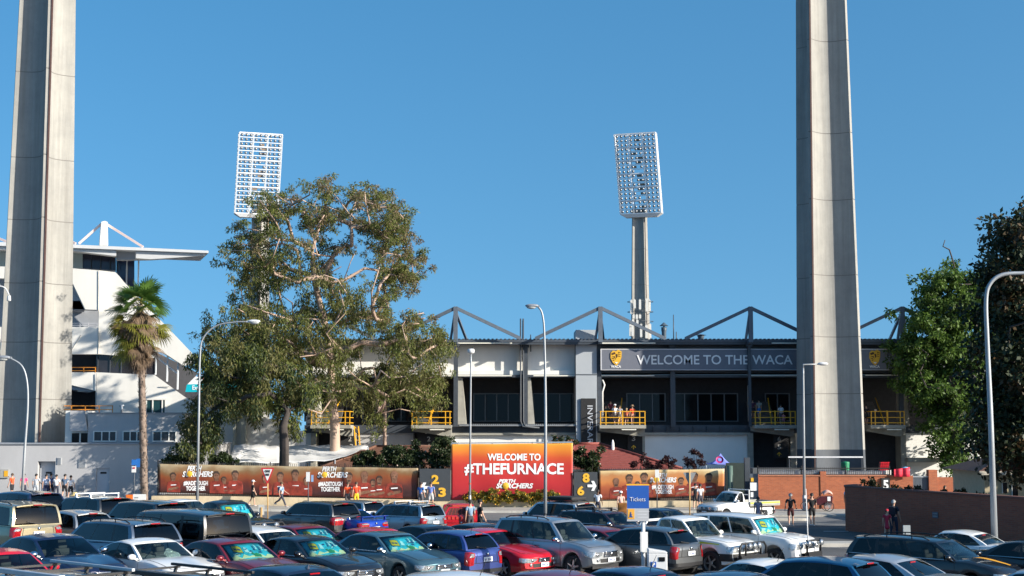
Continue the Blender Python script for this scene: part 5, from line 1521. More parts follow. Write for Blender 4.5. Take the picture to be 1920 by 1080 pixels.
    def plate(front, z):
        c = G.end(0, z, front, .02); e = .010 if front else -.010
        k = MB(); k.box((c.x, 0, z), (.016, .372, .134)); po = k.build("number_plate", PLATE, root)
        k = MB()
        for i in range(7):
            if i == 4: continue
            k.box((c.x + e, -.135+i*.045, z-.005), (.004, .028, .062 if i % 2 else .055))
        k.build("plate_marks", PLTXT, po)
    plate(True, zb1+.11)
    # bonnet shut lines, inside mirror and rubber screen surround
    hs_ = MB()
    for sg in (-1, 1): hs_.path([Vector((G.x(t)+G.bow(t, G.sec(t)[7][0]*.93), sg*G.sec(t)[7][0]*.93, G.zt(t)+.012)) for t in lin(P['ta']+.01, .955, 10)], .0045, 4)
    hs_.path([Vector((G.x(.958)+G.bow(.958, y), y, G.zt(.958)+P['crown']*(1-(y/W*1.8)**2)+.006)) for y in lin(-W*.40, W*.40, 10)], .0045, 4)
    hs_.build("bonnet_seams", TRIM, root)
    k = MB(); c = gp('f', 0, .84)+Vector((-.10,0,-.03)); k.box(c, (.03,.22,.06)); k.build("inside_mirror", TRIM, root)
    k = MB()
    for sg in (-1, 1): k.path([gp('l' if sg > 0 else 'n', u, .055)+Vector((0,sg*.006,0)) for u in lin(.02,.97,14)], .012, 5)
    k.build("window_trim", CHROME if o.get('chrome_trim', kind in ('sedan','suv','wagon')) else TRIM, root)
    wi = MB()
    for sg in (-.35, .35):
        p0 = gp('f', sg+.3, .0)+Vector((.03,0,.03)); p1 = gp('f', sg-.32, .12)+Vector((.02,0,.012)); wi.bar(p0, p1, .02, .015)
    wi.build("wipers", TRIM, root)
    # ---------- rear end
    rz = P['zt'][1][1]; zb0 = G.zb(0.0)
    if kind == 'hatch': t_lo, t_hi, q0, q1 = rz-.42, rz-.0, .78, 1.28
    elif P.get('bigrear'): t_lo, t_hi, q0, q1 = rz-.34, rz-.02, .74, 1.26
    elif P.get('bed') or kind == 'pickup': t_lo, t_hi, q0, q1 = rz-.36, rz-.08, .84, 1.12
    else: t_lo, t_hi, q0, q1 = rz-.24, rz-.05, .52, 1.35
    q0, q1 = o.get('tail', (q0, q1))
    for sg in (-1, 1):
        h = MB(); qs = lin(q0, q1, 8); qs = [sg*q for q in (qs if sg > 0 else qs[::-1])]
        G.patch(h, qs, lambda q: t_lo+.10*max(0,abs(q)-.95)+.03*max(0,1-(abs(q)-q0)/.2), lambda q: t_hi-.05*max(0,1-(abs(q)-q0)/.2)-.02*max(0,abs(q)-1), False, .012); tl = h.build("taillight", REDL, root)
        k = MB(); zq = (t_lo*.38+t_hi*.62, t_lo*.12+t_hi*.88); qs2 = lin(q0+.06, min(q1, 1.02), 6); qs2 = [sg*q for q in (qs2 if sg > 0 else qs2[::-1])]
        G.patch(k, qs2, zq[0], zq[1], False, .018); k.build("reverse_lens", CLEARL, tl)
    plate(False, o.get('plate_z', (rz-.24 if P.get('bigrear') else rz-.28)))
    g = MB(); G.patch(g, lin(-1.6, 1.6, 16), zb0+.0, zb0+.11, False, .012); g.build("rear_valance", TRIM, root)
    g = MB(); zz_ = zb0+.30; g.path([G.end(q, zz_, False, .004) for q in lin(-1.5, 1.5, 14)], .009, 4); 
    if P.get('bigrear'):
        for sg in (-1, 1): g.path([G.end(sg*.66, z, False, .004) for z in lin(zz_, rz-.03, 4)], .007, 4)
    g.build("tailgate_seam", TRIM, root)
    k = MB(); k.lathe([(0,.02),(.04,.018),(.05,0)], G.end(0, rz-.08, False, .016), 12, M=Matrix.Rotation(R(-90),3,'Y')); k.build("badge", CHROME, root)
    if P.get('bigrear'):
        sp = MB(); y0 = wv(1)*.9
        pr = gp('r', 0, 1.0) - Vector((0,0,.045))
        sp.grid(lambda u, v: Vector((pr.x+.10-.22*v+.06*u*u*v, u*y0, pr.z+.045*(1-abs(u)**2.2)*1-.015*v+.012)), lin(-1,1,8), [0,.5,1], sm=True)
        sp.grid(lambda u, v: Vector((pr.x+.10-.22*v+.06*u*u*v, u*y0, pr.z+.045*(1-abs(u)**2.2)*1-.015*v-.02)), lin(-1,1,8), [0,.5,1], sm=True, flip=True)
        sp.grid(lambda u, v: Vector((pr.x-.12+.06*u*u, u*y0, pr.z+.045*(1-abs(u)**2.2)-.035+.032*v)), lin(-1,1,8), [0,1], sm=True)
        so = sp.build("spoiler", pm, root)
        k = MB(); k.box((pr.x-.125, 0, pr.z+.02), (.03, .30, .035)); k.build("brake_light", REDL, so, bevel=.008)
        k = MB(); a0 = gp('r', -.1, .08); a1 = gp('r', .45, .22); k.bar(a0+Vector((-.03,0,0)), a1+Vector((-.03,0,0)), .022, .02); k.build("rear_wiper", TRIM, root)
    else:
        k = MB(); a0 = gp('r', 0, .84); k.box((a0.x-.01, 0, a0.z-.0), (.02,.26,.03)); k.build("brake_light", REDL, root)
    if o.get('boot_spoiler'):
        k = MB(); k.box((G.x(.035), 0, rz+.20), (.22, W*.80, .03)); 
        for sg in (-1,1): k.box((G.x(.04), sg*W*.36, rz+.12), (.12,.04,.18))
        k.build("spoiler", pm, root, bevel=.012)
    # ---------- roof furniture
    def roofz(u, y): 
        pl = gp('l', u, 1.0); return pl.z + .045*(1-abs(y/max(.1,pl.y))**2.2)
    if o.get('rails'):
        for sg in (-1, 1):
            y = wv(1)*.88*sg; k = MB(); us = lin(.08, .92, 10)
            pts2 = []
            for i, u in enumerate(us):
                pl = gp('l', u, 1.0); h = .0 if i in (0, len(us)-1) else .055
                pts2.append(Vector((pl.x, y, roofz(u, y)+h+.012)))
            k.path(pts2, .018, 6)
            for u in (.3, .62): pl = gp('l', u, 1.0); k.tube((pl.x, y, roofz(u, y)-.01), (pl.x, y, roofz(u, y)+.07), .018)
            k.build("roof_rail", o.get('rail_mat', TRIM), root)
    if o.get('bars'):
        for u in (.25, .68):
            pl = gp('l', u, 1.0); k = MB(); z = pl.z+.13
            k.bar((pl.x, -wv(1)*.98, z), (pl.x, wv(1)*.98, z), .055, .035)
            for sg in (-1, 1): k.bar((pl.x, sg*wv(1)*.92, pl.z-.02), (pl.x, sg*wv(1)*.88, z), .09, .05)
            k.build("roof_bar", o.get('bar_mat', GALV), root)
    if o.get('awning'):
        am = o['awning']; z = H+.10; k = MB()
        k.bar((xR-.15, -W*.40, z), (xF+.35, -W*.40, z), .11, .075); k.bar((xR+.1, W*.36, z), (xF+.1, W*.36, z), .06, .05); k.build("awning_bar", am, root, bevel=.01)
        k = MB()
        for xx in (xR+.25, (xR+xF)/2, xF-.1):
            k.bar((xx, -W*.42, z-.05), (xx, W*.40, z-.05), .06, .035)
            for sg in (-1, 1): k.bar((xx, sg*W*.34, H-.05), (xx, sg*W*.36, z-.05), .06, .04)
        k.build("rack_bars", TRIM, root)
    if o.get('fin'):
        pl = gp('l', .93, 1.0); k = MB(); z = roofz(.93, 0)
        k.add([(pl.x+.09,0,z-.01),(pl.x-.08,.03,z-.01),(pl.x-.08,-.03,z-.01),(pl.x-.07,0,z+.09)], [(0,2,3),(0,3,1),(1,3,2),(0,1,2)]); k.build("aerial_fin", pm, root)
    if o.get('whip'):
        u = o['whip'] if not isinstance(o['whip'], bool) else .1
        pl = gp('l', u, 1.0); z = roofz(u, 0); k = MB(); k.tube((pl.x, 0, z-.01), (pl.x-.18, 0, z+.32), .009, .005, 5); k.build("aerial", TRIM, root)
    if o.get('topbox'):
        pl = gp('l', .55, 1.0); k = MB(); k.box((pl.x, 0, pl.z+.17), (1.5, 1.10, .17)); k.build("roof_box", BLACKM, root, bevel=.08)
    if P.get('bed'):
        f = MB(); f.box((G.x(.19), 0, .80), (L*.33, W*.84, .04)); f.build("tray_floor", BLACKM, root)
        wl = MB()
        for sg in (-1,1): wl.box((G.x(.19), sg*W*.40, .98), (L*.345, .05, .36))
        wl.box((G.x(.022), 0, .98), (.05, W*.80, .36)); wl.box((G.x(.365), 0, .98), (.05, W*.80, .36)); wl.build("tray_lining", pm, root)
    if o.get('sportsbar'):
        k = MB(); x0 = G.x(.30)
        for dx in (0, -.35): k.path([(x0+dx, -W*.42, 1.10), (x0+dx*.6, -W*.40, 1.50), (x0+dx*.6, -W*.33, 1.64), (x0+dx*.6, W*.33, 1.64), (x0+dx*.6, W*.40, 1.50), (x0+dx, W*.42, 1.10)], .035, 8)
        k.build("sports_bar", PAINT['white'], root)
    if o.get('bullbar'):
        k = MB(); c = G.end(0, zb1+.2, True, .16).x; bm_ = o.get('bullbar_mat', TRIM)
        k.bar((c, -W*o.get('bar_w',.42), zb1+.10), (c, W*o.get('bar_w',.42), zb1+.10), .14, .18)
        for y in (-.24, .24): k.path([(c, y*W, zb1+.1), (c+.02, y*W, nz_-.02), (c-.02, y*W, nz_+.06)], .032, 8)
        bw = o.get('bar_w', .42); k.path([(c, -W*bw, zb1+.12), (c, -W*bw, nz_-.10), (c, -W*(bw-.07), nz_+.03), (c, W*(bw-.07), nz_+.03), (c, W*bw, nz_-.10), (c, W*bw, zb1+.12)], .035, 8)
        bo = k.build("bull_bar", bm_, root)
        for y in o.get('spots', (-.16, .16)):
            s_ = MB(); s_.lathe([(0,.06),(.09,.05),(.105,0),(.07,-.08),(0,-.1)], (c+.06, y*W, nz_-.06), 16, M=Matrix.Rotation(R(90),3,'Y')); s_.build("spot_lamp", CLEARL, bo)
        if o.get('whip_pole'):
            a = MB(); a.tube((c, -W*.2, nz_-.1), (c-.04, -W*.2, nz_+1.75), .02, .009, 6); a.build("whip_aerial", TXTW, bo)
    if o.get('flares'):
        for xw in (G.xf, G.xr):
            for sg in (-1, 1):
                k = MB(); Ra = P['rt']+P['arch']
                k.path([Vector((xw+Ra*1.02*math.cos(a), sg*(W/2+.0), P['rt']+Ra*1.02*math.sin(a))) for a in lin(.05, math.pi-.05, 12)], .035, 6)
                k.build("wheel_flare", o['flares'], root)
    if o.get('stripe'):
        for sg in (-1, 1):
            k = MB(); 
            k.grid(lambda u, v: Vector((xa+.05+u*(G.xf-.15-xa+.45), sg*(G.side_y((xa+.05+u*(G.xf-.15-xa+.45)+L/2)/L, G.zt((xa+.05+u*(G.xf-.15-xa+.45)+L/2)/L)-.10-.055*v*(1-u*.6))+.006), G.zt((xa+.05+u*(G.xf-.15-xa+.45)+L/2)/L)-.09-.065*v*(1-u*.6))), lin(0,1,10), [0,1], flip=(sg > 0)); k.build("stripe", mat("lime_tape", (.55,.68,.05), .4, var=0), root)
    if o.get('bonnet_flash'):
        k = MB(); k.grid(lambda u, v: Vector((G.x(.74+.2*u), .12+.30*v*(1-.6*u), G.zt(.74+.2*u)+P['crown']*.9+.004)), lin(0,1,8), [0,1]); k.build("bonnet_flash", mat("amber_flash", (.75,.36,.02), .4, var=0), root)
    car = root; car["_g"] = 0; del car["_g"]
    if shade: make_shade(gp, root_loc, ang, shade if isinstance(shade, str) else None)
    return root, G, gp

SH_CY = mat("shade_cyan", (.04,.56,.74), .7, var=.35, scale=4); SH_SAND = mat("shade_sand", (.72,.76,.46), .7, var=.1); SH_Y = mat("shade_yellow", (.78,.62,.02), .7, var=.05)
SH_DK = mat("shade_navy", (.02,.09,.22), .7, var=0); SH_G = mat("shade_green", (.03,.26,.10), .7, var=.3, scale=8); SH_PALE = mat("shade_pale_wave", (.55,.82,.86), .7, var=.1)
def make_shade(gp, loc, ang, label):
    t = thing("sunshade", label, "sunshade", loc, ang, "cartoon beach sunshades in windscreens")
    rj = random.Random(int(abs(loc[0]*37+loc[1]*11))); ju, jv, jt = rj.uniform(-.06,.06), rj.uniform(-.05,.04), rj.uniform(-.05,.05)
    def sp(u, v, off=.0):      # u -1..1 seen from the front: +u is the car's left
        u, v = u*.94+ju+jt*(v-.5), min(1.02, max(-.02, v*.93+.03+jv+jt*u*.6))
        p = gp('f', u*.86, .06+.86*v); return p + Vector((-.055+off, 0, -.03+off*.6))
    k = MB(); k.grid(lambda u, v: sp(u, v), lin(-1,1,12), lin(0,1,6), flip=False); o_ = k.build("panel", SH_CY, t); s_ = o_.modifiers.new("solid", 'SOLIDIFY'); s_.thickness = .006
    def poly(pts_, m_, off, nm):
        k = MB(); k.add([sp(-a, b_, off) for a, b_ in pts_], [tuple(range(len(pts_)))]); k.build(nm, m_, t)
    rg = random.Random(int(abs(loc[0]*100)))
    sand = [(-1,.0)] + [(-1+.2*i, .17+.16*(i % 2)+.05*math.sin(i*2+rg.random())) for i in range(11)] + [(1,.0)]
    poly([(-a, b_) for a, b_ in sand], SH_SAND, .010, "sand_print")
    # photo: the yellow board sits at the viewer's left
    poly([(.80,.50),(.35,.42),(.28,.80),(.42,.90),(.74,.92)], SH_DK, .010, "sign_outline"); poly([(.77,.54),(.38,.47),(.32,.78),(.44,.86),(.72,.87)], SH_Y, .014, "sign_print")
    poly([(.70,.66),(.58,.62),(.56,.70),(.68,.74)], SH_DK, .018, "sign_marks"); poly([(.54,.62),(.42,.58),(.41,.68),(.52,.72)], SH_DK, .018, "sign_marks")
    poly([(-.05,.18),(-.38,.14),(-.44,.30),(-.26,.42),(-.08,.36)], SH_G, .012, "turtle_print"); poly([(-.02,.34),(-.14,.32),(-.10,.46),(.0,.44)], SH_G, .013, "turtle_print")
    for i in range(5):
        a = -.25 - .15*i; b_ = .60+.05*math.sin(i*2)
        poly([(a,b_),(a-.10,b_-.03),(a-.16,b_+.20),(a-.10,b_+.28),(a-.08,b_+.10)], SH_PALE if i % 2 else SH_DK, .011, "wave_print")
    for k_ in range(7):
        a = rg.uniform(-.9,.2); b_ = rg.uniform(.35,.85); w_ = rg.uniform(.10,.22); poly([(a,b_),(a-w_,b_+rg.uniform(-.06,.08)),(a-w_*.9,b_+.09),(a-.02,b_+.07)], SH_PALE if k_ % 3 else SH_DK, .0095+.0003*k_, 'wave_print')
    poly([(.25,.5),(.05,.46),(.02,.72),(.16,.8)], SH_PALE, .010, "cloud_print"); poly([(.9,.25),(.6,.3),(.55,.42),(.85,.42)], SH_PALE, .010, "cloud_print")
    return t

HEAD = {'F': (R(-42)), 'R': R(138)}
def place_px(px, py, H, xr_c, ang, d_hint=50, dz=0):
    """stand a vehicle so that the middle of its roof is seen at photo pixel (px,py)"""
    lo, hi = 12.0, 140.0
    for _ in range(50):
        d = (lo+hi)/2; p = pt(px, py, d)
        if p.z > zg(p.x, d) + H: lo = d
        else: hi = d
    p = pt(px, py, d)
    h = Vector((math.cos(ang), math.sin(ang), 0))
    c = Vector((p.x, d, 0)) - h*xr_c
    return Vector((c.x, c.y, zg(c.x, c.y)))
def car(kind, col, dirn, px, py, label, cat="car", name="car", turn=0.0, **o):
    P = dict(KIND[kind]); P.update(o.get('P', {})); ang = HEAD[dirn] + R(turn)
    xc = -P['L']/2 + P['L']*(P['tf']+P['tr'])/2
    loc = place_px(px, py, P['H'], xc, ang)
    return make_vehicle(kind, col, label, cat, loc, ang, name=name, group="vehicles standing in the car park", **o)
SHL = "cartoon beach sunshade behind the windscreen of the "
# ---- nearest row, cut by the bottom edge
car('suv','charcoal','F',95,1075,"dark wagon under a long pale grey roof bar at the bottom left corner", awning=GALV, tint=True)
car('wagon','black','F',335,1078,"black wagon with black roof racks in front of the white coupe", awning=TRIM, tint=True)
car('sedan','navy','R',545,1060,"dark navy sedan with a fin aerial in the nearest row below the maroon sedan", fin=True, tint=True)
car('hatch','white','R',850,1075,"white car of which only the roof shows below the blue hatchback", whip=.9)
car('sedan','maroon','R',1035,1070,"maroon car roof with an aerial at the bottom edge below the silver wagon", whip=.9, tint=True)
car('sedan','darkblue','R',1185,1064,"dark blue sedan roof below the ticket sign post", whip=.9, tint=True)
car('coupe','white','R',1430,1048,"white hatchback with red brake light below the white utility", whip=.93, tint=True)
car('hatch','peacock','R',1552,1047,"peacock blue hatchback with roof spoiler in the nearest row", tint=True, alltint=True)
car('sedan','lightsilver','R',1655,1040,"pale silver sedan seen from behind with a wide sloping rear window", tint=True)
car('sedan','lightsilver','F',1975,1066,"pale silver car at the bottom right corner")
car('sedan','darkblue','R',1370,1073,"dark blue car mostly hidden in the bottom row right of the dark grey hatchback", tint=True)
# ---- second row
car('sedan','red','F',-22,1029,"bright red car poking in at the left edge")
car('sedan','darkblue','F',90,1001,"dark blue sedan with a chrome mirror left of the white coupe", chrome_mirror=True, tint=True)
_c, _g, _gp = car('coupe','white','F',272,1009,"white coupe with crumpled foil sheet behind its windscreen")
_t = thing("foil_sheet", "crumpled silver foil sheet lying behind the windscreen of the white coupe", "foil sheet", _c.location.copy(), _c.rotation_euler.z)
_r = random.Random(2); _v = [[_gp('f', .62-.62*i/9+_r.uniform(-.02,.02), .18+.50*j/6*(1-.6*abs(i-4.5)/4.5)) + Vector((-.09+_r.uniform(-.04,.02), 0, -.03)) for i in range(10)] for j in range(7)]
_m = MB(); _m.grid(lambda u, v: _v[int(v)][int(u)], list(range(10)), list(range(7)), sm=False); _m.build("sheet", mat("foil_pale", (.62,.66,.64), .3, metal=.5, var=.2), _t)
car('sedan','maroon','F',425,1009,"maroon sedan with beach sunshade in front of the dark grey van", shade=SHL+"maroon sedan below the grey van")
car('sedan','black','F',566,1004,"black sedan with beach sunshade between the maroon and teal sedans", shade=SHL+"black sedan between maroon and teal sedans")
car('sedan','teal','F',715,996,"teal blue sedan with beach sunshade left of the blue hatchback", shade=SHL+"teal sedan beside the blue hatchback", chrome_mirror=True, P=dict(L=4.9, W=1.9, H=1.48))
car('hatch','blue','R',852,996,"royal blue small hatchback seen from behind with a white number plate", whip=.9, P=dict(L=3.85, W=1.68, H=1.525))
car('sedan','red','F',905,991,"bright red sedan nose beside the blue hatchback", lamp=(.45,1.3), grille=.36)
car('suv','silver','F',1012,970,"silver four wheel drive wagon with black roof rails and round badge grille", rails=True, chrome_mirror=True, P=dict(L=4.62, W=1.85, H=1.80), grille=.46, lamp=(.56,1.4))
car('hatch','maroon','F',1112,989,"dark red hatchback with beach sunshade behind the ticket sign post", shade=SHL+"dark red hatchback by the ticket sign post", P=dict(L=4.2, W=1.72, H=1.38, belt=.93, beltr=.98, nose=.76))
car('hatch','pewter','R',1225,989,"dark grey hatchback with curved red tail lamps beside the parking meter", tint=True, alltint=True, whip=.9, tail=(.88,1.36), P=dict(L=4.1, W=1.72, H=1.50))
car('dualcab','white','F',1283,968,"white dual cab utility with lime stripe and black bull bar", cat="utility truck", name="utility_truck", bullbar=True, sportsbar=True, stripe=True, spots=(-.15,.0,.15), dark_bumper=True, body_handles=False)
car('offroad','white','F',1376,963,"white and silver off-roader with sunshade and twin spot lamps", shade=SHL+"white off-roader right of the white utility", bullbar=True, bar_w=.24, spots=(-.22,.22), whip_pole=True, P=dict(H=1.82, L=4.45, W=1.80), body_handles=False)
car('wagon','black','F',1700,1006,"long glossy black wagon with an amber bonnet flash at the right", tint=True, rails=True, bonnet_flash=True, P=dict(L=4.95))
car('sedan','white','R',1805,994,"white older sedan seen side on by the dark brick wall", boot_spoiler=True, body_handles=False, P=dict(L=4.4, W=1.72, H=1.42))
car('sedan','black','F',1938,1012,"black sedan behind the long glossy wagon at the right edge", tint=True)
# ---- third row
car('mover','gold','R',22,942,"gold people mover with clear and red tail lamps at the left edge", rails=True)
car('hatch','silver','R',142,959,"silver hatchback between the gold people mover and the slate wagon", tint=True)
car('suv','slate','R',238,976,"slate blue wagon with wide dark rear window behind the white coupe", tint=True, alltint=True, whip=.8, P=dict(H=1.68, L=4.8), rails=True)
car('van','charcoal','R',362,957,"charcoal van with tall rear window and bright pillar edge", alltint=True, cat="van", name="van")
car('hatch','white','F',478,988,"white hatchback tucked behind the black sedan beside the charcoal van")
car('sedan','maroon','F',560,983,"red sedan with sunshade behind the black sedan", shade=SHL+"red sedan below the dark grey wagon")
car('sedan','red','F',694,989,"bright red car roof behind the teal sedan", tint=True)
car('suv','grey','R',608,941,"dark grey wagon with wide red tail lamps below the give way sign", tint=True, tail=(.45,1.4), P=dict(H=1.68, L=4.68, W=1.81))
car('sedan','rallyblue','R',642,952,"rally blue sedan with a boot spoiler", boot_spoiler=True, tint=True)
car('wagon','iceblue','R',772,944,"ice blue wagon with crossed roof bars below the charcoal 2 3 panel", bars=True, rails=True, P=dict(H=1.56))
car('sedan','black','F',800,983,"black sedan roof behind the blue hatchback", tint=True)
car('sedan','charcoal','F',893,981,"charcoal sedan roof left of the silver wagon", tint=True)
car('wagon','plum','F',1112,957,"dark plum wagon with roof racks and a pale mirror left of the ticket sign", rails=True, bars=True, bar_mat=TRIM, chrome_mirror=True, tint=True)
car('suv','lightsilver','R',1058,940,"pale silver wagon with a black roof box beside the lamp post", topbox=True, rails=True, tint=True)
# ---- back rows by the road
car('pickup','black','F',424,939,"black off-road pickup with sunshade and twin spot lamps", cat="utility truck", name="utility_truck", shade=SHL+"black off-road pickup", bullbar=True, P=dict(nwin=2, tr=.43, tc=.40, L=5.2), tint=True)
car('sedan','white','F',340,936,"white sedan right behind the charcoal van", body_handles=False)
car('wagon','black','R',222,937,"black wagon below the orange and white board", tint=True, alltint=True)
car('suv','black','R',285,940,"black off-roader just right of the orange and white board", tint=True, alltint=True)
car('suv','charcoal','R',183,931,"charcoal off-roader with a roof bar behind the man in the straw hat", bars=True, tint=True)
car('hatch','lightsilver','R',100,934,"pale silver hatchback beside the man in the black cap", tint=True)
car('suv','darkblue','R',55,922,"dark blue wagon in the back row by the grey low building", tint=True, alltint=True)
car('sedan','lightsilver','F',-8,932,"pale silver car behind the gold people mover at the left edge", shade=SHL+"pale car at the left edge")
car('wagon','silver','R',668,938,"silver wagon behind the dark grey wagon below the orange banner", tint=True)
car('sedan','navy','F',1238,953,"navy car nose in front of the white tray truck")
# ================================================================== trees and plants
def inside(poly, x, y):
    c = False; n = len(poly); j = n-1
    for i in range(n):
        xi, yi = poly[i]; xj, yj = poly[j]
        if (yi > y) != (yj > y) and x < (xj-xi)*(y-yi)/(yj-yi)+xi: c = not c
        j = i
    return c
def leaves_mesh(name, centers, radii, n, size, mats, parent, seed, droop=.6, aspect=.35, shape='leaf', squash=(1,1,.8), tips=None):
    """many leaf-sized faces scattered through clump volumes"""
    g = np.random.default_rng(seed)
    C = np.array(centers); Rr = np.array(radii); w = Rr**2; w = w/w.sum()
    k = g.choice(len(C), n, p=w)
    d = g.normal(size=(n,3)); d /= np.linalg.norm(d, axis=1)[:,None]
    r = Rr[k]*g.random(n)**.5
    pos = C[k] + d*r[:,None]*np.array(squash)
    ax = g.normal(size=(n,3))*.55 + d*.35; ax[:,2] -= droop; ax /= np.linalg.norm(ax, axis=1)[:,None]
    nr = g.normal(size=(n,3)) + d*.8; sd = np.cross(ax, nr); sd /= (np.linalg.norm(sd, axis=1)[:,None]+1e-9)
    ln = size*(.6+.8*g.random(n)); wd = ln*aspect
    tip = pos + ax*ln[:,None]; mid = pos + ax*(ln*.45)[:,None]
    V = np.empty((n,4,3)); V[:,0] = pos; V[:,1] = mid + sd*(wd/2)[:,None]; V[:,2] = tip; V[:,3] = mid - sd*(wd/2)[:,None]
    me = bpy.data.meshes.new(name); me.vertices.add(n*4); me.loops.add(n*4); me.polygons.add(n)
    me.vertices.foreach_set("co", V.reshape(-1)); me.loops.foreach_set("vertex_index", np.arange(n*4, dtype=np.int32))
    me.polygons.foreach_set("loop_start", np.arange(0, n*4, 4, dtype=np.int32)); me.polygons.foreach_set("loop_total", np.full(n, 4, dtype=np.int32))
    ml = mats if isinstance(mats, list) else [mats]
    for m in ml: me.materials.append(m)
    if len(ml) > 1:
        # each clump leans towards one leaf tone
        tone = g.random(len(C)); pick = ((tone[k] + .35*(g.random(n)-.5)) * len(ml)).astype(np.int32).clip(0, len(ml)-1)
        me.polygons.foreach_set("material_index", pick)
    me.update(calc_edges=True); me.validate()
    o = bpy.data.objects.new(name, me); link(o)
    if parent: o.parent = parent; o.location = -wloc(parent)
    return o
def skeleton(trunk, targets, r0, seed, lift=.25, wig=.15):
    """limbs: nodes attached to the nearest lower node, pipe-model radii. trunk: list of (Vector, radius)"""
    rg = random.Random(seed)
    nodes = [p for p, _ in trunk]; par = [-1] + list(range(len(trunk)-1)); tr = [r for _, r in trunk]; isT = len(trunk)
    load = [0.0]*len(nodes)
    top = trunk[-1][0]
    T = sorted(targets, key=lambda q: min((q-p).length for p in nodes))
    for q in T:
        best, bi = 1e9, 0
        for i, p in enumerate(nodes):
            if i < max(1, isT*.3): continue
            dd = (q-p).length + max(0, p.z-q.z)*.9 + (.0 if i < isT else .35*0)
            if dd < best: best, bi = dd, i
        p = nodes[bi]; L = (q-p).length; ns = max(1, int(L/1.1)); last = bi
        for s_ in range(1, ns+1):
            u = s_/ns; m = p.lerp(q, u); arch = math.sin(math.pi*u)*L*lift*.3
            if s_ < ns: m = m + Vector((rg.uniform(-1,1), rg.uniform(-1,1), rg.uniform(-1,1)))*wig*min(1.5, L)*.35 + Vector((0,0,arch))
            nodes.append(m); par.append(last); load.append(0); last = len(nodes)-1
        j = last
        while j >= 0: load[j] += 1; j = par[j]
    mb = MB(); mx = max(load) or 1
    def rad(i):
        if i < isT: return tr[i]
        return max(.022, .036*math.sqrt(load[i])*r0)
    mb.path([p for p, _ in trunk], tr, 12)
    done = set(range(isT)); kids = {}
    for i in range(isT, len(nodes)): kids.setdefault(par[i], []).append(i)
    def run(start):
        for c in kids.get(start, []):
            chain = [start, c]; cur = c
            while True:
                ks = kids.get(cur, [])
                if not ks: break
                ks = sorted(ks, key=lambda k: -load[k]); nxt = ks[0]
                for other in ks[1:]: stack.append((cur, other))
                chain.append(nxt); cur = nxt
            chains.append(chain)
    chains = []; stack = []
    for i in range(isT):
        for c in kids.get(i, []): stack.append((i, c))
    while stack:
        a, c = stack.pop(); chain = [a, c]; cur = c
        while True:
            ks = sorted(kids.get(cur, []), key=lambda k: -load[k])
            if not ks: break
            for other in ks[1:]: stack.append((cur, other))
            chain.append(ks[0]); cur = ks[0]
        chains.append(chain)
    for ch in chains:
        rs = [min(rad(ch[1])*1.15, rad(ch[0]))] + [rad(i) for i in ch[1:]]
        mb.path([nodes[i] for i in ch], rs, 6)
    return mb, nodes[isT:]
def sample_crown(poly, n, d, depth, seed, mind=0, keep=None):
    rg = random.Random(seed); xs = [p[0] for p in poly]; ys = [p[1] for p in poly]; out = []
    cx = (min(xs)+max(xs))/2; hw = (max(xs)-min(xs))/2; tries = 0
    while len(out) < n and tries < 60000:
        tries += 1
        x, y = rg.uniform(min(xs), max(xs)), rg.uniform(min(ys), max(ys))
        if not inside(poly, x, y): continue
        if keep and not keep(x, y, rg): continue
        dz = depth*math.sqrt(max(.05, 1-((x-cx)/hw)**2))*rg.uniform(-1,1)
        p = pt(x, y, d+dz)
        if mind and any((p-q).length < mind for q in out): continue
        out.append(p)
    return out
BARKP = mat("pale_gum_bark", (.42,.30,.235), .8, var=.28, scale=1.2, stretch=(1,1,.35), bump=.25, bscale=8)
BARKD = mat("dark_bark", (.055,.045,.04), .9, var=.3, scale=2, bump=.3, bscale=10)
G1 = leaf_mat("gum_leaves_green", [(.06,.085,.018),(.145,.17,.04),(.23,.235,.065)], .9, .4)
G2 = leaf_mat("gum_leaves_olive", [(.07,.078,.026),(.15,.145,.05),(.23,.20,.075)], .9, .4)
G3 = leaf_mat("gum_leaves_russet", [(.12,.085,.045),(.21,.155,.09),(.27,.21,.12)], .9, .4)
# ---- the big gum tree
TD = 111.0
crown = [(600,336),(640,328),(690,352),(740,372),(776,425),(766,470),(792,480),(794,520),(770,545),(800,565),(835,600),(840,660),(826,730),(800,770),(785,800),(770,745),(745,720),(730,765),(712,800),(700,745),(672,715),(650,745),(610,735),(600,790),(560,765),(520,770),(470,775),(440,760),(395,735),(388,700),(385,655),(372,620),(400,598),(430,620),(440,560),(432,520),(420,480),(440,450),(470,410),(485,370),(520,358),(560,380),(590,345)]
base = pt(627, 870, TD); base.z = .3
trunk = [(base, .52), (pt(628,845,TD), .40), (pt(628,800,TD), .37), (pt(624,760,TD), .33), (pt(620,720,TD), .29), (pt(621,680,TD), .28), (pt(617,640,TD), .25), (pt(605,590,TD+.5), .25), (pt(590,530,TD), .20), (pt(585,470,TD), .15), (pt(600,420,TD), .10)]
def k_holes(x, y, rg):
    # sky windows in the crown
    for hx, hy, rx, ry in ((560,470,35,45),(670,500,40,60),(540,560,30,40),(700,640,40,30),(600,600,30,50),(560,690,30,20),(650,690,30,25),(720,560,25,30),(480,540,20,40),(630,430,25,30)):
        if ((x-hx)/rx)**2+((y-hy)/ry)**2 < 1 and rg.random() < .72: return False
    return True
cl = sample_crown(crown, 460, TD, 6.3, 11, .42, k_holes)
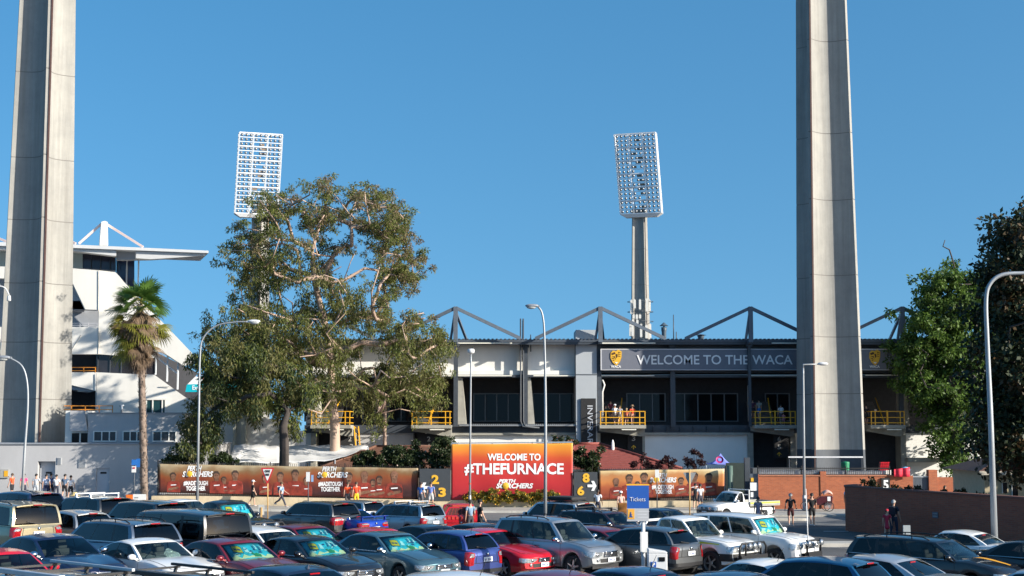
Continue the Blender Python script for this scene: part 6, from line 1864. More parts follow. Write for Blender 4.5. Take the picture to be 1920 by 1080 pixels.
# guide limbs so that pale boughs show where the photograph has them
guides = [pt(*p, TD+o) for *p, o in ((660,560,-1),(668,470,0),(690,420,1),(545,600,-2),(500,530,0),(520,450,0),(700,690,-2),(660,730,-2.5),(760,730,-2),(540,690,-2),(470,680,-1.5),(780,640,0),(560,530,-3),(640,500,-3),(720,470,-1),(760,480,0))]
mb, ends = skeleton(trunk, guides + cl, 1.05, 3, .5, .22)
t = thing("gum_tree", "tall spreading gum tree with pale branching trunk in front of the stadium", "tree", base)
mb.build("trunk", BARKP, t, world=True)
up = [c for c in cl if c.z > Z(520, TD)]; lowc = [c for c in cl if c.z <= Z(520, TD)]
rg = random.Random(8)
sub = []
for c in cl:
    for _ in range(5): sub.append(c + Vector((rg.gauss(0,.5), rg.gauss(0,.6), rg.gauss(0,.5)-.15)))
hi = [c for c in sub if c.z > Z(500,TD) or (c.x > X(690,TD) and c.z > Z(620,TD))]; lo = [c for c in sub if c not in hi]
leaves_mesh("crown", hi, [rg.uniform(.2,.5) for _ in hi], 58000, .23, [G1, G2, G3, G1], t, 21, .5, .30, squash=(1,1,.8))
leaves_mesh("crown", lo, [rg.uniform(.22,.6) for _ in lo], 78000, .26, [G1, G2, G1, G2], t, 22, 1.0, .28, squash=(.85,.85,1.25))
# ---- darker tree left of it, sharing the lower crown
DT = 103.6
base2 = pt(533, 868, DT); base2.z = .3
trunk2 = [(base2, .38), (pt(533,830,DT), .34), (pt(531,800,DT), .30), (pt(540,770,DT), .22), (pt(520,750,DT), .16)]
crown2 = [(380,600),(410,606),(440,640),(500,650),(560,690),(580,760),(560,790),(520,770),(480,772),(440,758),(402,795),(385,832),(350,842),(332,810),(340,775),(372,760),(385,720),(376,660)]
cl2 = sample_crown(crown2, 52, DT, 2.6, 5, .7)
mb, ends = skeleton(trunk2, cl2, 1.1, 7, .4, .25)
t = thing("dark_tree", "shaded tree with dark forked trunk and drooping foliage left of the pale gum tree", "tree", base2)
mb.build("trunk", BARKD, t, world=True)
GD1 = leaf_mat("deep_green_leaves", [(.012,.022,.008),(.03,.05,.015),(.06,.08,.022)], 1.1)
sub = [c + Vector((rg.gauss(0,.6), rg.gauss(0,.6), rg.gauss(0,.7)-.2)) for c in cl2 for _ in range(3)]
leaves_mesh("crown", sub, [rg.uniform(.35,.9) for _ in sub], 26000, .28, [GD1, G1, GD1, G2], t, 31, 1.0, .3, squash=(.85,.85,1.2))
# small slender tree further right
t = thing("young_tree", "slim pale young tree trunk standing right of the big gum trunk", "tree", (X(721,TD+3), TD+3, .3))
tp = [(pt(722,868,TD+3), .16), (pt(721,810,TD+3), .14), (pt(722,760,TD+3), .11), (pt(718,720,TD+3), .08)]
mbq, _ = skeleton(tp, [pt(700,740,TD+3), pt(742,730,TD+3.5), pt(720,690,TD+3)], .8, 2); mbq.build("trunk", BARKP, t, world=True)
leaves_mesh("crown", [pt(700,735,TD+3), pt(742,728,TD+3.5), pt(722,690,TD+3)], [.7,.8,.8], 900, .34, [G1, G2], t, 5, 1.0, .28)

# ---- palm
def palm(px, py_base, py_head, d, label):
    b0 = pt(px, py_base, d); b0.z = zg(b0.x, d); head = pt(px-8, py_head, d)
    t = thing("palm_tree", label, "palm tree", b0)
    rg = random.Random(12)
    m = MB(); n = 40; H = head.z - b0.z
    prof = []
    for i in range(n+1):
        u = i/n; p = b0.lerp(head, u); prof.append((p, .26 - .05*u + (.03 if i == 0 else 0)))
    m.path([p for p, _ in prof], [r for _, r in prof], 10)
    # ragged cut leaf bases wrapping the trunk
    for i in range(420):
        u = rg.random()**1.0*.70; a = rg.uniform(0, 2*math.pi); p = b0.lerp(head, u); r = .25-.05*u
        o = Vector((math.cos(a), math.sin(a), 0)); q = p + o*r*.8
        tip = p + o*(r+rg.uniform(.04,.14)) + Vector((0,0,rg.uniform(.18,.34))); s_ = Vector((-o.y, o.x, 0))*rg.uniform(.05,.09)
        m.add([q-s_, q+s_, tip+s_*.35, tip-s_*.35], [(0,1,2,3)])
    m.build("trunk", mat("palm_trunk", (.20,.15,.12), .9, var=.4, scale=3, bump=.3, bscale=20), t, world=True)
    GRN = leaf_mat("palm_green", [(.04,.10,.02),(.10,.19,.035),(.17,.26,.05)], 1.2, .3); YGR = leaf_mat("palm_yellowing", [(.12,.16,.02),(.22,.22,.035),(.26,.20,.06)], 1.5, .3)
    DRY = leaf_mat("palm_dry", [(.09,.06,.04),(.19,.13,.085),(.27,.20,.14)], 2.0, .15)
    def fan(base, dirv, stalk, rad, spread, nb, droop, buf, stalkbuf, w=.5):
        dirv = dirv.normalized(); hub = base + dirv*stalk + Vector((0,0,-droop*stalk*.25))
        stalkbuf.path([base, base.lerp(hub,.5)+Vector((0,0,.06*stalk)), hub], [.03,.022,.016], 5)
        up = Vector((0,0,1)); side = dirv.cross(up)
        if side.length < .05: side = Vector((1,0,0))
        side.normalize(); nrm = side.cross(dirv).normalized(); roll = rg.uniform(-.7,.7); side = (side*math.cos(roll)+nrm*math.sin(roll)).normalized()
        for k in range(nb):
            a = (k/(nb-1)-.5)*spread; bd = (dirv*math.cos(a)+side*math.sin(a)).normalized()
            L = rad*(.8+.3*math.cos(a*.8))*rg.uniform(.85,1.1); wv_ = side*math.cos(a) - dirv*math.sin(a); ww = L*w*spread/nb*.5
            p1 = hub + bd*L*.45; p2 = hub + bd*L*.78 + Vector((0,0,-droop*L*.10)); p3 = hub + bd*L + Vector((0,0,-droop*L*.38))
            buf.add([hub, p1-wv_*ww, p1+wv_*ww, p2-wv_*ww*.8, p2+wv_*ww*.8, p3], [(0,1,2),(1,3,4,2),(3,5,4)])
    g_, y_, dr, sg_, sd_ = MB(), MB(), MB(), MB(), MB()
    crown0 = head
    for i in range(34):      # living fans
        a = rg.uniform(0, 2*math.pi); el = rg.uniform(-.35, 1.3)
        fan(crown0 + Vector((0,0,rg.uniform(-.3,.4))), Vector((math.cos(a)*math.cos(el), math.sin(a)*math.cos(el), math.sin(el))), rg.uniform(.75,1.25), rg.uniform(.95,1.3), 2.7, 16, .35, g_, sg_)
    for i in range(26):      # dead fans close under the crown
        a = rg.uniform(0, 2*math.pi); h = rg.uniform(-1.5, .1); el = rg.uniform(-1.35, -.55)
        fan(crown0 + Vector((0,0,h)), Vector((math.cos(a)*math.cos(el), math.sin(a)*math.cos(el), math.sin(el))), rg.uniform(.35,.9), rg.uniform(.7,1.0), 1.5, 10, .9, dr, sd_, .6)
    for i in range(44):      # yellowing lower fans
        a = rg.uniform(0, 2*math.pi); el = rg.uniform(-.8, .1)
        fan(crown0 + Vector((0,0,rg.uniform(-2.3,-.1))), Vector((math.cos(a)*math.cos(el), math.sin(a)*math.cos(el), math.sin(el))), rg.uniform(.9,1.4), rg.uniform(.9,1.2), 2.3, 14, .8, y_, sg_)
    for i in range(105):      # skirt of dead fans
        a = rg.uniform(0, 2*math.pi); h = rg.uniform(-3.5, .1); el = rg.uniform(-1.42, -.40) - .12*abs(h)/3.6
        st_ = rg.uniform(.8,1.5)*(1 - .62*max(0,(-h-1.2))/2.4)
        fan(crown0 + Vector((0,0,h)), Vector((math.cos(a)*math.cos(el), math.sin(a)*math.cos(el), math.sin(el))), st_, rg.uniform(.75,1.1)*(1 - .3*max(0,(-h-1.2))/2.4), 1.2, 10, .9, dr, sd_, .55)
    g_.build("green_fronds", GRN, t, world=True); y_.build("yellow_fronds", YGR, t, world=True); dr.build("dead_fronds", DRY, t, world=True)
    sg_.build("stalks", mat("palm_stalk", (.22,.20,.06), .6), t, world=True); sd_.build("dead_stalks", mat("palm_dead_stalk", (.25,.18,.11), .8), t, world=True)
palm(271, 940, 572, 99.5, "tall palm with green fans over a shaggy skirt of dead fronds")

# ---- right hand trees
def broad_tree(name, label, base, trunk, crown, n, d, depth, mats, seed, nleaf, leaf, barkm, clump=(.5,1.1), droop=.2, aspect=.55, keep=None, spread=.6, sq=(1,1,.75), mind=.6, bare=()):
    cl = sample_crown(crown, n, d, depth, seed, mind, keep)
    mb, ends = skeleton(trunk, cl + list(bare), 1.0, seed+1, .4, .2)
    t = thing(name, label, "tree", base); mb.build("trunk", barkm, t, world=True)
    rg = random.Random(seed+2)
    sub = [c + Vector((rg.gauss(0,spread), rg.gauss(0,spread), rg.gauss(0,spread*.8))) for c in cl for _ in range(4)]
    leaves_mesh("crown", sub, [rg.uniform(*clump) for _ in sub], nleaf, leaf, mats, t, seed+3, droop, aspect, squash=sq)
    return t
L1 = leaf_mat("bright_green_leaves", [(.035,.08,.015),(.095,.165,.028),(.165,.24,.042)], 1.0, .35); L2 = leaf_mat("mid_green_leaves", [(.015,.035,.009),(.042,.082,.016),(.08,.13,.025)], 1.0, .3)
ED = 118.0
eb = pt(1795, 905, ED); eb.z = zg(eb.x, ED)
cr = [(1772,492),(1800,500),(1830,520),(1850,560),(1858,640),(1850,720),(1846,800),(1830,860),(1800,888),(1775,880),(1768,850),(1745,840),(1722,838),(1740,800),(1725,760),(1700,735),(1694,690),(1680,655),(1702,640),(1700,610),(1712,570),(1735,540),(1745,510)]
broad_tree("green_tree", "leafy bright green tree in front of the stand's right end", eb, [(eb,.34),(pt(1797,860,ED),.28),(pt(1790,800,ED),.24),(pt(1785,720,ED),.19),(pt(1780,620,ED),.13),(pt(1776,540,ED),.07)],
           cr, 190, ED, 2.3, [L1, L2, L1], 61, 46000, .30, BARKD, (.3,.7), .35, .5, spread=.6, sq=(1,1,.8), bare=[pt(1768,462,ED), pt(1780,468,ED), pt(1772,450,ED)])
FDK = 70.0
fb = pt(1948, 960, FDK); fb.z = zg(fb.x, FDK)
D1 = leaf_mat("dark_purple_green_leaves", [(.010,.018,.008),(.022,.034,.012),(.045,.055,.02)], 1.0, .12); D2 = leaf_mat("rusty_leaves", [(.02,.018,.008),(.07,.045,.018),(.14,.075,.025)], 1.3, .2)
cr = [(1930,408),(1896,442),(1876,472),(1858,503),(1860,560),(1862,640),(1856,700),(1860,780),(1858,830),(1870,860),(1900,885),(2020,880),(2040,640),(2020,440),(1980,380)]
broad_tree("dark_tree", "very dark broad tree with rusty leaf tips at the right edge", fb, [(fb,.5),(pt(1947,880,FDK),.42),(pt(1945,780,FDK),.34),(pt(1945,650,FDK),.26),(pt(1950,520,FDK),.16)],
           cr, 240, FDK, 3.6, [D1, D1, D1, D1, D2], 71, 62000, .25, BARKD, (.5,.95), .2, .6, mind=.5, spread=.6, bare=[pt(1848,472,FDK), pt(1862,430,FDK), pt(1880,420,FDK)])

# ---- shrubs
def shrub(name, label, pts_, radii, nleaf, leaf, mats, seed, cat="shrub", flowers=None, group=None, droop=.0, stems=True):
    base = Vector((sum(p.x for p in pts_)/len(pts_), sum(p.y for p in pts_)/len(pts_), min(p.z for p in pts_)-max(radii)))
    t = thing(name, label, cat, base, group=group); rg = random.Random(seed)
    sub, rr = [], []
    for p, r in zip(pts_, radii):
        for _ in range(6): sub.append(p + Vector((rg.gauss(0,r*.5), rg.gauss(0,r*.4), rg.gauss(0,r*.45)))); rr.append(r*rg.uniform(.35,.6))
    leaves_mesh("foliage", sub, rr, nleaf, leaf, mats, t, seed, droop, .55)
    if stems:
        m = MB()
        for p in sub[::2]: m.tube((p.x*.6+base.x*.4, p.y, base.z), p, .02, .008, 5)
        m.build("stems", BARKD, t, world=True)
    if flowers:
        fm, nf, sz = flowers
        leaves_mesh("flowers", sub, [r*1.15 for r in rr], nf, sz, fm, t, seed+9, -.2, .9)
    return t
S1 = leaf_mat("rose_leaves", [(.012,.022,.008),(.028,.045,.014),(.055,.075,.022)], 1.6, .2)
PF = mat("pale_rose_petal", (.55,.42,.34), .7, var=.3, scale=6)
RD = 103.0
for i, (pxs, r, lab) in enumerate((([(672,862),(688,858),(700,864)], .55, "low rose bush at the left end of the rose hedge behind the player banner"),
                                   ([(718,860),(735,854),(748,862)], .62, "rose bush in the middle of the hedge below the brown tiled roof"),
                                   ([(765,856),(782,848),(800,858),(770,866)], .66, "large rose bush left of the climbing rose by the sunset banner"),
                                   ([(820,838),(828,850),(836,862),(815,862),(832,830)], .62, "tall climbing rose touching the left edge of the sunset banner"))):
    shrub("rose_bush", lab, [pt(a, b, RD+.3*(k % 2)) for k, (a, b) in enumerate(pxs)], [r*1.22]*len(pxs), 5200, .17, [S1], 200+i, "rose bush", (PF, 110, .10), "rose bushes behind the fence")
shrub("rose_bush", "rounded rose bush between the sunset banner and the red tiled roof", [pt(a, b, RD) for a, b in ((1092,850),(1108,852),(1098,868),(1114,872),(1085,865),(1104,882))], [.52]*6, 5200, .17, [S1], 210, "rose bush", (PF, 130, .10), "rose bushes behind the fence")
shrub("rose_bush", "pinkish flowering shrub peeping over the top of the sunset banner", [pt(1048,829,RD), pt(1062,826,RD), pt(1070,832,RD)], [.35]*3, 1200, .15, [S1], 211, "rose bush", (mat("dusky_pink_petal", (.35,.13,.10), .7), 160, .11), "rose bushes behind the fence")
shrub("shrub", "dark low shrub behind the left end of the long player banner", [pt(a, b, RD) for a, b in ((330,862),(350,858),(370,864),(312,866))], [.5]*4, 2800, .16, [GD1], 212)
shrub("shrub", "dark low shrub above the banner between the lamp post and the marquee", [pt(a, b, RD) for a, b in ((400,863),(418,858),(435,864))], [.42]*3, 2200, .16, [GD1], 213)
YB = leaf_mat("yellow_green_leaves", [(.10,.10,.015),(.20,.17,.02),(.32,.23,.03)], 2.0, .3); YFm = mat("golden_petal", (.62,.30,.02), .7, var=.25, scale=8); GB = leaf_mat("bed_green", [(.04,.07,.02),(.09,.12,.03),(.14,.16,.04)], 2, .2)
for i, px in enumerate((880, 905, 925, 950, 975, 996, 1015, 1033)):
    rr = random.Random(i); h = rr.uniform(.30,.42)
    shrub("flowering_shrub", "golden flowering shrub in the row below the sunset banner", [pt(px-5, 932+rr.uniform(-4,2), WD-.32), pt(px+6, 934, WD-.3), pt(px, 926+rr.uniform(-5,3), WD-.3)], [h*.85]*3, 1300, .12, [YB, GB, YB], 220+i, "shrub", (YFm, 170, .10), "golden shrubs below the sunset banner")
DR = leaf_mat("dark_red_leaves", [(.020,.008,.010),(.045,.016,.018),(.08,.03,.03)], 1.8, .2)
for i, (pxs, lab) in enumerate((([(1190,872),(1204,864),(1216,872)], "dark red shrub at the left above the right hand player banner"), ([(1234,872),(1248,862),(1262,870)], "dark red shrub above the middle of the right hand player banner"),
                                ([(1288,866),(1303,852),(1315,862),(1300,872)], "tallest dark red shrub left of the small blue tent"))):
    shrub("red_shrub", lab, [pt(a, b, RD) for a, b in pxs], [.34]*len(pxs), 1300, .14, [DR], 240+i)
HD = 80.0
HG = leaf_mat("hedge_leaves", [(.012,.018,.008),(.03,.035,.012),(.09,.06,.03)], 2, .2)
for i, px in enumerate((1650, 1680, 1712, 1742, 1775, 1808, 1835)):
    dd = 77.2 - i*1.45
    rr = random.Random(40+i); ps = [pt(px+rr.uniform(-9,9), 926+i*2.2+rr.uniform(-9,5), dd+2.6) for _ in range(3)]
    shrub("hedge_plant", "straggly dark plant in the row behind the shaded brick wall", ps, [rr.uniform(.22,.38) for _ in ps], 800, .14, [HG], 250+i, "plant", None, "straggly plants behind the shaded wall")
shrub("conifer_shrub", "thin dark upright shrub in front of the brick wall left of the number 5", [pt(1630,905,81), pt(1632,918,81), pt(1624,925,81), pt(1641,922,81)], [.3,.4,.35,.35], 1500, .16, [HG], 270)
# ================================================================== people
def skinned(name, J, E, m, parent, sub=1):
    """one continuous skinned surface grown on a jointed skeleton; J: {key: (pos, radius)}"""
    keys = list(J); idx = {k: i for i, k in enumerate(keys)}
    me = bpy.data.meshes.new(name); me.from_pydata([tuple(J[k][0]) for k in keys], [(idx[a], idx[b]) for a, b in E], [])
    me.materials.append(m)
    o = bpy.data.objects.new(name, me); link(o); o.parent = parent
    s_ = o.modifiers.new("skin", 'SKIN'); s_.use_smooth_shade = True; s_.branch_smoothing = .3
    for k in keys:
        d = me.skin_vertices[0].data[idx[k]]; r = J[k][1]
        d.radius = r if isinstance(r, tuple) else (r, r); d.use_root = (idx[k] == 0)
    ss = o.modifiers.new("sub", 'SUBSURF'); ss.levels = sub; ss.render_levels = sub
    return o
SKINS = [mat("skin_fair", (.52,.30,.21), .55, var=.06), mat("skin_tan", (.40,.21,.13), .55, var=.06), mat("skin_brown", (.16,.08,.05), .55, var=.06)]
HAIRS = dict(dark=mat("hair_dark", (.018,.013,.010), .6), brown=mat("hair_brown", (.07,.04,.022), .6), fair=mat("hair_fair", (.42,.30,.16), .6), grey=mat("hair_grey", (.35,.34,.33), .6))
CLOTH = {}
def cl_(col):
    k = "cloth_%d_%d_%d" % tuple(int(c*255) for c in col)
    return mat(k, col, .85, var=.12, scale=7, bump=.15, bscale=18)
def person(px, d, label, face=180, h=1.75, shirt=(.7,.7,.7), pants=(.03,.03,.05), shorts=True, hair='dark', skin=0, stride=8, arms=(8,-8), elbow=(15,15), out=(9,9), hat=None, base=None, dz=0.0, bag=None, dress=None, group=None, shoe=(.5,.5,.5), y_off=0.0):
    x = X(px, d, 930)
    z = (zg(x, d) if base is None else base) + dz
    t = thing("person", label, "person", (x, d, z), R(face), group)
    k = h/1.75; sk = SKINS[skin]
    J = {}; E = []
    def add(key, p, r, par=None):
        J[key] = (Vector(p)*k, r*k); 
        if par: E.append((par, key))
    a = R(stride); low = 0
    legs = {}
    for sg, an in ((-1, a), (1, -a)):
        kb = R(6) if an > 0 else R(14 + stride*.6)
        hp = Vector((sg*.095, 0, .90)); kn = hp + Vector((sg*.01, -math.sin(an)*.43, -math.cos(an)*.43))
        ak = kn + Vector((0, -math.sin(an-kb)*.41, -math.cos(an-kb)*.41)); legs[sg] = (hp, kn, ak)
    drop = min(l[2].z for l in legs.values()) - .065
    def up(v): return Vector((v[0], v[1], v[2]-drop))
    add('pelvis', up((0,0,.95)), .12); add('belly', up((0,-.005,1.10)), .112, 'pelvis'); add('chest', up((0,0,1.29)), .13, 'belly'); add('neckb', up((0,.01,1.44)), .066, 'chest')
    add('neck', up((0,.005,1.505)), .052, 'neckb'); add('jaw', up((0,-.015,1.565)), .066, 'neck'); add('head', up((0,-.005,1.64)), .094, 'jaw'); add('crown', up((0,.005,1.705)), .072, 'head')
    add('nose', up((0,-.112,1.625)), .014, 'head')
    for sg in (-1, 1): add('ear%d' % sg, up((sg*.094,.01,1.63)), .017, 'head')
    for i, sg in enumerate((-1, 1)):
        hp, kn, ak = legs[sg]
        add('hip%d' % sg, up(hp), .088, 'pelvis'); add('knee%d' % sg, up(kn), .056, 'hip%d' % sg); add('calf%d' % sg, up(kn.lerp(ak,.35)), .054, 'knee%d' % sg); add('ankle%d' % sg, up(ak), .038, 'calf%d' % sg); add('toe%d' % sg, up(ak + Vector((sg*.015,-.16,-.04))), .034, 'ankle%d' % sg)
        an, eb, ou = R(arms[i]), R(elbow[i]), R(out[i])
        sh = Vector((sg*.185, .005, 1.405)); el = sh + Vector((sg*math.sin(ou)*.29, -math.sin(an)*math.cos(ou)*.29, -math.cos(an)*math.cos(ou)*.29))
        fd = Vector((sg*math.sin(ou)*.4, -math.sin(an+eb), -math.cos(an+eb))).normalized(); wr = el + fd*.25; pm = wr + fd*.07
        add('clav%d' % sg, up((sg*.10,.005,1.40)), .06, 'chest'); add('sh%d' % sg, up(sh), .056, 'clav%d' % sg); add('el%d' % sg, up(el), .041, 'sh%d' % sg); add('wr%d' % sg, up(wr), .028, 'el%d' % sg); add('palm%d' % sg, up(pm), .033, 'wr%d' % sg)
        sd = Vector((0,1,0)) if abs(fd.y) < .8 else Vector((1,0,0)); curl = Vector((-sg*.35, -.1, 0))
        for f in range(4):
            b0 = pm + fd*.035 + sd*(f-1.5)*.019; L = (.062,.074,.07,.055)[f]; add('f%d%d' % (f, sg), up(b0), .0095, 'palm%d' % sg)
            m_ = b0 + (fd+curl*.3).normalized()*L*.6; add('g%d%d' % (f, sg), up(m_), .0088, 'f%d%d' % (f, sg)); add('h%d%d' % (f, sg), up(m_ + (fd+curl).normalized()*L*.5), .0075, 'g%d%d' % (f, sg))
        b0 = pm - sd*.036 - fd*.005; add('t0%d' % sg, up(b0), .011, 'palm%d' % sg); add('t1%d' % sg, up(b0 + (fd*.7-sd*.6).normalized()*.045), .009, 't0%d' % sg)
    skinned("body", J, E, sk, t)
    g = lambda key: J[key][0]/k
    # shirt with short sleeves
    sm = cl_(dress or shirt); K = {}; F = []
    def ad2(key, p, r, par=None):
        K[key] = (Vector(p)*k, r*k)
        if par: F.append((par, key))
    ad2('hem', g('pelvis')+Vector((0,0,-.07)), .142); ad2('w', g('belly'), .135, 'hem'); ad2('c', g('chest')+Vector((0,0,-.01)), .152, 'w'); ad2('n', g('neckb')+Vector((0,0,-.01)), .082, 'c')
    for sg in (-1, 1):
        ad2('cl%d' % sg, g('clav%d' % sg), .082, 'c'); ad2('s%d' % sg, g('sh%d' % sg), .076, 'cl%d' % sg); ad2('e%d' % sg, g('sh%d' % sg).lerp(g('el%d' % sg), .68), .066, 's%d' % sg)
    if dress: ad2('sk1', g('pelvis')+Vector((0,0,-.22)), .17, 'hem'); ad2('sk2', g('pelvis')+Vector((0,0,-.42)), .20, 'sk1')
    skinned("dress" if dress else "shirt", K, F, sm, t)
    if not dress:
        K = {}; F = []
        ad2('w', g('belly')+Vector((0,0,-.02)), .128); ad2('p', g('pelvis')+Vector((0,0,-.03)), .132, 'w')
        for sg in (-1, 1):
            ad2('h%d' % sg, g('hip%d' % sg)+Vector((sg*.005,0,-.03)), .102, 'p')
            if shorts: ad2('k%d' % sg, g('hip%d' % sg).lerp(g('knee%d' % sg), .92), .086, 'h%d' % sg)
            else: ad2('k%d' % sg, g('knee%d' % sg), .074, 'h%d' % sg); ad2('a%d' % sg, g('ankle%d' % sg)+Vector((0,0,.02)), .058, 'k%d' % sg)
        skinned("shorts" if shorts else "trousers", K, F, cl_(pants), t)
    for sg in (-1, 1):
        m = MB(); c = (g('ankle%d' % sg)+Vector((0,-.065,-.035)))*k; m.ell(c, (.048*k,.135*k,.042*k), 10, 6); m.build("shoe", cl_(shoe), t)
    hc = g('head')*k; m = MB()
    m.grid(lambda u, v: hc + Vector((.104*math.sin(v)*math.cos(u), .112*math.sin(v)*math.sin(u)+.012, .108*math.cos(v)+.012 - (.075*max(0, math.sin(u))*v*.5)))*k, lin(0, 2*math.pi, 14), lin(0, 1.62, 6))
    m.build("hair", HAIRS[hair], t)
    if hat:
        kind, col = hat; m = MB(); c = hc + Vector((0,.005,.05))*k
        if kind == 'cap':
            m.lathe([(.112*k,-.03*k),(.112*k,.02*k),(.085*k,.07*k),(0,.09*k)], c, 14)
            m.add([c+Vector((-.08,-.09,-.02))*k, c+Vector((.08,-.09,-.02))*k, c+Vector((.06,-.20,-.035))*k, c+Vector((-.06,-.20,-.035))*k, c+Vector((-.08,-.09,-.032))*k, c+Vector((.08,-.09,-.032))*k, c+Vector((.06,-.20,-.047))*k, c+Vector((-.06,-.20,-.047))*k], [(0,3,2,1),(4,5,6,7),(0,1,5,4),(1,2,6,5),(2,3,7,6),(3,0,4,7)])
        else:
            m.lathe([(.24*k,-.035*k),(.20*k,-.015*k),(.118*k,-.01*k),(.11*k,.06*k),(.09*k,.10*k),(0,.105*k)], c, 18); m.lathe([(.24*k,-.036*k),(.118*k,-.015*k)], c, 18)
        m.build("hat", cl_(col), t)
    if bag:
        m = MB(); c = (g('chest')+Vector((0,.17,-.05)))*k
        m.box(c, (.30*k,.16*k,.42*k)); b = m.build("backpack", cl_(bag), t, bevel=.05)
        m = MB()
        for sg in (-1,1): m.path([(sg*.11*k, .10*k, c.z+.18*k), (sg*.11*k, 0, g('sh1').z*k+.075*k), (sg*.12*k, -.14*k, c.z+.05*k), (sg*.12*k,.0,c.z-.2*k)], .018*k, 5)
        m.build("strap", cl_(bag), b)
    return t
FP = .13
PW = "people walking along the footpath"
person(22,102,"person in an orange shirt and dark shorts raising one hand at the far left", 250, shirt=(.80,.10,.03), pants=(.02,.02,.025), hair='brown', arms=(60,10), elbow=(70,10), dz=FP)
person(44,102,"person in a pink shirt half hidden by the left lamp post", 180, shirt=(.80,.10,.25), pants=(.03,.03,.06), dz=FP)
person(51,74,"person with dark hair and dark top just right of the left lamp post", 180, h=1.72, shirt=(.02,.04,.04), pants=(.03,.03,.04))
person(67,102,"person in a light grey outfit in front of the recessed grey door", 175, shirt=(.45,.48,.52), pants=(.40,.43,.47), shorts=False, dz=FP, arms=(20,-10), elbow=(50,30))
person(86,102,"person in a pale blue tee and navy shorts beside the recessed door", 185, shirt=(.42,.48,.62), pants=(.02,.03,.09), dz=FP)
person(95,102.8,"person in a dark blue tee just left of the one in the white shirt", 180, shirt=(.05,.08,.20), pants=(.02,.02,.04), dz=FP, h=1.78)
person(105,101.6,"person in a white shirt and long dark trousers below the wall vent", 175, shirt=(.78,.78,.80), pants=(.03,.035,.06), shorts=False, dz=FP, arms=(10,25), elbow=(20,50))
person(121,102,"person in a slate blue tee and black shorts left of the white tee", 170, shirt=(.10,.16,.25), pants=(.015,.015,.02), dz=FP, h=1.78, arms=(30,5), elbow=(45,15))
person(132,102,"person in a white tee and black shorts at the right of the left hand group", 180, shirt=(.80,.78,.80), pants=(.015,.015,.02), hair='brown', dz=FP, h=1.70)
person(73,64,"person in a black cap and black shirt among the back row cars", 120, h=1.72, shirt=(.012,.012,.013), pants=(.02,.02,.02), skin=1, hat=('cap',(.012,.012,.015)), arms=(-15,25), elbow=(40,60))
person(140,60,"person in a straw hat and black shirt reaching out an arm between cars", 120, h=1.72, shirt=(.016,.017,.012), pants=(.22,.20,.15), skin=0, hat=('brim',(.55,.42,.18)), arms=(-25,45), elbow=(10,35), stride=14)
person(474,100,"person in black with a pale cap standing by the player banner", 110, shirt=(.012,.012,.014), pants=(.012,.012,.014), hat=('cap',(.62,.62,.64)), dz=FP, stride=10)
person(528,99.5,"person in a pale blue shirt striding past the banner with a shoulder bag", 80, shirt=(.40,.58,.78), pants=(.05,.05,.07), shorts=False, hair='dark', dz=FP, stride=27, arms=(-20,22), elbow=(30,35), bag=(.05,.09,.15), hat=('cap',(.10,.06,.03)))
person(652,99.5,"person in an orange shirt and grey shorts in front of the player banner", 180, shirt=(.85,.09,.02), pants=(.10,.09,.09), hair='brown', dz=FP, h=1.78)
person(668,99.3,"person in an orange shirt and yellow shorts in front of the player banner", 190, shirt=(.85,.07,.02), pants=(.75,.45,.02), hair='brown', dz=FP, h=1.80)
person(789,99.5,"person in a bright blue shirt by the white left arrow", 150, shirt=(.05,.16,.48), pants=(.10,.10,.12), hat=('cap',(.05,.03,.03)), dz=FP, arms=(5,-5))
person(808,99.5,"person in a mid blue shirt below the gold number 2", 170, shirt=(.15,.22,.52), pants=(.45,.45,.45), hair='brown', dz=FP, h=1.80)
person(882,70,"person in a grey blue shirt and cap behind the red utility tray", 200, shirt=(.20,.30,.42), pants=(.05,.05,.06), hat=('cap',(.03,.03,.03)), h=1.72)
person(900,69,"person in a black tee and black cap beside the red utility", 110, shirt=(.012,.010,.010), pants=(.03,.03,.03), hat=('cap',(.012,.012,.012)), arms=(10,-5), h=1.76)
person(1121,91,"person in a white shirt below the charcoal 8 6 panel", 160, shirt=(.78,.78,.80), pants=(.05,.05,.07), skin=2, h=1.74)
person(1164,88,"person in a white cap and pink top left of the ticket sign", 190, shirt=(.70,.42,.36), pants=(.2,.2,.2), hat=('cap',(.75,.75,.75)), h=1.70)
person(1304,98,"person in dark clothes beside a person in a white shirt behind the tray truck", 170, shirt=(.02,.02,.025), pants=(.02,.02,.025), dz=FP)
person(1313,97,"person in a white shirt just left of the white tray truck cab", 190, shirt=(.74,.76,.80), pants=(.06,.06,.08), skin=1, dz=FP)
person(1421,78,"person in a patterned sleeveless dress walking behind the off-roader", 190, dress=(.38,.30,.38), hair='dark', h=1.66, skin=0)
person(1482,80,"person in a black tee and maroon shorts walking away across the road", 170, shirt=(.010,.010,.012), pants=(.06,.012,.014), hair='grey', h=1.80, stride=16, arms=(10,-12), elbow=(45,45), out=(16,16))
person(1522,80,"person in a black tee and black shorts walking towards the pedicab", 178, shirt=(.010,.010,.012), pants=(.010,.010,.012), h=1.80, stride=10, shoe=(.7,.7,.7), elbow=(35,35))
person(1590,92.5,"person in a pale blue shirt at the end of the shaded brick wall", 150, shirt=(.45,.52,.72), pants=(.12,.14,.2), skin=1, dz=FP)
person(1675,68.3,"person in dark clothes with a backpack walking in the wall's shade", 140, shirt=(.02,.03,.05), pants=(.02,.025,.05), shorts=False, bag=(.015,.018,.03), hair='grey', h=1.78)
person(1662,68.0,"child in a red dress walking beside the person with the backpack", 150, dress=(.40,.02,.05), hair='dark', h=1.35, hat=('cap',(.45,.02,.04)))
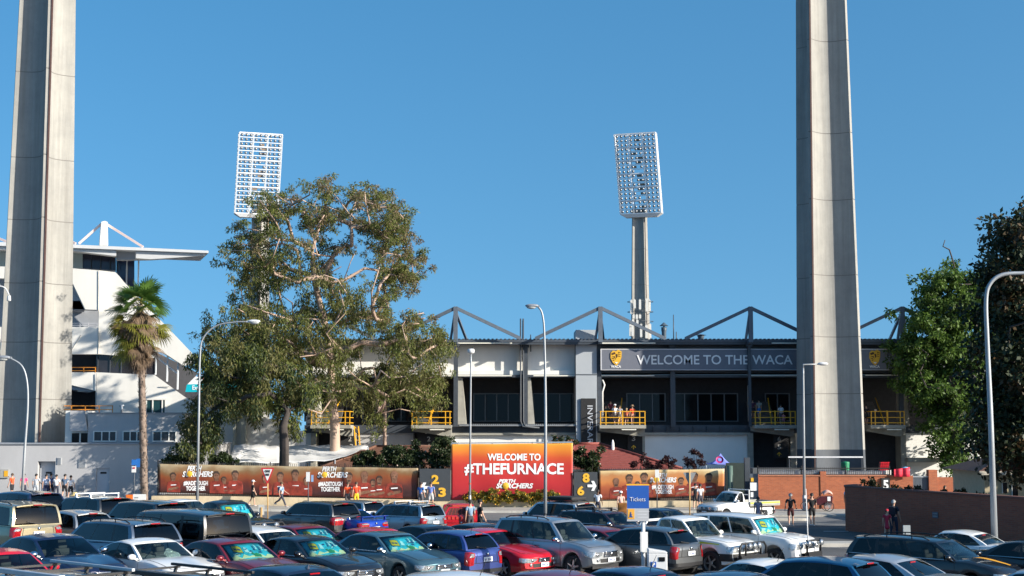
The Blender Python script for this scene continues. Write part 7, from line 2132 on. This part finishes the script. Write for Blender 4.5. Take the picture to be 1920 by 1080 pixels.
person(1772,97.5,"person in a bright orange shirt behind the shaded wall by the tall pier", 120, shirt=(.85,.16,.02), pants=(.05,.05,.06), hair='brown')
BL = "people on the stadium stair landings"
zL = fz(797)
for (px, dd, lab, sh, pa, kw) in (
    (1137, FD+.6, "person in dark green near the left end of the landing by the lift shaft", (.03,.05,.04), (.03,.03,.03), {}),
    (1146, FD+1.2, "person in a maroon shirt at the back of the landing by the lift shaft", (.16,.02,.04), (.03,.03,.04), dict(dz=.4)),
    (1154, FD-.6, "person in a white cap and white shirt on the landing by the lift shaft", (.75,.74,.78), (.25,.22,.2), dict(hat=('cap',(.75,.75,.8)))),
    (1163, FD-1.0, "person in a grey tee leaning at the rail of the landing by the lift shaft", (.42,.42,.44), (.2,.18,.16), dict(h=1.66)),
    (1176, FD-1.0, "fair haired child in a coral top on the landing by the lift shaft", (.60,.15,.07), (.15,.05,.05), dict(h=1.42, hair='fair')),
    (1187, FD-1.0, "person in an orange shirt and hat at the right end of that landing", (.80,.09,.03), (.6,.3,.2), dict(h=1.66, hat=('brim',(.30,.20,.12)))),
    (1414, FD+1.0, "person in a plum shirt climbing the stair beside the 8 6 5 board", (.12,.04,.08), (.03,.03,.05), dict(dz=.5)),
    (1426, FD+.2, "person in a grey tee and bright blue shorts climbing the stair", (.34,.36,.33), (.03,.18,.50), dict(dz=.45)),
    (1467, FD-1.0, "person in a white shirt with white bag at the right of the second landing", (.78,.78,.80), (.10,.10,.14), dict(bag=(.7,.7,.72))),
    (1478 if False else 1472, FD-1.4, "small child in pink beside the person in white on the landing", (.70,.25,.30), (.5,.2,.25), dict(h=1.0)),
    (1628, FD-.8, "person in dark clothes on the landing right of the right light tower", (.04,.03,.03), (.03,.03,.03), {})):
    kw = dict(kw); kw.setdefault('h', 1.74)
    person(px, dd, lab, 180+(px % 7)*6-18, shirt=sh, pants=pa, base=zL, group=BL, **kw)
# ================================================================== street furniture
POLE = mat("galvanised_pole", (.33,.35,.37), .5, metal=.35, var=.12, scale=3, stretch=(1,1,.3))
POLEW = mat("pale_pole", (.62,.63,.64), .5, var=.08)
LHEAD = mat("lamp_head_grey", (.22,.24,.27), .45, var=.1)
LLENS = mat("lamp_lens", (.40,.42,.42), .15, var=.1)
def lamp(label, pxs, d, r0, r1, head, m=POLE, cat="street lamp", plate=True, hs=1.0, headmat=None):
    """pole through photo positions on a frontal plane; head: offset direction and size"""
    P = [pt(a, b, d) for a, b in pxs]; P[0].z = zg(P[0].x, d)
    t = thing("street_lamp", label, cat, P[0]); 
    # smooth the pole line
    Q = []
    for i in range(len(P)-1):
        p0, p1, p2, p3 = P[max(i-1,0)], P[i], P[i+1], P[min(i+2,len(P)-1)]
        if i == 0: Q.append(p1); continue
        for k in range(6):
            u = k/6; Q.append(.5*((2*p1)+(p2-p0)*u+(2*p0-5*p1+4*p2-p3)*u*u+(3*p1-p0-3*p2+p3)*u**3))
    Q.append(P[-1]); n = len(Q)
    tot = [0]
    for i in range(1, n): tot.append(tot[-1]+(Q[i]-Q[i-1]).length)
    mb = MB(); mb.path(Q, [r0+(r1-r0)*q/tot[-1] for q in tot], 12); 
    po = mb.build("pole", m, t, world=True)
    k = MB(); k.lathe([(r0*2.2,0),(r0*2.2,.02),(0,.025)], P[0], 12); k.lathe([(r0*1.25,0),(r0*1.2,1.1),(r0,1.12)], P[0], 12); k.build("base_plate", m, po, world=True)
    k = MB(); k.box(P[0]+Vector((0,-r0*1.15,.75)), (r0*1.1,.02,.35)); k.build("access_door", LHEAD, po, world=True)
    e = P[-1]; dx = head
    if dx:
        s = 1 if dx > 0 else -1
        h = MB(); h.ell(e+Vector((s*.30*hs,0,.02)), (.38*hs,.16*hs,.10*hs), 14, 8); h.box(e+Vector((s*.0,0,.0)), (.2*hs,.12*hs,.10*hs))
        ho = h.build("lamp_head", headmat or LHEAD, t, world=True)
        k = MB(); k.ell(e+Vector((s*.34*hs,0,-.05*hs)), (.27*hs,.13*hs,.11*hs), 12, 6); k.build("lamp_lens", LLENS, ho, world=True)
    return t, P
lamp("curved street lamp at the left edge rising through the gold people mover", [(40,940),(46,850),(52,760),(50,712),(40,685),(18,671)], 70, .085, .04, -1)
lamp("street lamp with long right arm in front of the player banner lettering", [(370,940),(373,760),(375,668),(381,634),(405,611),(440,604),(466,603)], 82, .085, .036, 1, headmat=POLEW)
lamp("street lamp with short left arm in front of the sunset banner's right half", [(1022,970),(1023,800),(1021,640),(1017,590),(1008,574)], 66, .085, .042, -1, hs=.85)
lamp("large street lamp at the right edge arching out of the frame", [(1865,1012),(1858,800),(1851,640),(1849,560),(1858,530),(1880,515),(1920,512),(1985,511)], 48, .115, .055, 1)
t, P = lamp("slim post top lamp in front of the sunset banner's left edge", [(881,950),(882,800),(883,664)], 97, .072, .052, 0)
k = MB(); k.lathe([(.07,0),(.16,.06),(.24,.10),(.24,.30),(.16,.36),(0,.37)], P[-1], 14); k.build("lamp_head", POLEW, t, world=True)
k = MB(); k.lathe([(0,-.0),(.2,.09)], P[-1]+Vector((0,0,0)), 14); k.build("lamp_lens", LLENS, t, world=True)
k = MB(); k.lathe([(.09,-.05),(.09,.05)], pt(881,907,96.9)+Vector((0,.1,0)), 10); k.build("red_band", mat("rust_band", (.35,.08,.05)), t, world=True)
t, P = lamp("street lamp with square right arm in front of the right light tower", [(1508,946),(1507,800),(1506,690)], 97, .10, .06, 0, m=POLE)
k = MB(); a, b = pt(1506,683,97), pt(1536,683,97); k.path([P[-1]+Vector((0,0,-.1)), a, b], [.06,.05,.04], 8); k.build("arm", POLE, t, world=True)
k = MB(); k.ell(b+Vector((.25,0,.03)), (.36,.17,.12), 12, 8); k.build("lamp_head", POLEW, t, world=True)
# wall light on the left tower side
t, P = lamp("pale wall lamp arm poking in at the left edge beside the light tower", [(-14,590),(-12,545),(0,537),(10,541),(17,553)], 104, .05, .05, 0, m=POLEW)
k = MB(); k.lathe([(.12,-.05),(.16,-.4),(.10,-.45),(0,-.45)], P[-1], 10); k.build("lamp_head", POLEW, t, world=True)

def sign_post(name, label, px, py_base, py_top, d, r, m, cat="sign"):
    b = pt(px, py_base, d); b.z = zg(b.x, d); tp = pt(px, py_top, d)
    t = thing(name, label, cat, b); MB().tube(b, tp, r, n=8).build("post", m, t, world=True)
    return t
SIGNBACK = mat("sign_back_grey", (.30,.31,.32), .5, metal=.3, var=.1); SRED = mat("sign_red", (.50,.03,.035), .45, var=.05); SWH = mat("sign_white", (.72,.72,.70), .45, var=.05)
YP = mat("ochre_post", (.62,.38,.14), .6, var=.1)
def tri(px0, px1, py0, py1, d, k=1.0):
    c = pt((px0+px1)/2, (py0+py1)/2, d); w, h = (X(px1,d,py0)-X(px0,d,py0))/2*k, (Z(py0,d)-Z(py1,d))*k
    top = Z(py0, d) - (1-k)*h*.30/k
    return [(c.x-w, top), (c.x+w, top), (c.x+w*.9, top-h*.12), (c.x+w*.08, top-h), (c.x-w*.08, top-h), (c.x-w*.9, top-h*.12)]
t = sign_post("give_way_sign", "red and white triangular give way sign on an ochre post before the player banner", 502, 962, 880, 88, .035, YP, "road sign")
k = MB(); k.prism(tri(489,514,877,907,87.95), 87.93, 87.95); k.build("sign_face", SRED, t, world=True)
k = MB(); k.prism(tri(489,514,877,907,87.95,.70), 87.915, 87.925); k.build("sign_centre", SWH, t, world=True)
for s_, py in (("GIVE",883.5),("WAY",890)): text_at(s_, 501.5, py, 87.90, 4.2, 10 if s_ == "GIVE" else 8, bold=.008).build("lettering", BLACKM, t, world=True)
t = sign_post("traffic_sign", "grey back of a triangular sign on an ochre post before the right banner", 1293, 955, 880, 90, .04, YP, "road sign")
k = MB(); k.prism(tri(1281,1305,886,909,90.1), 90.06, 90.08); k.build("sign_back", SIGNBACK, t, world=True)
t = sign_post("parking_sign", "small white parking sign on a dark post before the player banner", 578, 945, 884, 92, .035, DARK, "road sign")
MB().box(pt(577.5,894,91.93), (.24,.02,.60)).build("sign_face", SWH, t, world=True)
MB().box(pt(584,897,91.95)+Vector((.05,.02,0)), (.14,.02,.42)).build("sign_face", mat("sign_blue_pale", (.25,.40,.62), .5), t, world=True)
t = sign_post("information_sign", "blue and white information sign on a dark post beside the palm trunk", 252, 940, 863, 94, .035, DARK, "road sign")
for px, py, w, h, mm in ((251,867,.30,.36,"b"),(259,868,.24,.55,"b"),(251,880,.28,.40,"w")):
    MB().box(pt(px,py,93.93)+Vector((0,.015 if px == 259 else 0,0)), (w,.02,h)).build("sign_face", mat("sign_blue", (.02,.14,.45), .5) if mm == "b" else SWH, t, world=True)
k = MB(); c = pt(251,878,93.9); k.box(c+Vector((0,0,.02)), (.16,.012,.10)); k.build("sign_print", SRED, t, world=True)
t = thing("bollard_board", "small pale roadside board with an ochre stake by the give way sign", "marker board", (X(489,87,950), 87, zg(X(489,87,950),87)))
c = Vector((X(490,87,950), 87, zg(X(490,87,950),87)))
MB().box(c+Vector((0,0,.55)), (.34,.05,.60)).build("board", mat("board_pale", (.5,.5,.47), .7), t, world=True); MB().box(c+Vector((.02,-.04,.35)), (.09,.05,.7)).build("stake", YP, t, world=True)
t = sign_post("thin_pole", "thin dark pole rising in front of the right hand player banner", 1232, 960, 893, 94, .035, DARK, "pole")
MB().box(pt(1232,888,93.95), (.26,.03,.5)).build("sign_face", SWH, t, world=True)
# ticket sign in the car park
SD = 42.0
t = sign_post("ticket_sign", "blue Tickets sign on a pale post standing among the parked cars", 1206, 1075, 975, SD, .055, POLEW)
BLU = mat("ticket_blue", (.015,.085,.36), .45, var=.04)
def sp(px0, px1, py0, py1, dd, m, nm, th=.03):
    k = MB(); k.span(X(px0,SD,py0), X(px1,SD,py0), SD-dd-th, SD-dd, Z(py1,SD), Z(py0,SD)); return k.build(nm, m, t, world=True)
sp(1175,1216,910,953,.06,BLU,"sign_panel"); sp(1174,1217,907.5,910.2,.06,YELLOW,"top_strip"); sp(1175,1216,953,977,.06,mat("ticket_grey", (.40,.41,.43), .5, var=.04),"lower_panel")
sp(1176.5,1189,954,973,.092,mat("ticket_amber", (.72,.36,.05), .5, var=.03),"amber_panel",.006)
text_at("Tickets", 1195.5, 936, SD-.10, 8, 29, bold=-.002).build("lettering", TXTW, t, world=True)
k = MB(); c = pt(1183, 965, SD-.105); k.box(c, (.02,.01,.15)); k.box(c+Vector((0,0,.0)), (.07,.01,.018))
for sg in (-1,1): k.box(c+Vector((sg*.028,0,-.05)), (.018,.01,.07), M=Matrix.Rotation(R(sg*-40),3,'Y'))
k.build("anchor_mark", BLU, t, world=True)
for i, w in enumerate((22, 17, 20)): 
    k = MB(); k.span(X(1193,SD), X(1193+w,SD), SD-.095, SD-.09, Z(959+i*5.5,SD), Z(958+i*5.5,SD)); k.build("print_line", mat("print_pale", (.55,.56,.58), .5), t, world=True)
for px0, px1, py0, py1 in ((1199.5,1214,997,1035),):
    sp(px0,px1,py0,py1,.07,SWH,"notice_plate")
sp(1200,1203.5,997,1035,.12,mat("notice_edge", (.6,.6,.6)),"notice_edge",.02)
pm_ = thing("parking_meter", "pale parking ticket machine with a blue P badge beside the ticket sign", "parking meter", (X(1232,41.5,1050), 41.5, zg(X(1232,41.5,1050),41.5)))
c = pt(1232,1030,41.5); z0 = zg(c.x,41.5)
k = MB(); k.span(c.x-.27, c.x+.27, 41.3, 41.75, z0, c.z-.10); k.prism([(c.x-.27,c.z-.10),(c.x+.27,c.z-.10),(c.x+.27,c.z-.06),(c.x-.27,c.z+.03)], 41.3, 41.75); k.build("cabinet", mat("meter_white", (.62,.63,.64), .45, var=.05), pm_, world=True, bevel=.02)
k = MB(); k.span(c.x-.2, c.x-.05, 41.28, 41.3, c.z-.50, c.z-.33); bo = k.build("badge", BLU, pm_, world=True)
text_at("P", 1223, 1057, 41.27, 6, 4).build("lettering", TXTW, bo, world=True) if False else None
q = text_mb("P", .15, bold=.004); q.v = [(v[0]+c.x-.125, v[1]+41.27, v[2]+c.z-.415) for v in q.v]; q.build("lettering", TXTW, bo, world=True)
k = MB(); k.span(c.x+.03, c.x+.2, 41.28, 41.3, c.z-.32, c.z-.20); k.build("screen", GLZ, pm_, world=True)
# orange and white board on struts in the car park
bd_ = thing("a_frame_board", "orange and white advertising board on pale struts among the back row cars", "board", (X(260,63,950), 63, zg(X(260,63,950),63)))
BZ = 63.0
k = MB(); k.span(X(241,BZ), X(254,BZ), BZ-.03, BZ, Z(937.5,BZ), Z(927.5,BZ)); k.build("orange_panel", mat("board_orange", (.75,.17,.02), .5), bd_, world=True)
k = MB(); k.span(X(254,BZ), X(278,BZ), BZ-.03, BZ, Z(937.5,BZ), Z(926.5,BZ)); k.build("white_panel", SWH, bd_, world=True)
k = MB(); k.span(X(257,BZ), X(264,BZ), BZ-.04, BZ-.03, Z(934,BZ), Z(932,BZ)); k.build("print_line", SIGNBACK, bd_, world=True)
k = MB()
for a, b in ((246,240),(247,256),(303,312)): k.bar(pt(a,938,BZ+.1), pt(b,962,BZ+.4), .06, .06)
k.bar(pt(243,938,BZ+.1), pt(306,941,BZ+.1), .05, .05); k.bar(pt(306,941,BZ+.1), pt(299,962,BZ+.4), .06, .06)
for a in (240, 256): k.bar(pt(a,962,BZ+.4), Vector((X(a,BZ+.4,962), BZ+.4, zg(X(a,BZ+.4),BZ)-.02)), .06, .06)
k.build("struts", POLEW, bd_, world=True)
# timber hoarding box left of the ticket sign
k = MB(); c = pt(1167,950,84); k.box((c.x, 84, .5+zg(c.x,84)), (.52,.5,1.25)); 
tag(k.build("ochre_bin", mat("ochre_panel", (.42,.16,.03), .6, var=.2, scale=4), bevel=.03), "ochre brown bin enclosure just left of the ticket sign", "bin")
k = MB(); c = pt(1700,996,62); k.box((c.x, 62, zg(c.x,62)+.62), (.30,.10,.55)); k.box((c.x, 62, zg(c.x,62)+.18), (.06,.06,.5))
tag(k.build("roadside_board", mat("pale_board_shade", (.32,.35,.36), .6, var=.1)), "small pale board on a stake in front of the shaded brick wall", "marker board")

# ---- white tray truck
def tray_truck():
    ang = R(205); loc_px = 1352; d = 86.0
    P = dict(KIND['pickup']); P.update(tr=.515, tc=.50)
    lx = X(1352, d, 925); root, G, gp = make_vehicle('pickup','white',"white flat tray truck with a lime stripe facing left on the road","utility truck",(lx+.9, d+.3, zg(lx,d)), R(216), name="utility_truck", P=P, body_handles=False, dark_bumper=True)
    L, W = P['L'], P['W']
    k = MB(); k.box((-L/2+1.05, 0, .92), (2.5, 1.9, .10)); 
    for sg in (-1,1): k.box((-L/2+1.05, sg*.94, 1.04), (2.5,.04,.22))
    k.box((-L/2-.19, 0, 1.04), (.04,1.9,.22)); k.build("tray", mat("tray_grey", (.30,.30,.28), .5, metal=.3, var=.15), root)
    k = MB()
    for sg in (-1,1): k.box((-L/2+1.05, sg*.965, 1.06), (2.45,.006,.08))
    k.build("stripe", mat("lime_tape", (.55,.68,.05), .4, var=0), root)
    k = MB(); x0 = -L/2+2.28
    for sg in (-1,1): k.bar((x0, sg*.85, .95), (x0, sg*.85, 1.85), .05, .05)
    for z in (1.84, 1.55): k.bar((x0,-.85,z), (x0,.85,z), .05, .05)
    k.build("headboard", POLEW, root)
    k = MB()
    for xx in (-L/2+.25, -L/2+1.6):
        for sg in (-1,1): k.box((xx, sg*.78, .62), (.05,.2,.5))
    k.build("mudguard", BLACKM, root)
tray_truck()
# red utility with a mesh canopy
def red_ute():
    ang = R(95); loc = place_px(864, 948, 1.42, -1.9, ang)
    root, G, gp = make_vehicle('pickup','red',"red utility with mesh-doored tray canopy beside the ice blue wagon","utility truck",loc, ang, name="utility_truck", P=dict(H=1.42, belt=.95, beltr=.96, zt=[(0,.72),(.01,.75),(.05,.75),(.44,.75),(.47,.95),(.715,.95),(.88,.86),(.965,.78),(1,.66)], nose=.78, rt=.33))
    L = KIND['pickup']['L']; k = MB(); x0, x1 = -L/2+.0, -L/2+2.3
    # canopy: tapering box with a framed mesh door at the back
    b0 = [(-.86,.70),(.86,.70),(.86,1.05),(.62,1.42),(-.62,1.42),(-.86,1.05)]
    vs = [(x0+(.10 if z > 1.1 else 0), y, z) for y, z in b0] + [(x1, y, z) for y, z in b0]
    n = 6; k.add(vs, [tuple(range(n-1,-1,-1)), tuple(range(n,2*n))] + [(i,(i+1)%n,n+(i+1)%n,n+i) for i in range(n)]); co = k.build("canopy", PAINT['red'], root, bevel=.02)
    k = MB(); k.add([(x0-.005,-.70,1.06),(x0-.005,.70,1.06),(x0+.085,.55,1.36),(x0+.085,-.55,1.36)], [(3,2,1,0)]); k.build("mesh_opening", BLACKM, co)
    k = MB()
    for i in range(9): y = -.66+i*.165; k.bar((x0-.012,y,1.07), (x0+.075,y*.8,1.35), .012, .012)
    for i in range(6): u = i/5; w = .70-.15*u; k.bar((x0-.012+.087*u,-w,1.06+.30*u), (x0-.012+.087*u,w,1.06+.30*u), .012, .012)
    k.build("mesh_grille", mat("mesh_red", (.40,.05,.04), .5), co)
    k = MB()
    for i in range(7): k.box((x0-.012,-.6+i*.2,.9), (.012,.12,.14))
    k.build("pressed_panels", mat("pressed_red", (.55,.05,.035), .35, var=.2), co)
red_ute()
# pedicab on the far footpath
t = thing("pedicab", "dark red pedicab with a pale folded hood parked by the sunlit brick wall", "pedicab", (X(1540,96,940), 96, .13))
c = Vector((X(1540,96,940), 96, .13)); MR = mat("pedicab_maroon", (.07,.012,.018), .35, var=.1, coat=.5)
k = MB(); k.prism([(c.x-.55,.55),(c.x+.62,.50),(c.x+.70,1.15),(c.x-.1,1.10),(c.x-.55,.80)], 95.6, 96.4); k.build("carriage", MR, t, world=True, bevel=.05)
k = MB(); k.grid(lambda u, v: Vector((c.x+.05+.62*u, 95.55+.9*v, 1.22+.16*math.sin(u*3)+.30*math.sin(math.pi*v)*.5)), lin(0,1,8), lin(0,1,6)); o_ = k.build("hood", mat("pale_pink_hood", (.62,.36,.30), .7), t, world=True); so = o_.modifiers.new("solid", 'SOLIDIFY'); so.thickness = .05
k = MB(); k.box((c.x+.42, 95.59, .95), (.20,.01,.28)); k.build("notice", TXTW, t, world=True)
def cyc_wheel(x, y, r, par):
    k = MB(); k.lathe([(r,-.02),(r,.02),(r-.04,.02),(r-.04,-.02),(r,-.02)], (x,y,.13+r), 20, M=Matrix.Rotation(R(90),3,'X')); w = k.build("wheel", BLACKM, par, world=True)
    k = MB()
    for i in range(8): a = math.pi*i/8; k.bar((x-math.cos(a)*r*.9, y, .13+r-math.sin(a)*r*.9), (x+math.cos(a)*r*.9, y, .13+r+math.sin(a)*r*.9), .012, .012)
    k.build("spokes", GALV, w, world=True)
cyc_wheel(c.x+.40, 95.5, .33, t); cyc_wheel(c.x+.40, 96.5, .33, t); cyc_wheel(c.x-1.05, 96, .33, t)
k = MB(); k.path([(c.x-1.05,96,.46),(c.x-.95,96,.95),(c.x-.88,96,1.15)], .025, 6); k.path([(c.x-.95,96,.90),(c.x-.55,96,.55)], .025, 6); k.path([(c.x-.88,95.7,1.15),(c.x-.88,96.3,1.15)], .02, 6); k.build("steering_frame", MR, t, world=True)
k = MB(); k.ell((c.x-.62,96,1.0), (.16,.10,.05), 10, 6); k.tube((c.x-.60,96,.55), (c.x-.62,96,.98), .02); k.build("saddle", BLACKM, t, world=True)
# row of street trees beyond the right edge that shade the road and the dark wall
for i, (tx, ty, lab) in enumerate(((37.5, 61, "street tree nearest the viewer beyond the right edge"), (38.5, 69, "middle street tree beyond the right edge"), (39.5, 77, "far street tree beyond the right edge"))):
    sb_ = Vector((tx, ty, zg(tx, ty))); g = random.Random(3+i)
    cl3 = [Vector((tx+g.gauss(0,1.8), ty+g.gauss(0,1.7), 5.6+g.gauss(0,1.15))) for _ in range(40)]
    mb, _ = skeleton([(sb_,.34),(sb_+Vector((0,0,2.4)),.27),(sb_+Vector((.1,.1,4.5)),.2),(sb_+Vector((.1,.2,7)),.12)], cl3, 1.0, 4+i)
    t = thing("street_tree", lab, "tree", sb_, group="street trees beyond the right edge"); mb.build("trunk", BARKD, t, world=True)
    leaves_mesh("crown", cl3, [g.uniform(.7,1.25) for _ in cl3], 5000, .42, [L2, L1], t, 77+i, .2, .55)
